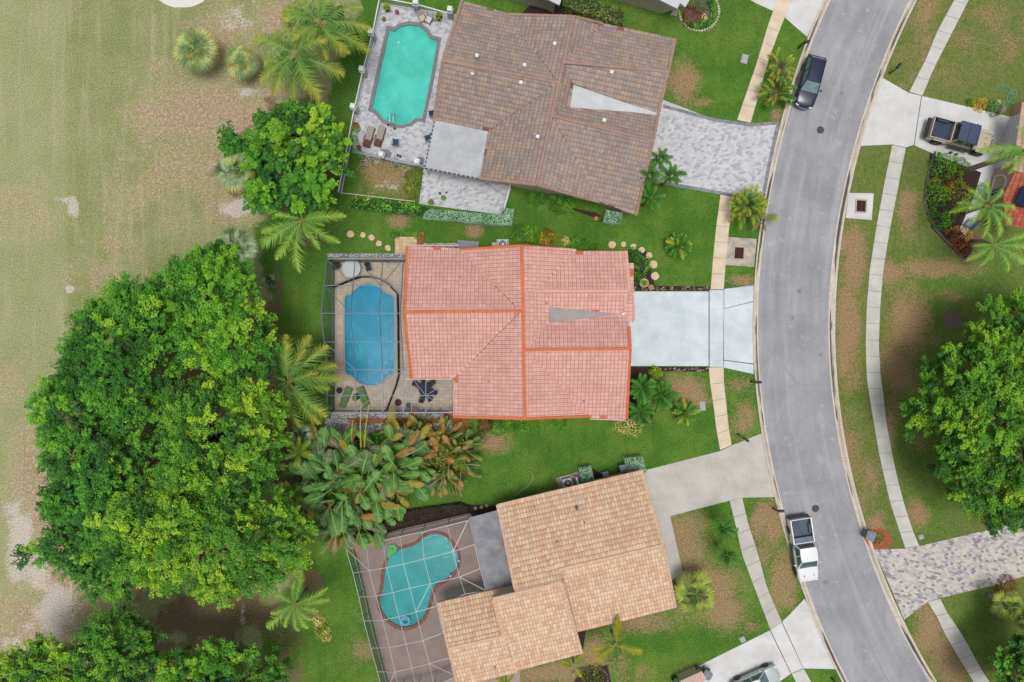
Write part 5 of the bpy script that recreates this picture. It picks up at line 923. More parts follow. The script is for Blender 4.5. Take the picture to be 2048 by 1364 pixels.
yfan = [fan('frond', 1, YFAN, 13, 1.9, .2, .4, 6, .4), fan('frond', 1, [c(90,120,50), c(140,160,70), c(180,186,90)], 13, 2.0, .1, .5, 7, .45)]
def palm(px, py, zc_, fronds, protos, label, seed, lean=(0, 0), tr=.14, name='palm_tree', cat='palm tree', group=None, trunk=True, z_in=True, basepx=None):
    """fronds: list of (tip x, tip y) in photo pixels, or (count, length, elevation spread)"""
    g = random.Random(seed); cr = W(px, py, zc_); b0 = W(*basepx) if basepx else Vector((cr.x, cr.y, 0)); b0.z = 0; t = thing(name, b0, label, cat, group); top = cr-b0
    if trunk:
        m = MB(); k = 7; m.tube([Vector((top.x*(i/k)**1.3, top.y*(i/k)**1.3, zc_*i/k-.05)) for i in range(k+1)], [tr*(1.35-.5*i/k) for i in range(k+1)], 8); m.build('trunk', palmbark, t, smooth=True)
    L = []
    if isinstance(fronds, tuple):
        cnt, ln, inner = fronds
        for i in range(cnt): L.append((2*math.pi*(i*.382+g.uniform(-.04, .04)), ln*g.uniform(.85, 1.1)*(1-inner*(i/cnt)), 1.0 if i < cnt*.6 else 1.6))
    else:
        for tx, ty in fronds: q = W(tx, ty, zc_*.9); v = q-cr; L.append((math.atan2(v.y, v.x), max(.3, Vector((v.x, v.y)).length)*1.12, 1.0))
    for a, l, ez in L:
        o = bpy.data.objects.new('frond', g.choice(protos)); o.location = top+Vector((math.cos(a)*.05, math.sin(a)*.05, g.uniform(-.05, .1)*1)); pitch = -R(g.uniform(-8, 8)) if ez == 1.0 else -R(g.uniform(15, 50))
        o.rotation_euler = (R(g.uniform(-14, 14)), pitch, a); o.scale = (l, l*g.choice((-1, 1))*g.uniform(.9, 1.1), l); link(o, t)
    return t
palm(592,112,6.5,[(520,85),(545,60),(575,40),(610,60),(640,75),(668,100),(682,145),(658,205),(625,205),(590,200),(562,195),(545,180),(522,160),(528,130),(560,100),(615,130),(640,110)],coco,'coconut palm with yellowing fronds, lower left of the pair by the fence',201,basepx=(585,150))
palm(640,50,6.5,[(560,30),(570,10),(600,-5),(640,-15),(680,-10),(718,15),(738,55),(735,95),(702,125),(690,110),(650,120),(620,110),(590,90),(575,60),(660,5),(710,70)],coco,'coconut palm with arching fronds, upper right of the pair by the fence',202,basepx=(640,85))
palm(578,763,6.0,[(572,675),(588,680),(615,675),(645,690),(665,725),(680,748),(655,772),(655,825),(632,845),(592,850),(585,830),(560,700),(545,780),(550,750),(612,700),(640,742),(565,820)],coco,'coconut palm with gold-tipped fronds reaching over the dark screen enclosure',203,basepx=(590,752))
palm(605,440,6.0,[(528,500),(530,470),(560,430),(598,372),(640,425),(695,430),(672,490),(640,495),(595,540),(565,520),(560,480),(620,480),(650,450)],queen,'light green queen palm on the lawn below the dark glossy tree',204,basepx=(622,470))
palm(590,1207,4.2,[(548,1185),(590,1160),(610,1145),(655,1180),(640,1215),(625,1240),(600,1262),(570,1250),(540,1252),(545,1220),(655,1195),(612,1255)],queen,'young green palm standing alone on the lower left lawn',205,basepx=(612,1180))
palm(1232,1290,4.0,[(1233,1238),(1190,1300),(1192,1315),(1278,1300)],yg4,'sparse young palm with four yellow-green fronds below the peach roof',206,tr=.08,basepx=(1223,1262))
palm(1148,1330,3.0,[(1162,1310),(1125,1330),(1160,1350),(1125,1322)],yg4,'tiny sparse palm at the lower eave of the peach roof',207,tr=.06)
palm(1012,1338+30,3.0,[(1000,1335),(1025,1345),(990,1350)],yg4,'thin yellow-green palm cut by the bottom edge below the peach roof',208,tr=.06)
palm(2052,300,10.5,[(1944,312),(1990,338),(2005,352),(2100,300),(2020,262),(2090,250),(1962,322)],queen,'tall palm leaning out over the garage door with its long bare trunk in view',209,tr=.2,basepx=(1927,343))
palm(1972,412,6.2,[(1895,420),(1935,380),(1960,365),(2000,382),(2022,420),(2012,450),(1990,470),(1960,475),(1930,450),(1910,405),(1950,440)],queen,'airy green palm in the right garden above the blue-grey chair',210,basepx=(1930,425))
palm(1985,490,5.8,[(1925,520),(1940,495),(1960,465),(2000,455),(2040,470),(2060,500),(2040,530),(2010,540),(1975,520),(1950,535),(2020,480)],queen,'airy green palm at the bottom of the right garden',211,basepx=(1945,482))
palm(540,925,5.0,(13,1.7,.3),queen,'light palm crown between the lime tree and the banana-like clump',213)
palm(585,990,4.6,(13,1.7,.3),arec,'yellow-green feathery palm left of the banana-like clump, lower one',214)
palm(582,1052,4.4,(13,1.6,.3),queen+arec[:1],'light palm crown left of the lower torn leaves, above the lone young palm',216)
palm(600,905,4.2,(12,1.6,.3),arec,'yellow-green feathery palm left of the banana-like clump, upper one',215)
palm(390,97,2.4,(64,2.3,.55),sabf,'large round cabbage palm on the sandy rough, leftmost of three',220,cat='fan palm',name='fan_palm')
palm(483,122,2.2,(48,1.75,.55),sabf,'smaller round cabbage palm next to the coconut palms',221,cat='fan palm',name='fan_palm')
palm(470,340,5.6,(42,1.95,.5),[greyf[0],sabf[0],greyf[1]],'pale grey-green fan palm against the dark glossy tree',222,cat='fan palm',name='fan_palm')
palm(472,490,8.2,(36,1.75,.5),greyf,'pale fan palm poking out at the top of the big tree mass',223,cat='fan palm',name='fan_palm',basepx=(490,500))
palm(1392,1188,2.2,(30,2.35,.5),yfan,'round fan palm with yellow-green leaves at the peach house front corner',224,cat='fan palm',name='fan_palm')
palm(600,875,3.4,(14,1.3,.3),greyf,'small fan palm between the coconut palm and the banana-like clump',225,cat='fan palm',name='fan_palm')
palm(2020,1212,2.8,(22,1.6,.4),yfan,'yellow-green fan palm at the corner of the mixed paver driveway',226,cat='fan palm',name='fan_palm')
palm(2058,1236,2.6,(20,1.5,.4),yfan,'yellow-green fan palm half outside the right edge near the mixed paver driveway',227,cat='fan palm',name='fan_palm')
for x, y, r_, h_, s_, l_ in ((1320,318,1.15,3.6,230,'top palm of the four dark palms at the brown house corner'),(1342,352,1.2,3.4,231,'right palm of the four dark palms at the brown house corner'),(1298,352,1.3,3.8,232,'left palm of the four dark palms, over the brown roof edge'),(1302,396,1.25,3.2,233,'bottom palm of the four dark palms at the brown house corner'),
    (1446,1057,1.3,3.0,234,'upper dark palm of the pair on the dry front lawn'),(1453,1109,1.3,3.0,235,'lower dark palm of the pair on the dry front lawn'),
    (1283,775,1.5,2.2,236,'bushy date palm nearest the driveway at the pink house front'),(1322,790,1.5,2.0,237,'bushy date palm furthest right at the pink house front'),(1280,822,1.5,2.2,238,'bushy date palm at the lower corner of the pink house front')):
    palm(x, y, h_, (20 if s_ > 235 else 10, r_*1.08, .3), dkp, l_, s_, tr=.09)
palm(1357,492,.9,(34,1.5,.55),dkp+arec[:1],'round bushy palm alone on the lawn right of the stepping stones',240,tr=.12)
palm(1370,826,.9,(34,1.4,.55),dkp+arec,'round bushy palm beside the grey utility cover',241,tr=.12)
palm(1313,745,.6,(22,.6,.3),yg4,'small yellow starburst plant at the driveway edge',242,trunk=False,name='yellow_plant',cat='plant')
palm(540,562,.8,(12,.9,.3),greyf,'low palmetto on the shaded lawn right of the big trees',243,trunk=False,name='fan_palm',cat='fan palm')
def clump(cx, cy, rx, ry, h, cnt, L, protos, label, seed, cat='palm clump', name='palm_clump', deadk=.08):
    g = random.Random(seed); b0 = W(cx, cy, h*.6); b0.z = 0; t = thing(name, b0, label, cat); m = MB()
    for i in range(max(5, cnt//6)):
        a, q = g.uniform(0, 6.28), g.uniform(0, .6)**.7; e = Vector((rx*q*math.cos(a), ry*q*math.sin(a), h*.5)); m.tube([e*.35*Vector((1, 1, 0)).length*0+Vector((e.x*.4, e.y*.4, 0)), e], [.06, .045], 6)
    m.build('stem', palmbark, t)
    for i in range(cnt):
        a = g.uniform(0, 2*math.pi); q = math.sqrt(g.random())*.72; o = bpy.data.objects.new('frond', g.choice(protos) if g.random() > deadk else deadp[0]); o.location = (rx*q*math.cos(a), ry*q*math.sin(a), h*(.75-.5*q*q)+g.uniform(-.2, .2)); a2 = a+g.uniform(-.8, .8)*(1.3-q); l = L*g.uniform(.7, 1.15)
        o.rotation_euler = (R(g.uniform(-20, 20)), -R(g.uniform(-5, 35)*(1-q)), a2); o.scale = (l, l*g.choice((-1, 1)), l); link(o, t)
clump(1556,135,1.1,1.2,2.2,26,1.1,arec,'upper areca palm clump at the kerb beside the black car',301); clump(1553,182,1.2,1.1,2.0,30,1.15,arec+dkp[:1],'lower areca palm clump at the kerb beside the black car',302)
clump(1495,412,1.5,1.4,2.4,60,1.15,arec,'areca palm clump between the pavement and kerb above the storm drain',303); clump(1527,440,.8,.7,2.0,14,1.0,arec+deadp*2,'browning small areca clump hanging over the kerb',304,deadk=.6)
BAN = [paddle('leaf', 1, .17, pal_, dr, tn, i, .25) for i, (pal_, dr, tn) in enumerate((([c(84,150,66), c(98,166,74), c(126,182,96)], .35, .3), ([c(70,130,58), c(94,154,78), c(142,180,116)], .6, .7), ([c(84,140,50), c(96,156,60), c(120,170,70)], .3, .1), ([c(96,128,84), c(124,152,110), c(150,172,130)], .8, .8)))]
BAND = [paddle('leaf', 1, .13, [c(190,110,60), c(214,150,80), c(206,160,110)], .6, .9, 9, .2), paddle('leaf', 1, .12, [c(170,140,110), c(200,170,140), c(150,120,90)], .8, .95, 10, .2), paddle('leaf', 1, .15, [c(150,160,60), c(200,180,60), c(216,190,80)], .5, .7, 11, .2)]
HEL = [paddle('leaf', 1, .15, pal_, .35, .2, 20+i, .3) for i, pal_ in enumerate(([c(60,96,30), c(92,124,36), c(140,150,50)], [c(80,110,30), c(130,140,44), c(186,150,60)], [c(54,90,40), c(84,120,50), c(110,140,60)], [c(150,110,40), c(196,130,60), c(210,150,90)]))]
def leafclump(cx, cy, pts_r, h, cnt, L, protos, dead, dk, label, seed, name, cat, basek=.65):
    g = random.Random(seed); b0 = W(cx, cy, h*.6); b0.z = 0; t = thing(name, b0, label, cat); m = MB(); rx, ry = pts_r
    for i in range(9):
        a, q = g.uniform(0, 6.28), g.uniform(.1, .6); m.tube([(rx*q*math.cos(a)*.8, ry*q*math.sin(a)*.8, 0), (rx*q*math.cos(a), ry*q*math.sin(a), h*.55)], [.13, .08], 7)
    m.build('stem', palmbark, t); k = int(rx*ry*230); gg = np.random.default_rng(seed); a_ = gg.random(k)*6.283; q_ = gg.random(k)**.5*.72; P = np.stack([rx*q_*np.cos(a_), ry*q_*np.sin(a_), h*(.5-.35*q_)+gg.normal(size=k)*.22], 1); P[:, 2] = np.maximum(.05, P[:, 2]); N = gg.normal(size=(k, 3))*.5+np.array([0, 0, 1]); N /= np.linalg.norm(N, axis=1)[:, None]
    V, F, C = leafquads(P, N, np.full(k, .42), .3, colmix(MIDG[:4] if protos is BAN else OLIVE, gg.random(k)*.8)); link(bpy.data.objects.new('undergrowth', cmesh('undergrowth', V, F, C)), t)
    for i in range(cnt):
        a = g.uniform(0, 2*math.pi); q = math.sqrt((i+.5)/cnt)*basek; z = h*(.95-.55*(q/basek)**2)+g.uniform(-.25, .25); o = bpy.data.objects.new('leaf', g.choice(dead) if g.random() < dk*(.3+1.4*q/basek) else g.choice(protos)); o.location = (rx*q*math.cos(a), ry*q*math.sin(a), z); l = L*g.uniform(.7, 1.2)
        o.rotation_euler = (R(g.uniform(-35, 35)), -R(g.uniform(-5, 38)*(1-q/basek)), a+g.uniform(-.9, .9)*(3.2-2.4*q/basek)); o.scale = (l, l*g.uniform(.9, 1.25), l); link(o, t)
    return t
leafclump(690,960,(5.2,3.6),5.2,95,2.5,BAN,BAND,.16,'big clump of torn banana-like leaves below the dark screen enclosure, left half',401,'giant_bird_of_paradise','plant clump',.75)
leafclump(770,930,(4.4,3.8),5.0,85,2.2,BAN,BAND,.2,'clump of torn banana-like leaves below the dark screen enclosure, right half',402,'giant_bird_of_paradise','plant clump',.75)
leafclump(700,1035,(3.6,2.0),3.4,46,2.1,BAN,BAND,.25,'lower skirt of torn banana-like leaves hanging towards the white-framed enclosure',403,'giant_bird_of_paradise','plant clump',.8)
leafclump(888,915,(2.9,3.1),2.8,100,1.5,HEL,BAND,.14,'bronze and green broad-leaved clump right of the banana-like leaves',404,'heliconia_clump','plant clump',.85)
leafclump(828,862,(2.2,1.3),2.6,46,1.2,HEL,BAND,.16,'small bronze-green clump over the brick path',405,'heliconia_clump','plant clump',.85)
for x0, y0, x1, y1, i in ((722,905,722,805,0), (728,900,738,808,1), (704,885,706,840,2)):
    p, q = W(x0, y0, 3.6), W(x1, y1, 5.4); t = thing('flower_stalk', (p.x, p.y, 0), ['tall yellow-green leaf spike over the lounge chairs, left one', 'tall yellow-green leaf spike over the lounge chairs, right one', 'short brown leaf spike left of the two tall spikes'][i], 'leaf spike'); p0 = p-t.location; q0 = q-t.location
    b = MB(); b.tube([(p0.x, p0.y-.3, .1), p0, p0.lerp(q0, .5)+Vector((0, 0, .3)), q0], [.06, .06, .05, .03], 6); b.build('stalk', mat('spike_stem', c(186,180,70) if i < 2 else c(186,140,90), .7, 0, .1), t)
    o = bpy.data.objects.new('blade', feather('blade', 1.9, R(5), R(25), .16, [c(120,150,50), c(170,176,60), c(206,190,60)] if i < 2 else [c(190,130,80), c(206,160,110)], 24, .07, .3, .8, .03, 0, 70+i)); o.location = p0; d = q0-p0; o.rotation_euler = (0, -R(15), math.atan2(d.y, d.x)); link(o, t)
# ================================================================ VEHICLES
def carpaint(name, col, rough=.28, metal=.0): return mat(name, col, rough, metal, .03, 1, 5, 0, .5, .6)
rubber = mat('tyre_rubber', c(44,44,48), .85, 0, .15); rimm = mat('wheel_rim', c(170,174,180), .35, .7, .1); glassd = mat('tinted_glass', (.018, .035, .04, 1), .06, 0, .1, 1, 5, 0, .8); plas = mat('black_plastic', c(44,46,52), .6, 0, .1); chrome = mat('chrome', c(214,218,222), .15, .9, .02); lampg = mat('lamp_glass', c(226,230,232), .1, 0, .03, 2, 10, 0, .6); redl = mat('red_lens', c(150,30,34), .2, 0, .05)
def loft(st, crown=.03):
    m = MB(); ring = []
    for x, hw, zb, zs, zt in st:
        h = [(.70*hw, zb), (.97*hw, zb+.10), (hw, zb+(zs-zb)*.55), (.97*hw, zs), (.86*hw, zt-.015), (.5*hw, zt+crown*.7)]
        ring.append([(x, y, z) for y, z in h]+[(x, 0, zt+crown)]+[(x, -y, z) for y, z in h[::-1]])
    n_ = len(ring[0]); vs = [p for r_ in ring for p in r_]; fs = [(i*n_+k, i*n_+(k+1) % n_, (i+1)*n_+(k+1) % n_, (i+1)*n_+k) for i in range(len(ring)-1) for k in range(n_)]
    fs = [f[::-1] for f in fs]; fs += [tuple(range(n_)), tuple((len(ring)-1)*n_+k for k in range(n_))[::-1]]; m.add(vs, fs); return m
def wheel(t, x, y, r=.36, w=.24):
    m = MB(); prof = [(r*.62, -w/2), (r*.9, -w/2), (r, -w*.32), (r, w*.32), (r*.9, w/2), (r*.62, w/2)]; k = 20
    def lz(prof, k=20):
        vs = [(x+q*math.cos(2*math.pi*i/k), y+h, r+q*math.sin(2*math.pi*i/k)) for q, h in prof for i in range(k)]; fs = [(i*k+j, i*k+(j+1) % k, (i+1)*k+(j+1) % k, (i+1)*k+j) for i in range(len(prof)-1) for j in range(k)]; fs += [tuple(range(k))[::-1], tuple((len(prof)-1)*k+j for j in range(k))]; return vs, fs
    m.add(*lz(prof)); o = m.build('wheel', rubber, t, smooth=False, bevel=.01); s = 1 if y > 0 else -1; m = MB(); m.add(*lz([(r*.6, s*w*.30), (r*.6, s*w*.51), (r*.2, s*w*.45), (r*.12, s*w*.53)])); m.build('rim', rimm, o)
def panel(quad, mg, off, m, name, parent, div=1):
    a, b, c_, d = [Vector(p) for p in quad]; nn = (b-a).cross(d-a).normalized(); ctr = (a+b+c_+d)/4
    if nn.dot(ctr-Vector((ctr.x*.6, 0, .8))) < 0: nn = -nn
    def bi(u, v): return a.lerp(b, u).lerp(d.lerp(c_, u), v)
    q = [bi(mg[0], mg[1]), bi(1-mg[0], mg[1]), bi(1-mg[0], 1-mg[1]), bi(mg[0], 1-mg[1])]; mb = MB(); mb.add([p+nn*off for p in q]+[p-nn*.01 for p in q], [(0, 1, 2, 3), (7, 6, 5, 4), (0, 4, 5, 1), (1, 5, 6, 2), (2, 6, 7, 3), (3, 7, 4, 0)]); return mb.build(name, m, parent)
def cabin(t, paint, xb0, xb1, xt0, xt1, hb, ht, zb, zt, roofm=None, door_x=None, glass=None, crown=.05):
    g = glass or glassd; B = [(xb0, hb, zb), (xb1, hb, zb), (xb1, -hb, zb), (xb0, -hb, zb)]; T = [(xt0, ht, zt), (xt1, ht, zt), (xt1, -ht, zt), (xt0, -ht, zt)]; m = MB(); m.add(B+T, [(0, 1, 2, 3), (0, 4, 5, 1), (1, 5, 6, 2), (2, 6, 7, 3), (3, 7, 4, 0)]); m.build('cabin', paint, t)
    m = MB(); k = 6; vs = []; 
    for i in range(k+1):
        for j in range(k+1):
            u, v = i/k*2-1, j/k*2-1; x = xt0-.03+(xt1-xt0+.06)*(i/k); vs.append((x, v*(ht+.025)*(1-.06*u*u), zt+.012+crown*(1-u*u*.8)*(1-v*v)))
    m.add(vs, [(i*(k+1)+j, (i+1)*(k+1)+j, (i+1)*(k+1)+j+1, i*(k+1)+j+1) for i in range(k) for j in range(k)]); n0 = len(m.v); m.add([(xt0-.03, ht+.02, zt-.03), (xt1+.03, ht+.02, zt-.03), (xt1+.03, -ht-.02, zt-.03), (xt0-.03, -ht-.02, zt-.03), (xt0-.03, ht+.02, zt+.012), (xt1+.03, ht+.02, zt+.012), (xt1+.03, -ht-.02, zt+.012), (xt0-.03, -ht-.02, zt+.012)], [(0, 4, 5, 1), (1, 5, 6, 2), (2, 6, 7, 3), (3, 7, 4, 0)]); m.build('roof', roofm or paint, t, smooth=True)
    panel((B[1], B[2], T[2], T[1]), (.05, .06), .012, g, 'windscreen', t); panel((B[3], B[0], T[0], T[3]), (.08, .12), .012, g, 'rear_window', t)
    for s in (1, -1):
        b0, b1, t1, t0 = (xb0, s*hb, zb), (xb1, s*hb, zb), (xt1, s*ht, zt), (xt0, s*ht, zt); b0, b1, t1, t0 = map(Vector, (b0, b1, t1, t0))
        for u0, u1 in ((.04, .47), (.51, .95)):
            q = (b0.lerp(b1, u0), b0.lerp(b1, u1), t0.lerp(t1, u1), t0.lerp(t1, u0)); o = panel(q, (.02, .12), .012, g, 'side_window', t)
def mirror(t, x, y, z, m):
    b = MB(); s = 1 if y > 0 else -1; b.bar((x, y-s*.16, z-.03), (x-.03, y, z), .05); b.box(x-.03, y+s*.06, z-.07, z+.09, .1, .2, 0, .85); b.build('wing_mirror', m, t, bevel=.015)
# --- dark SUV
def place(t, px, py, fx, fy, z=.03): p = W(px, py, .8); t.location = (p.x, p.y, z); t.rotation_euler[2] = math.atan2(-(fy-py), fx-px)
blk = mat('dark_blue_black_paint', c(30,40,66), .3, 0, .03, 1, 5, 0, .35, .15)
t = thing('parked_car', (0,0,0), 'dark blue-black estate car parked against the left kerb at the top of the road', 'car')
loft([(-2.36,.62,.5,.72,.80),(-2.28,.80,.36,.86,.97),(-2.0,.90,.26,.93,1.0),(-1.2,.94,.24,.95,1.0),(0,.95,.24,.95,1.0),(.9,.94,.24,.93,.99),(1.5,.93,.24,.86,.94),(2.0,.88,.26,.76,.84),(2.28,.76,.32,.66,.70),(2.40,.52,.42,.56,.60)]).build('body', blk, t, smooth=True, sub=1)
cabin(t, blk, -2.2, 1.08, -1.75, .28, .84, .64, .96, 1.58, door_x=0, glass=mat('car_glass_pale', (.10, .16, .17, 1), .05, 0, .25, 2, 8, 0, .8))
for x in (-1.38, 1.42): wheel(t, x, .80, .35); wheel(t, x, -.80, .35)
mirror(t, .72, .98, .98, blk); mirror(t, .72, -.98, .98, blk)
for s in (1, -1):
    b = MB(); b.tube([(-1.7, s*.60, 1.66), (.15, s*.60, 1.68)], .02, 6); b.build('roof_rail', plas, t); b = MB(); b.box(2.2, s*.60, .58, .72, .22, .3, s*.4); b.build('headlight', lampg, t, bevel=.03); b = MB(); b.box(-2.3, s*.68, .72, .9, .1, .26, 0); b.build('tail_light', redl, t, bevel=.02)
b = MB(); b.tube([(2.12, .72, .66), (2.34, .5, .58), (2.42, .2, .57), (2.43, 0, .57), (2.42, -.2, .57), (2.34, -.5, .58), (2.12, -.72, .66)], .035, 6); b.build('bumper_trim', chrome, t)
place(t, 1621, 163, 1609, 209)
# --- pickups
def bed(t, paint, liner, x0, x1, hw, zf, zt, wall=.11):
    b = MB(); b.box((x0+x1)/2, hw-wall/2, .42, zt, x1-x0, wall); b.box((x0+x1)/2, -hw+wall/2, .42, zt, x1-x0, wall); b.box(x0+.035, 0, .5, zt-.01, .07, 2*hw-2*wall-.004); b.box(x1-.04, 0, .5, zt-.005, .08, 2*hw-2*wall-.004); b.build('bed_wall', paint, t, bevel=.02)
    b = MB(); b.box((x0+x1)/2, 0, zf-.08, zf, x1-x0-.16, 2*hw-2*wall-.01)
    for i in range(9): b.box((x0+x1)/2, -hw+wall+.12+i*(2*hw-2*wall-.24)/8, zf+.001, zf+.02, x1-x0-.2, .06)
    for s in (1, -1): b.box(-.0+(x0+x1)/2-.1, s*(hw-wall-.1), zf+.002, zf+.26, .95, .19, 0, .9); b.box((x0+x1)/2, s*(hw-wall-.012), zf, zt-.05, x1-x0-.18, .02)
    b.build('bed_liner', liner, t)
wp = carpaint('white_car_paint', c(240,242,244), .25); lin_ = mat('bed_liner_grey', c(92,100,112), .8, 0, .15, 3, 12)
t = thing('pickup_truck', (0,0,0), 'white pickup truck with open grey bed parked against the left kerb', 'pickup truck')
loft([(-.55,.96,.34,1.0,1.12),(0,.98,.32,1.0,1.13),(.9,.98,.32,1.0,1.12),(1.55,.97,.32,1.02,1.12),(2.2,.96,.32,.98,1.08),(2.65,.92,.34,.9,1.0),(2.88,.80,.38,.8,.88),(2.96,.62,.46,.68,.72)]).build('body', wp, t, smooth=True, sub=1)
bed(t, wp, lin_, -2.82, -.62, .97, .72, 1.16); cabin(t, wp, -.6, 1.62, -.38, .78, .92, .73, 1.06, 1.82, glass=mat('car_glass_teal', (.03, .07, .075, 1), .06, 0, .25, 2, 8, 0, .8))
b = MB(); b.box(-.9, 0, .78, 1.05, .5, 1.6); b.box(-.9, 0, 1.05, 1.10, .53, 1.64); b.build('tool_box', mat('tool_box_grey', c(110,120,134), .6, 0, .1), t, bevel=.02)
b = MB(); b.box(-2.92, 0, .48, .66, .16, 1.86); b.build('rear_bumper', plas, t, bevel=.03); b = MB(); b.tube([(-2.7, -.55, 1.0), (-2.0, -.2, .8), (-1.2, .1, 1.12), (-.95, .25, 1.14)], .018, 5); b.build('blue_strap', mat('blue_strap', c(50,80,190), .6), t)
for x in (-1.75, 1.95): wheel(t, x, .86, .41, .27); wheel(t, x, -.86, .41, .27)
mirror(t, 1.22, 1.08, 1.16, wp); mirror(t, 1.22, -1.08, 1.16, wp)
for s in (1, -1):
    b = MB(); b.box(-2.86, s*.88, .78, 1.08, .08, .14); b.build('tail_light', redl, t); b = MB(); b.box(2.82, s*.72, .72, .88, .16, .26, -s*.4); b.build('headlight', lampg, t, bevel=.02)
    b = MB(); b.box(2.3, s*.42, 1.105, 1.118, .2, .04, s*.3); b.build('bonnet_vent', plas, t); b = MB(); b.bar((-.45, s*1.0, .42), (1.5, s*1.0, .42), .12, .06); b.build('side_step', plas, t)
b = MB(); b.box(-.47, 0, 1.60, 1.74, .05, .9); b.build('brake_light', redl, t)
place(t, 1607.5, 1098, 1617, 1160); 
tanp = carpaint('tan_car_paint', c(196,184,162), .35); softt = mat('navy_soft_top', c(70,84,112), .85, 0, .08, 3, 20)
t = thing('pickup_truck', (0,0,0), 'tan off-road pickup with dark soft top and open bed on the pale driveway', 'pickup truck')
loft([(-.78,.88,.5,1.0,1.12),(.4,.88,.5,1.0,1.12),(1.15,.86,.5,1.0,1.12),(1.9,.76,.5,1.0,1.10),(2.3,.70,.5,.98,1.06),(2.45,.62,.5,.92,.98)],.02).build('body', tanp, t, smooth=True)
bed(t, tanp, mat('bed_liner_navy', c(62,72,96), .8, 0, .12, 3, 12), -2.5, -.75, .88, .80, 1.2, .07); cabin(t, tanp, -.70, 1.15, -.58, .88, .86, .80, 1.08, 1.80, roofm=softt, crown=.02)
b = MB(); b.bar((.1, -.78, 1.835), (.1, .78, 1.835), .04, .02); b.bar((.88, -.82, 1.82), (.88, .82, 1.82), .06, .04); b.build('roof_seam', plas, t)
b = MB(); b.box(-2.62, 0, .5, .72, .18, 1.7); b.build('rear_bumper', plas, t, bevel=.03); b = MB(); b.box(2.56, 0, .5, .74, .22, 1.6, 0, .9); b.build('front_bumper', plas, t, bevel=.03)
for x in (-1.55, 1.85): wheel(t, x, .86, .43, .28); wheel(t, x, -.86, .43, .28)
for s in (1, -1):
    b = MB(); b.box(1.9, s*.86, .92, 1.02, 1.05, .26, 0, .92); b.build('wheel_arch', tanp, t, bevel=.04); b = MB(); b.box(-1.55, s*.92, .9, 1.0, 1.05, .14, 0, .92); b.build('wheel_arch', tanp, t, bevel=.03)
    b = MB(); b.bar((-.5, s*.96, .48), (1.2, s*.96, .48), .16, .06); b.build('side_step', plas, t); mirror(t, .95, s*.98, 1.2, plas); b = MB(); b.box(1.9, s*.25, 1.135, 1.16, .12, .05); b.build('bonnet_latch', plas, t); b = MB(); b.lathe([(.1, .86), (.1, .9)], 2.46, s*.5, 12); b.build('headlight', lampg, t)
b = MB(); b.box(1.22, 0, 1.10, 1.14, .24, 1.3); b.build('cowl', mat('grey_cowl', c(110,118,130), .5), t); place(t, 1919, 272, 1980, 289); t.scale = (1.12, 1.08, 1.05)
slv = carpaint('silver_car_paint', c(196,206,208), .25, .2)
t = thing('parked_car', (0,0,0), 'silver car cut off by the bottom edge on the white driveway', 'car')
loft([(-2.3,.62,.45,.7,.78),(-2.1,.82,.3,.86,.94),(-1.2,.9,.22,.88,.95),(0,.91,.22,.88,.93),(.9,.9,.22,.86,.91),(1.6,.88,.22,.8,.86),(2.05,.8,.26,.7,.76),(2.28,.62,.34,.58,.62)]).build('body', slv, t, smooth=True, sub=1)
cabin(t, slv, -1.75, 1.1, -1.0, .25, .80, .60, .9, 1.42, glass=mat('car_glass_green', (.05, .10, .10, 1), .06, 0, .25, 2, 8, 0, .8))
for x in (-1.35, 1.38): wheel(t, x, .80, .33, .22); wheel(t, x, -.80, .33, .22)
mirror(t, .7, .92, .92, slv); mirror(t, .7, -.92, .92, slv)
for s in (1, -1): b = MB(); b.box(2.08, s*.58, .6, .72, .3, .24, -s*.3); b.build('headlight', lampg, t, bevel=.03)
place(t, 1513, 1366, 1560, 1345)
# ================================================================ STREET FURNITURE
dkm = mat('dark_painted_metal', c(48,52,58), .5, 0, .15)
def mailbox(px, py, ang, label, col=None, arm=.3):
    t = thing('mailbox', W(px, py), label, 'mailbox', None, R(ang)); b = MB(); b.box(0, 0, -.05, 1.05, .1, .1); b.bar((0, 0, .95), (arm+.3, 0, 1.0), .08); b.bar((0, 0, .6), (arm, 0, .96), .06); b.build('post', col or dkm, t)
    b = MB(); k = 10; vs = []; 
    for x in (arm-.25, arm+.28): vs += [(x, -.11, 1.03), (x, .11, 1.03)]+[(x, .11*math.cos(math.pi*i/k), 1.17+.11*math.sin(math.pi*i/k)) for i in range(k+1)]
    n_ = k+3; ordr = [0, 1]+list(range(2, n_)); b.add(vs, [(ordr[i], ordr[(i+1) % n_], ordr[(i+1) % n_]+n_, ordr[i]+n_) for i in range(n_)]+[tuple(range(n_))[::-1], tuple(range(n_, 2*n_))]); b.build('letter_box', col or dkm, t)
    b = MB(); b.box(arm+.1, .13, 1.1, 1.3, .04, .02); b.build('flag', redl, t)
mailbox(1596, 97, 20, 'dark mailbox on a post at the left kerb above the dark car'); mailbox(1779, 147, 50, 'dark mailbox on the right verge beside the pale driveway'); mailbox(1501, 763, 0, 'dark mailbox at the left kerb below the blue-white driveway')
mailbox(1474, 868, -38, 'dark mailbox with long arm at the corner of the beige driveway', None, .55); mailbox(1545, 1016, 0, 'dark mailbox at the left kerb just above the white pickup'); mailbox(1662, 1356, -30, 'dark mailbox by the kerb at the bottom edge')
binm = mat('grey_bin_plastic', c(126,134,148), .55, 0, .06, 3, 20)
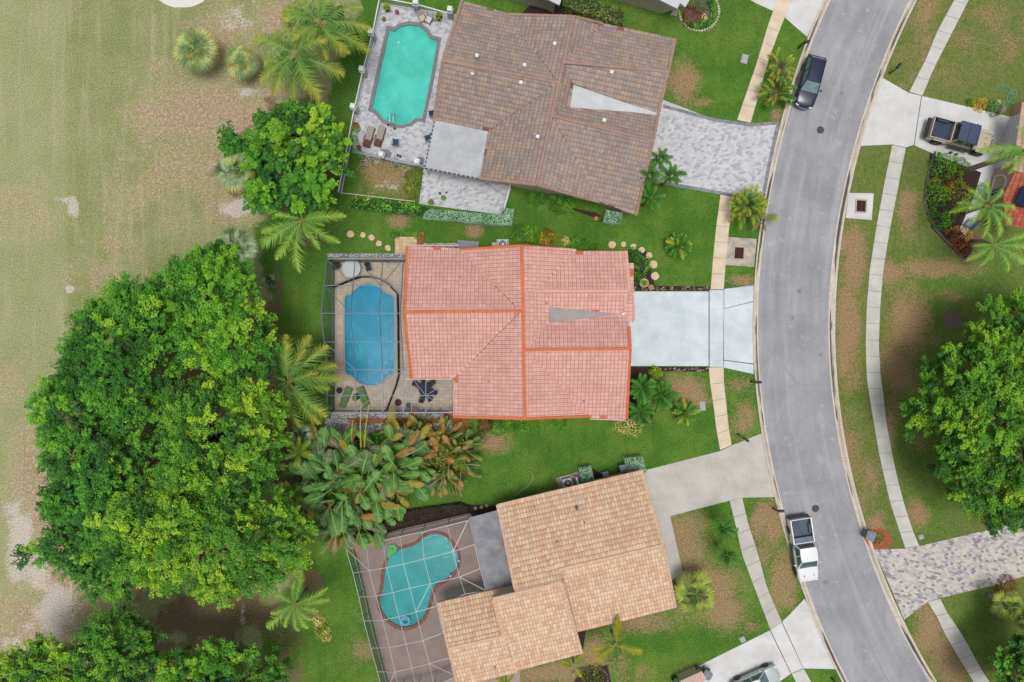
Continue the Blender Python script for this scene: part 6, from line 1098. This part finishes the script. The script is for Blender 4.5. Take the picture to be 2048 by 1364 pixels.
def wbin(px, py, ang, label, sc=1.0, m=binm):
    t = thing('wheelie_bin', W(px, py, .6), label, 'bin', None, R(ang)); t.location.z = 0; t.scale = (sc, sc, sc); b = MB(); b.box(0, 0, .08, .98, .52, .58, 0, 1.22); b.build('body', m, t, bevel=.04); b = MB(); b.box(.02, 0, .985, 1.03, .72, .74); b.box(.0, 0, 1.03, 1.08, .56, .56, 0, .8); b.build('lid', m, t, bevel=.03)
    b = MB(); b.tube([(-.38, -.25, .95), (-.42, 0, .95), (-.38, .25, .95)], .02, 6); b.build('handle', dkm, t)
    for s in (1, -1): b = MB(); vs = [(-.28+.12*math.cos(2*math.pi*i/12), s*.3+h, .12+.12*math.sin(2*math.pi*i/12)) for h in (-.03, .03) for i in range(12)]; b.add(vs, [(i, (i+1) % 12, (i+1) % 12+12, i+12) for i in range(12)]+[tuple(range(12))[::-1], tuple(range(12, 24))]); b.build('wheel', rubber, t)
wbin(1736, 1069, 160, 'grey wheelie bin standing on the right kerb beside the red mulch ring', 1.15); wbin(1211, 949, 105, 'smaller grey bin between the clipped hedges at the peach house wall', .75); wbin(1246, 936, 100, 'larger grey bin touching the double clipped hedge', .95); wbin(1412, 1346, 150, 'grey-blue bin at the end of the slatted roof on the bottom edge', 1.05)
wbin(1352, 1362, 150, 'dark green bin at the bottom edge left of the slatted roof', .8, mat('green_bin', c(30,84,60), .55, 0, .06)); wbin(1396, 1341, 150, 'dark grey bin half behind the grey-blue bin at the bottom edge', .7, mat('dark_bin', c(80,88,100), .55, 0, .06))
def acunit(px, py, ang, label, ty=True):
    t = thing('air_conditioner', W(px, py, .8), label, 'air conditioner', None, R(ang)); t.location.z = 0; b = MB(); b.box(0, 0, .02, .12, 1.1, 1.1); b.build('base', c_beige, t); b = MB(); b.box(0, 0, .12, .86, .82, .82); b.build('casing', mat('ac_casing', c(196,204,212), .45, .1, .05), t, bevel=.05); b = MB(); b.lathe([(.34, .86), (.34, .885)], 0, 0, 24); b.build('fan_grille', mat('dark_grille', c(34,38,52), .4), t)
    b = MB(); [b.tube([(.34*math.cos(a), .34*math.sin(a), .90), (.05*math.cos(a), .05*math.sin(a), .91)], .008, 4) for a in [2*math.pi*i/10 for i in range(10)]]; b.lathe([(.1, .895), (.08, .93)], .04, -.03, 12); b.build('fan_hub', alu_w, t)
acunit(1135, 966, 14, 'white air conditioner on a slab beside the peach house'); acunit(1005, 488, 0, 'white air conditioner peeking out at the north wall of the pink-tiled house')
t = thing('pool_pump', W(1154, 961, .4), 'white pool pump cylinder right of the air conditioner', 'pump', None, R(-75)); b = MB(); b.tube([(-.4, 0, .35), (.4, 0, .35)], .11, 12); b.build('filter', alu_w, t); b = MB(); b.tube([(-.35, 0, .3), (-.5, -.3, .2), (-.5, -.5, .05)], .03, 6); b.build('pipe', alu_w, t)
slab('equipment_pad', [(1112,956),(1160,942),(1172,985),(1122,992)], mat('brownish_pad', c(168,150,132), .9, 0, .15, 2, 15), .03); slab('equipment_pad', [(984,485),(1016,485),(1016,500),(984,500)], c_beige, .03)
t = thing('storage_box', W(936, 490, 1.0), 'grey ribbed lean-to box at the north wall of the pink-tiled house', 'storage box', None, R(-5)); t.location.z = 0; b = MB(); b.box(0, -.15, 0, 1.0, 1.75, .95); b.build('box', mat('grey_resin', c(120,126,134), .7, 0, .06), t, bevel=.02); b = MB()
for i in range(6): b.box(-.8+i*.32, -.15, 1.005, 1.04, .30, 1.05)
b.build('lid', mat('grey_resin_lid', c(132,138,146), .7, 0, .08, 3, 15), t)
def cover(px, py, lx, ly, ang, label, m=None, cat='utility cover', name='utility_cover'):
    t = thing(name, W(px, py), label, cat, None, R(ang)); b = MB(); b.box(0, 0, -.03, .035, lx, ly); b.build('frame', m or mat('cover_grey', c(160,166,166), .8, 0, .08), t); b = MB(); b.box(0, 0, .036, .05, lx-.1, ly-.1); b.build('lid', mat('cover_lid', c(172,178,178), .8, 0, .1), t)
cover(1405, 812, .52, .85, 4, 'grey rectangular utility cover on the lawn near the dry patch'); cover(1489, 118, .6, .85, -14, 'grey rectangular utility cover on the lawn of the brown-roofed house')
cover(1485, 1279, .5, .5, 25, 'small square box cover on the grass beside the white driveway'); cover(1842, 1074, .48, .42, 15, 'small square box cover beside the right pavement')
rustm = mat('rusty_iron', c(96,58,52), .85, .2, .3, 6, 30); rimc = mat('drain_rim', c(190,172,158), .85, 0, .1)
def drain(px, py, ang, label):
    t = thing('storm_drain', W(px, py, .04), label, 'storm drain', None, R(ang)); t.location.z = .04; b = MB()
    for cx, cy, lx, ly in ((-.47, 0, .12, 1.25), (.47, 0, .12, 1.25), (0, .57, .82, .11), (0, -.57, .82, .11)): b.box(cx, cy, 0, .05, lx, ly)
    b.build('frame', rimc, t); b = MB(); b.box(0, 0, .0, .008, .8, 1.0); b.build('sump', mat('dark_void', c(52,28,26), .9), t); b = MB()
    for i in range(7): b.box(0, -.45+i*.15, .012, .035, .8, .035)
    b.box(0, 0, .012, .04, .07, 1.0); b.build('grate', rustm, t)
drain(1478, 506, -3, 'rusty storm drain in a weathered slab at the left kerb'); drain(1722, 412, -3, 'rusty storm drain in a pale slab at the right kerb')
iron = mat('cast_iron', c(96,92,94), .7, .3, .2, 8, 30)
def manhole(px, py, r, label):
    z0 = .05; t = thing('manhole_cover', W(px, py, z0), label, 'manhole cover'); b = MB(); b.lathe([(r, 0), (r, .006), (r*.88, .012)], 0, 0, 24); b.build('rim', iron, t); b = MB(); b.lathe([(r*.82, .012), (r*.8, .018)], 0, 0, 20)
    for i in range(5):
        for j in range(5):
            x, y = (i-2)*r*.3, (j-2)*r*.3
            if math.hypot(x, y) < r*.7: b.box(x, y, .0185, .026, r*.16, r*.16)
    b.build('lid', mat('iron_dark', c(84,80,84), .7, .3, .2, 8, 30), t)
manhole(1641, 260, .34, 'round manhole cover in the road below the dark car'); manhole(1631, 1017, .34, 'round manhole cover in the road above the white pickup')
# stepping stones
stone = mat('peach_stone', c(222,194,164), .9, 0, .12, 4, 20, .01)
WSTN = [(701,468,.32),(726,470,.25),(743,475,.27),(758,487,.27),(776,496,.27)]; ESTN = [(1224,490,.33),(1247,489,.25),(1267,493,.27),(1283,500,.28),(1298,511,.28),(1307,529,.35),(1310,552,.36)]
ordn = ['first', 'second', 'third', 'fourth', 'fifth', 'sixth', 'last']
def stonething(px, py, r, label, group, seed, m=stone, h=.05):
    g = random.Random(seed); b = MB(); k = 9; pts = [(r*g.uniform(.85, 1.12)*math.cos(2*math.pi*i/k), r*g.uniform(.85, 1.12)*math.sin(2*math.pi*i/k)) for i in range(k)]; b.prism(catmull(pts, 3), 0, h); o = b.build('stepping_stone', m); o.location = W(px, py); return tag(o, label, 'stepping stone', group)
for i, (x, y, r_) in enumerate(WSTN): stonething(x, y, r_, f'{ordn[i]} stepping stone from the left in the row leading to the peach patio', 'stepping stones to the peach patio', i)
for i, (x, y, r_) in enumerate(ESTN): stonething(x, y, r_, f'{ordn[i]} stepping stone from the house roof in the arc round the green shrub', 'stepping stones curving round the front shrub', 20+i)
for i, (x, y, l_) in enumerate(((951,1016,'left'),(963,1014,'middle'),(973,1011,'right'))): stonething(x, y, .16, f'{l_} small pale stone of three beside the dark lean-to roof', 'small stones by the dark lean-to roof', 40+i, mat('pale_stone', c(176,164,152), .9, 0, .15), .12)
o = stonething(1301, 575, .26, 'rounded brown boulder in the mulch strip at the driveway edge', None, 60, mat('brown_boulder', c(176,130,96), .9, 0, .15), .25); o.name = 'boulder'; o['category'] = 'boulder'
stonething(1192, 437, .2, 'small orange stone on the grass left of the square clipped shrub', None, 61, mat('orange_stone', c(196,130,84), .9, 0, .15), .05)
# stone edging rings
def edging(pts, label, m, seed, r=.11, closed=False, name='stone_edging'):
    g = random.Random(seed); P = [W(*p) for p in pts]; b = MB(); 
    for i in range(len(P)-1):
        L = (P[i+1]-P[i]).length; k = max(1, int(L/(r*1.9)))
        for j in range(k): q = P[i].lerp(P[i+1], (j+.5)/k); s = r*g.uniform(.8, 1.2); b.box(q.x, q.y, 0, .1*g.uniform(.8, 1.3), s*2, s*1.7, g.uniform(0, 3), .75)
    return tag(b.build(name, m, bevel=.01), label, 'edging')
pst = mat('pale_edging_stone', c(206,194,180), .9, 0, .25, 6, 20); gst = mat('grey_edging_stone', c(120,112,108), .9, 0, .3, 6, 20)
edging([(1398+40*math.cos(R(a)), 22+40*math.sin(R(a))) for a in range(-50, 185, 8)], 'pale stone edging ring round the oval bed at the top edge', pst, 1); edging([(1258,847),(1246,850),(1238,846),(1233,840)], 'dark edging curve at the corner of the pink-tiled house', gst, 2)
edging([(1870,302),(1860,330),(1852,370),(1849,400),(1856,430),(1872,460),(1890,480),(1912,500),(1928,520)], 'grey stone edging along the left rim of the right garden bed', gst, 3); edging([(1143,1345),(1155,1338),(1180,1334),(1200,1336),(1212,1345),(1216,1358),(1214,1370)], 'grey stone ring round the low bush at the bottom edge', gst, 4)
edging([(700,415),(740,421),(800,428),(850,436)], 'grey stone edging under the loose leafy hedge', gst, 5, .09)
t = thing('timber_edging', W(760,395), 'white and timber edging dividing the fenced garden from the hedge', 'edging'); b = MB(); b.bar(W(684,386,.1), W(830,403,.1), .08, .12); b.build('board', pst, t, world=True)
for i, x in enumerate((712,737,767,800)): b = MB(); y = 389+(x-712)*.12; b.bar(W(x, y, .12), W(x-1, y+12, .12), .07, .1); b.build('cross_piece', pst, t, world=True)
# flower strips: nobody could count them
def flowers(lst, cnt, pal, label, seed):
    g = random.Random(seed); P = []; 
    for x0, y0, x1, y1 in lst:
        for i in range(cnt): t_ = g.random(); p = W(x0+(x1-x0)*t_+g.uniform(-1, 1), y0+(y1-y0)*t_+g.uniform(-3, 3)); P += [(p.x+g.gauss(0, .05), p.y+g.gauss(0, .05), .06+.12*g.random()) for _ in range(9)]
    P = np.array(P); N = np.array([0, 0, 1.])+rng.normal(size=P.shape)*.5; N /= np.linalg.norm(N, axis=1)[:, None]; w = rng.random(len(P)); V, F, C = leafquads(P, N, np.full(len(P), .09), .8, colmix(pal, w)); o = bpy.data.objects.new('border_flowers', cmesh('border_flowers', V, F, C)); link(o); tag(o, label, 'flowers', None, 'stuff')
FL = [c(60,80,50), c(110,70,60), c(190,150,140), c(90,110,60), c(230,220,214)]; flowers([(1268,577,1418,577)], 46, FL, 'small border flowers in the dark mulch strip above the blue-white driveway', 1); flowers([(1330,739,1416,739)], 30, FL+[c(170,60,50)], 'small border flowers in the dark mulch strip below the blue-white driveway', 2); flowers([(1262,574,1268,580)], 10, [c(236,236,232), c(220,226,220), c(90,120,70)], 'white flowering tuft at the house end of the driveway mulch strip', 3)
# ================================================================ FENCES AND WALLS
def pillar(t, px, py, h=1.35, m=None):
    p = W(px, py)-t.location; b = MB(); b.box(p.x, p.y, 0, h, .42, .42, R(-13)); o = b.build('pillar', m or mat('pale_render', c(196,198,200), .9, 0, .08), t, bevel=.01); b = MB(); b.box(p.x, p.y, h+.001, h+.06, .5, .5, R(-13)); b.box(p.x, p.y, h+.06, h+.42, .34, .34, R(-13)); b.box(p.x, p.y, h+.42, h+.5, .46, .46, R(-13), .9); b.build('lamp', white, o, bevel=.01)
def picket(t, a, b_, h=1.15, gap=.16):
    a, b_ = W(*a)-t.location, W(*b_)-t.location; L = (b_-a).length; d = (b_-a)/L; r = MB(); r.bar(a+Vector((0, 0, h)), b_+Vector((0, 0, h)), .09, .05); r.bar(a+Vector((0, 0, .15)), b_+Vector((0, 0, .15)), .06, .05); r.build('rail', white, t); p = MB(); k = int(L/gap)
    for i in range(k): q = a+d*(L*(i+.5)/k); p.box(q.x, q.y, .1, h-.03, .035, .035)
    p.build('picket_panel', white, t)
t = thing('picket_fence', W(725,150), 'white picket fence with square lamp pillars beside the turquoise pool', 'fence'); AF = [(764,8),(750,78),(731,152),(714,226),(697,316),(683,390)]
for i in range(5): picket(t, AF[i], AF[i+1])
for p in ((749,80),(731,152),(714,225)): pillar(t, *p)
t = thing('picket_fence', W(835,22), 'white picket fence across the top end of the turquoise pool deck', 'fence'); picket(t, (766,8), (834,21)); picket(t, (836,21), (905,40)); pillar(t, 836, 22); pillar(t, 903, 36)
t = thing('low_wall', W(778,318), 'low grey wall with two lamp pillars at the lower end of the turquoise pool deck', 'wall'); b = MB(); b.bar(W(706,304,.25), W(848,334,.25), .25, .5); b.build('wall', mat('grey_wall', c(160,162,168), .9, 0, .08), t, world=True); pillar(t, 768, 316, 1.0); pillar(t, 838, 330, 1.0)
gw = mat('grey_slab', c(128,130,140), .8, 0, .1)
slab('pillar_plinth', [(757,309),(762,299),(774,299),(784,306),(781,318),(768,316)], gw, .09); slab('pillar_plinth', [(828,328),(830,317),(840,314),(849,316),(847,331)], gw, .09)
t = thing('side_fence', W(1012,400), 'short white rail fence at the right end of the paved patio', 'fence'); picket(t, (1021,371), (1008,424), 1.0, .3)
# ================================================================ GARDEN AND POOL FURNITURE
def oriented(name, px, py, fx, fy, label, cat, z=.05, group=None):
    t = thing(name, W(px, py, .3), label, cat, group); t.location.z = z; t.rotation_euler[2] = math.atan2(-(fy-py), fx-px); return t
def wickerweave():
    n = NT('dark_weave'); uv = n.coord(); sp = n.n('SeparateXYZ'); n.put(sp.inputs[0], uv); a = edge(n, n.math('FRACT', n.math('DIVIDE', sp.outputs[0], .13)), .2); b = edge(n, n.math('FRACT', n.math('DIVIDE', sp.outputs[1], .13)), .2); return n.fin(n.mix(n.math('MAXIMUM', a, b), c(196,188,180), c(70,56,54)), .8)
weave = wickerweave(); teak = mat('dark_teak', c(112,74,62), .7, 0, .2, 6, 30)
for px, py, fx, fy, l in ((738,274,745,250,'left'), (760,273,767,249,'right')):
    t = oriented('sun_lounger', px, py, fx, fy, f'{l} brown slatted sun lounger with checked cushion on the paver deck', 'sun lounger', group='wooden loungers on the paver deck')
    b = MB(); b.box(0, 0, .22, .3, 1.9, .66); b.build('frame', teak, t, bevel=.01); b = MB(); b.box(.28, 0, .301, .38, 1.3, .58); b.build('cushion', weave, t); b = MB(); [b.bar((-.85+i*.09, -.3, .34+.05*(7-i)), (-.85+i*.09, .3, .34+.05*(7-i)), .06, .03) for i in range(7)]; b.build('backrest', teak, t)
    for s in (1, -1): b = MB(); b.bar((-.5, s*.36, .5), (.0, s*.36, .5), .07, .04); b.bar((-.05, s*.36, .1), (-.05, s*.36, .48), .05); b.build('armrest', teak, t)
    for x, s in ((-.8, 1), (-.8, -1), (.8, 1), (.8, -1)): b = MB(); b.box(x, s*.28, 0, .22, .07, .07); b.build('leg', teak, t)
def chair(px, py, fx, fy, label, seatm, framem, group=None, w=.6):
    t = oriented('garden_chair', px, py, fx, fy, label, 'chair', group=group); b = MB(); b.box(0, 0, .40, .44, .52, w-.1); b.build('seat', seatm, t, bevel=.01); b = MB(); b.add([(-.24, -w/2+.05, .42), (-.24, w/2-.05, .42), (-.42, w/2-.05, .95), (-.42, -w/2+.05, .95), (-.27, -w/2+.05, .42), (-.27, w/2-.05, .42), (-.45, w/2-.05, .95), (-.45, -w/2+.05, .95)], [(0, 1, 2, 3), (7, 6, 5, 4), (0, 4, 5, 1), (2, 6, 7, 3), (1, 5, 6, 2), (3, 7, 4, 0)]); b.build('backrest', seatm, t)
    for s in (1, -1):
        b = MB(); b.tube([(.28, s*w/2, 0), (.28, s*w/2, .6), (-.3, s*w/2, .64), (-.43, s*w/2, .96)], .02, 6); b.build('armrest', framem, t); b = MB(); b.tube([(-.3, s*w/2, 0), (-.28, s*w/2, .62)], .02, 6); b.build('leg', framem, t)
    return t
bluef = mat('teal_blue_fabric', c(36,74,104), .85, 0, .1); navyf = mat('navy_fabric', c(38,52,96), .85, 0, .1); silf = mat('pale_frame', c(170,176,180), .4, .3, .05); blkf = mat('charcoal_fabric', c(52,56,68), .85, 0, .1)
chair(792, 285, 793, 270, 'teal-blue cushioned chair in the middle of the paver deck', bluef, silf); chair(864, 228, 850, 230, 'navy chair half under the brown roof edge by the pool', navyf, silf); chair(856, 277, 842, 280, 'blue chair half hidden by the grey patio roof', bluef, silf)
chair(738, 536, 742, 550, 'dark sling chair with pale frame beside the white round table', blkf, alu_w); chair(845, 38, 850, 50, 'beige chair at the top end of the turquoise pool', mat('beige_fabric', c(214,184,160), .85, 0, .1), silf); chair(858, 41, 850, 54, 'grey and white chair at the top end of the turquoise pool', mat('pale_grey_fabric', c(206,208,212), .85, 0, .1), dkm)
chair(1938, 447, 1928, 436, 'blue-grey lounge chair in the right garden', mat('slate_fabric', c(104,130,150), .7, 0, .1), dkm, None, .95)
def rtable(px, py, r, label, m, h=.74, parasol=False):
    t = thing('round_table', W(px, py, h), label, 'table'); t.location.z = .05; b = MB(); b.lathe([(r-.02, h-.05), (r, h-.03), (r, h), (r-.02, h+.01)], 0, 0, 32); b.build('tabletop', m, t); b = MB(); b.lathe([(.3, 0), (.28, .04), (.05, .06), (.05, h-.05)], 0, 0, 12); b.build('pedestal', dkm, t); return t
rtable(703, 537, .82, 'white round table in the top corner of the dark screen enclosure', mat('white_tabletop', c(218,222,226), .4, 0, .03)); rtable(850, 778, .58, 'dark round dining table under the dark screen enclosure', blkf); rtable(712, 794, .3, 'small dark side table between the green loungers', blkf, .45)
for i, (a, l) in enumerate(((100, 'upper left'), (40, 'upper right'), (150, 'left'), (-20, 'right'), (-60, 'lower right'), (-105, 'lower left'))):
    x, y = 850+17*math.cos(R(a)), 778-17*math.sin(R(a)); chair(x, y, 850, 778, f'{l} dark chair pushed up to the round dining table', blkf, dkm, 'dark chairs round the dining table', .5)
grn = mat('green_fabric', c(112,146,84), .85, 0, .1, 3, 20)
for px, py, fx, fy, l in ((692,794,700,773,'left'), (727,793,719,773,'right')):
    t = oriented('sun_lounger', px, py, fx, fy, f'{l} green sling lounger inside the dark screen enclosure', 'sun lounger', group='green loungers in the screen enclosure'); b = MB(); b.box(.3, 0, .30, .34, 1.25, .58); b.build('seat', grn, t); b = MB(); b.add([(-.33, -.29, .33), (-.33, .29, .33), (-.95, .29, .62), (-.95, -.29, .62), (-.33, -.29, .30), (-.33, .29, .30), (-.95, .29, .59), (-.95, -.29, .59)], [(0, 1, 2, 3), (7, 6, 5, 4), (2, 6, 7, 3), (1, 5, 6, 2), (3, 7, 4, 0)]); b.build('backrest', grn, t)
    for s in (1, -1): b = MB(); b.tube([(-.4, s*.31, .31), (.95, s*.31, .31)], .02, 6); b.build('side_rail', dkm, t)
    for x, s in ((-.4, 1), (-.4, -1), (.8, 1), (.8, -1)): b = MB(); b.tube([(x, s*.3, 0), (x, s*.3, .3)], .018, 6); b.build('leg', dkm, t)
terra = mat('terracotta_pot', c(170,104,72), .85, 0, .12); dpot = mat('dark_pot', c(70,64,66), .8, 0, .1); wpot = mat('pale_pot', c(206,200,190), .8, 0, .08)
def pot(px, py, r, label, pm, pal, lr=None, spiky=None, seed=1, z=.05, h=None):
    h = h or r*1.4; t = thing('potted_plant', W(px, py, h), label, 'potted plant'); t.location.z = z; b = MB(); b.lathe([(r*.7, 0), (r, h), (r*1.08, h), (r*1.08, h+.03), (r*.9, h+.03), (r*.88, h-.03)], 0, 0, 16); b.build('pot', pm, t)
    if pal is None: return t
    if spiky:
        g = random.Random(seed)
        for i in range(spiky): o = bpy.data.objects.new('frond', g.choice(dkp if pal is DARKG else arec)); o.location = (0, 0, h); a = 6.28*i*.382; l = (lr or r*2)*g.uniform(.8, 1.1); o.rotation_euler = (0, -R(g.uniform(0, 30)), a); o.scale = (l, l, l); link(o, t)
    else:
        k = 160; lr = lr or r*1.2; u = rng.normal(size=(k, 3)); u[:, 2] = abs(u[:, 2]); u /= np.linalg.norm(u, axis=1)[:, None]; P = u*lr*(.6+.4*rng.random((k, 1)))+np.array([0, 0, h]); V, F, C = leafquads(P, (u+np.array([0, 0, .6]))/np.linalg.norm(u+np.array([0, 0, .6]), axis=1)[:, None], np.full(k, .11), .6, colmix(pal, rng.random(k))); o = bpy.data.objects.new('foliage', cmesh('foliage', V, F, C)); link(o, t)
    return t
pot(774, 17, .25, 'potted palm in the top left corner of the turquoise pool deck', dpot, LIMEG, .6, 12, 1); pot(794, 24, .18, 'empty terracotta pot at the top of the turquoise pool deck', terra, [c(150,100,60), c(120,90,60)], .12, None, 2); pot(768, 38, .16, 'small potted plant at the picket fence near the top corner', terra, OLIVE, .2); pot(878, 34, .28, 'large potted shrub at the brown roof corner of the turquoise pool deck', dpot, OLIVE, .55, 14, 4)
pot(718, 294, .2, 'terracotta pot at the bottom left corner of the paver deck', terra, [c(120,84,50), c(90,74,50)], .14); pot(887, 396, .2, 'round green potted plant on the paved patio', dpot, MIDG, .22); pot(862, 404, .2, 'yellowish potted plant at the patio edge by the blue-green hedge', dpot, OLIVE, .28); pot(880, 387, .1, 'tiny dark pot on the paved patio, left of two', dpot, [c(60,50,50), c(80,60,60)], .08); pot(893, 385, .09, 'tiny reddish pot on the paved patio, right of two', terra, [c(120,50,60), c(90,60,60)], .08)
pot(679, 781, .24, 'dark potted plant left of the green loungers', dpot, [c(40,36,40), c(64,60,58)], .28); pot(796, 805, .26, 'dark reddish potted plant near the lower screen wall', dpot, [c(56,34,34), c(84,50,46)], .32); pot(817, 811, .22, 'grey round planter near the lower screen wall', gw, [c(90,96,90), c(120,124,112)], .16); pot(673, 531, .3, 'dark leafy plant in the corner of the dark screen enclosure', dpot, [c(30,36,36), c(54,60,54)], .5); pot(712, 796, .12, 'small plant on the dark side table', dpot, MIDG, .24, None, 1, .5)
pot(1288, 566, .38, 'spiky yellow plant in a wide pale pot by the front shrub', wpot, VARIEG, .5, 14, 9); pot(1877, 309, .26, 'clipped green plant in a white pot at the driveway corner', white, MIDG, .24); pot(1996, 205, .2, 'white pot by the garage corner', white, PINKW, .16)
for px, py, l in ((1899,306,'left'), (1910,310,'right')): t = thing('garden_ornament', W(px, py), f'{l} one of two small dark ornaments on the driveway by the tan pickup', 'ornament'); b = MB(); b.lathe([(.1, .04), (.12, .1), (.06, .25), (.09, .32), (.03, .4)], 0, 0, 10); b.build('body', dkm, t); b = MB(); b.box(0, 0, 0, .039, .24, .24); b.build('base', gw, t)
t = thing('folding_rack', W(926, 378, .5), 'white folding rack standing alone on the paved patio', 'drying rack'); t.location.z = .05; b = MB(); [b.tube([(.55*math.cos(a), .55*math.sin(a), 0), (0, 0, .5)], .025, 6) for a in (.6, 2.2, 3.7, 5.4)]; b.build('leg', alu_w, t); b = MB(); b.tube([(0, 0, .5), (0, 0, 1.0)], .03, 8); b.bar((-.3, 0, .95), (.3, .05, .95), .05); b.bar((0, -.25, .9), (0, .25, .9), .04); b.build('head', alu_w, t)
t = thing('deck_mat', W(798, 312), 'small dark two-lobed mat on the paver deck near the lamp pillar', 'mat'); b = MB(); b.lathe([(.14, 0), (.12, .05)], -.1, .03, 12); b.lathe([(.14, 0), (.12, .05)], .12, -.05, 12); b.build('mat', dkm, t); t.location.z = .05
for px, py, l in ((777,251,'left'), (790,258,'right')): t = thing('deck_planter', W(px, py), f'{l} small dark pot at the pool steps handrail', 'pot'); t.location.z = .05; b = MB(); b.lathe([(.09, 0), (.11, .16), (.08, .17)], 0, 0, 12); b.build('pot', dpot, t)
t = thing('pool_float', W(797, 85, 0), 'small white float drifting in the turquoise pool', 'pool float'); t.location.z = -.07; b = MB(); b.lathe([(.05, -.03), (.1, 0), (.09, .06), (.03, .1)], 0, 0, 12); b.build('float', white, t)
# pool toys
t = thing('pool_float', W(783, 1100), 'bright green inflatable folded over the edge of the kidney-shaped pool', 'pool float'); b = MB(); b.prism([(x-t.location.x, y-t.location.y) for x, y in px2([(776,1098),(780,1090),(789,1088),(796,1093),(794,1103),(786,1107),(780,1114),(776,1112)])], .1, .22); b.build('body', mat('bright_green_vinyl', c(48,196,84), .4, 0, .1, 4, 12), t, bevel=.04); b = MB(); b.box(.05, .15, .221, .3, .3, .25, .4, .8); b.build('head', mat('bright_green_vinyl', c(48,196,84)), t, bevel=.04)
t = thing('pool_float', W(811, 1241), 'round blue inflatable ring floating at the lower end of the kidney-shaped pool', 'pool float'); t.location.z = -.06; b = MB(); k, m_ = 28, 8; vs = [((.36+.15*math.cos(2*math.pi*j/m_))*(1+.05*math.cos(9*2*math.pi*i/k))*math.cos(2*math.pi*i/k), (.36+.15*math.cos(2*math.pi*j/m_))*(1+.05*math.cos(9*2*math.pi*i/k))*math.sin(2*math.pi*i/k), .08+.13*math.sin(2*math.pi*j/m_)) for i in range(k) for j in range(m_)]; b.add(vs, [(i*m_+j, ((i+1) % k)*m_+j, ((i+1) % k)*m_+(j+1) % m_, i*m_+(j+1) % m_) for i in range(k) for j in range(m_)]); b.build('ring', mat('sky_blue_vinyl', c(90,190,226), .35, 0, .12, 6, 14), t, smooth=True); b = MB(); b.tube([(-.3, .1, .24), (0, .3, .26), (.3, .1, .24)], .03, 6); b.build('rope', white, t)
for x, y, l in ((918,1121,'blue and white toy at the right rim of the kidney-shaped pool'), (901,1151,'white toy on the brick rim under the kidney-shaped pool steps')): t = thing('pool_toy', W(x, y), l, 'toy'); t.location.z = .09; b = MB(); b.lathe([(.1, 0), (.12, .06), (.05, .12)], 0, 0, 10); b.build('ball', white, t); b = MB(); b.box(.05, .12, 0, .1, .14, .2, .5, .8); b.build('toy_fin', mat('blue_toy', c(90,100,200), .5), t)
# hoses and cables
def hose(pts, r, m, label, name='garden_hose', z=.05, cat='hose'):
    P = catmull(pts, 8, False); b = MB(); b.tube([W(x, y, z) for x, y in P], r, 6); return tag(b.build(name, m, smooth=True), label, cat)
hose([(2008,218),(2015,208),(2022,190),(2010,182),(2000,178),(1998,172),(2006,170),(2018,176),(2024,188),(2030,196),(2033,188),(2030,180),(2020,184),(2014,196),(2018,204),(2028,208),(2034,216),(2026,206),(2012,204),(2006,210),(2010,220)], .022, mat('turquoise_hose', c(80,196,176), .5, 0, .05), 'coiled turquoise garden hose on the right-hand lawn')
hose([(1033,992),(1044,980),(1056,972),(1064,962),(1066,952),(1062,945),(1057,942)], .014, mat('pale_hose', c(196,200,190), .5), 'thin pale hose lying on the lawn above the peach roof'); hose([(950,357),(975,368),(1000,385),(1014,395)], .012, mat('black_cable', c(50,48,50), .6), 'black cable trailing over the paved patio', 'cable', .07, 'cable'); hose([(1162,451),(1175,445),(1200,441),(1210,438)], .015, mat('black_cable', c(50,48,50)), 'black cable on the grass left of the square clipped shrub', 'cable', .05, 'cable')
hose([(955,1043-100),(951,940),(947,944)], .01, alu_w, 'small white twist of tubing right of the bronze leafy clump', 'tubing', .05, 'tubing')
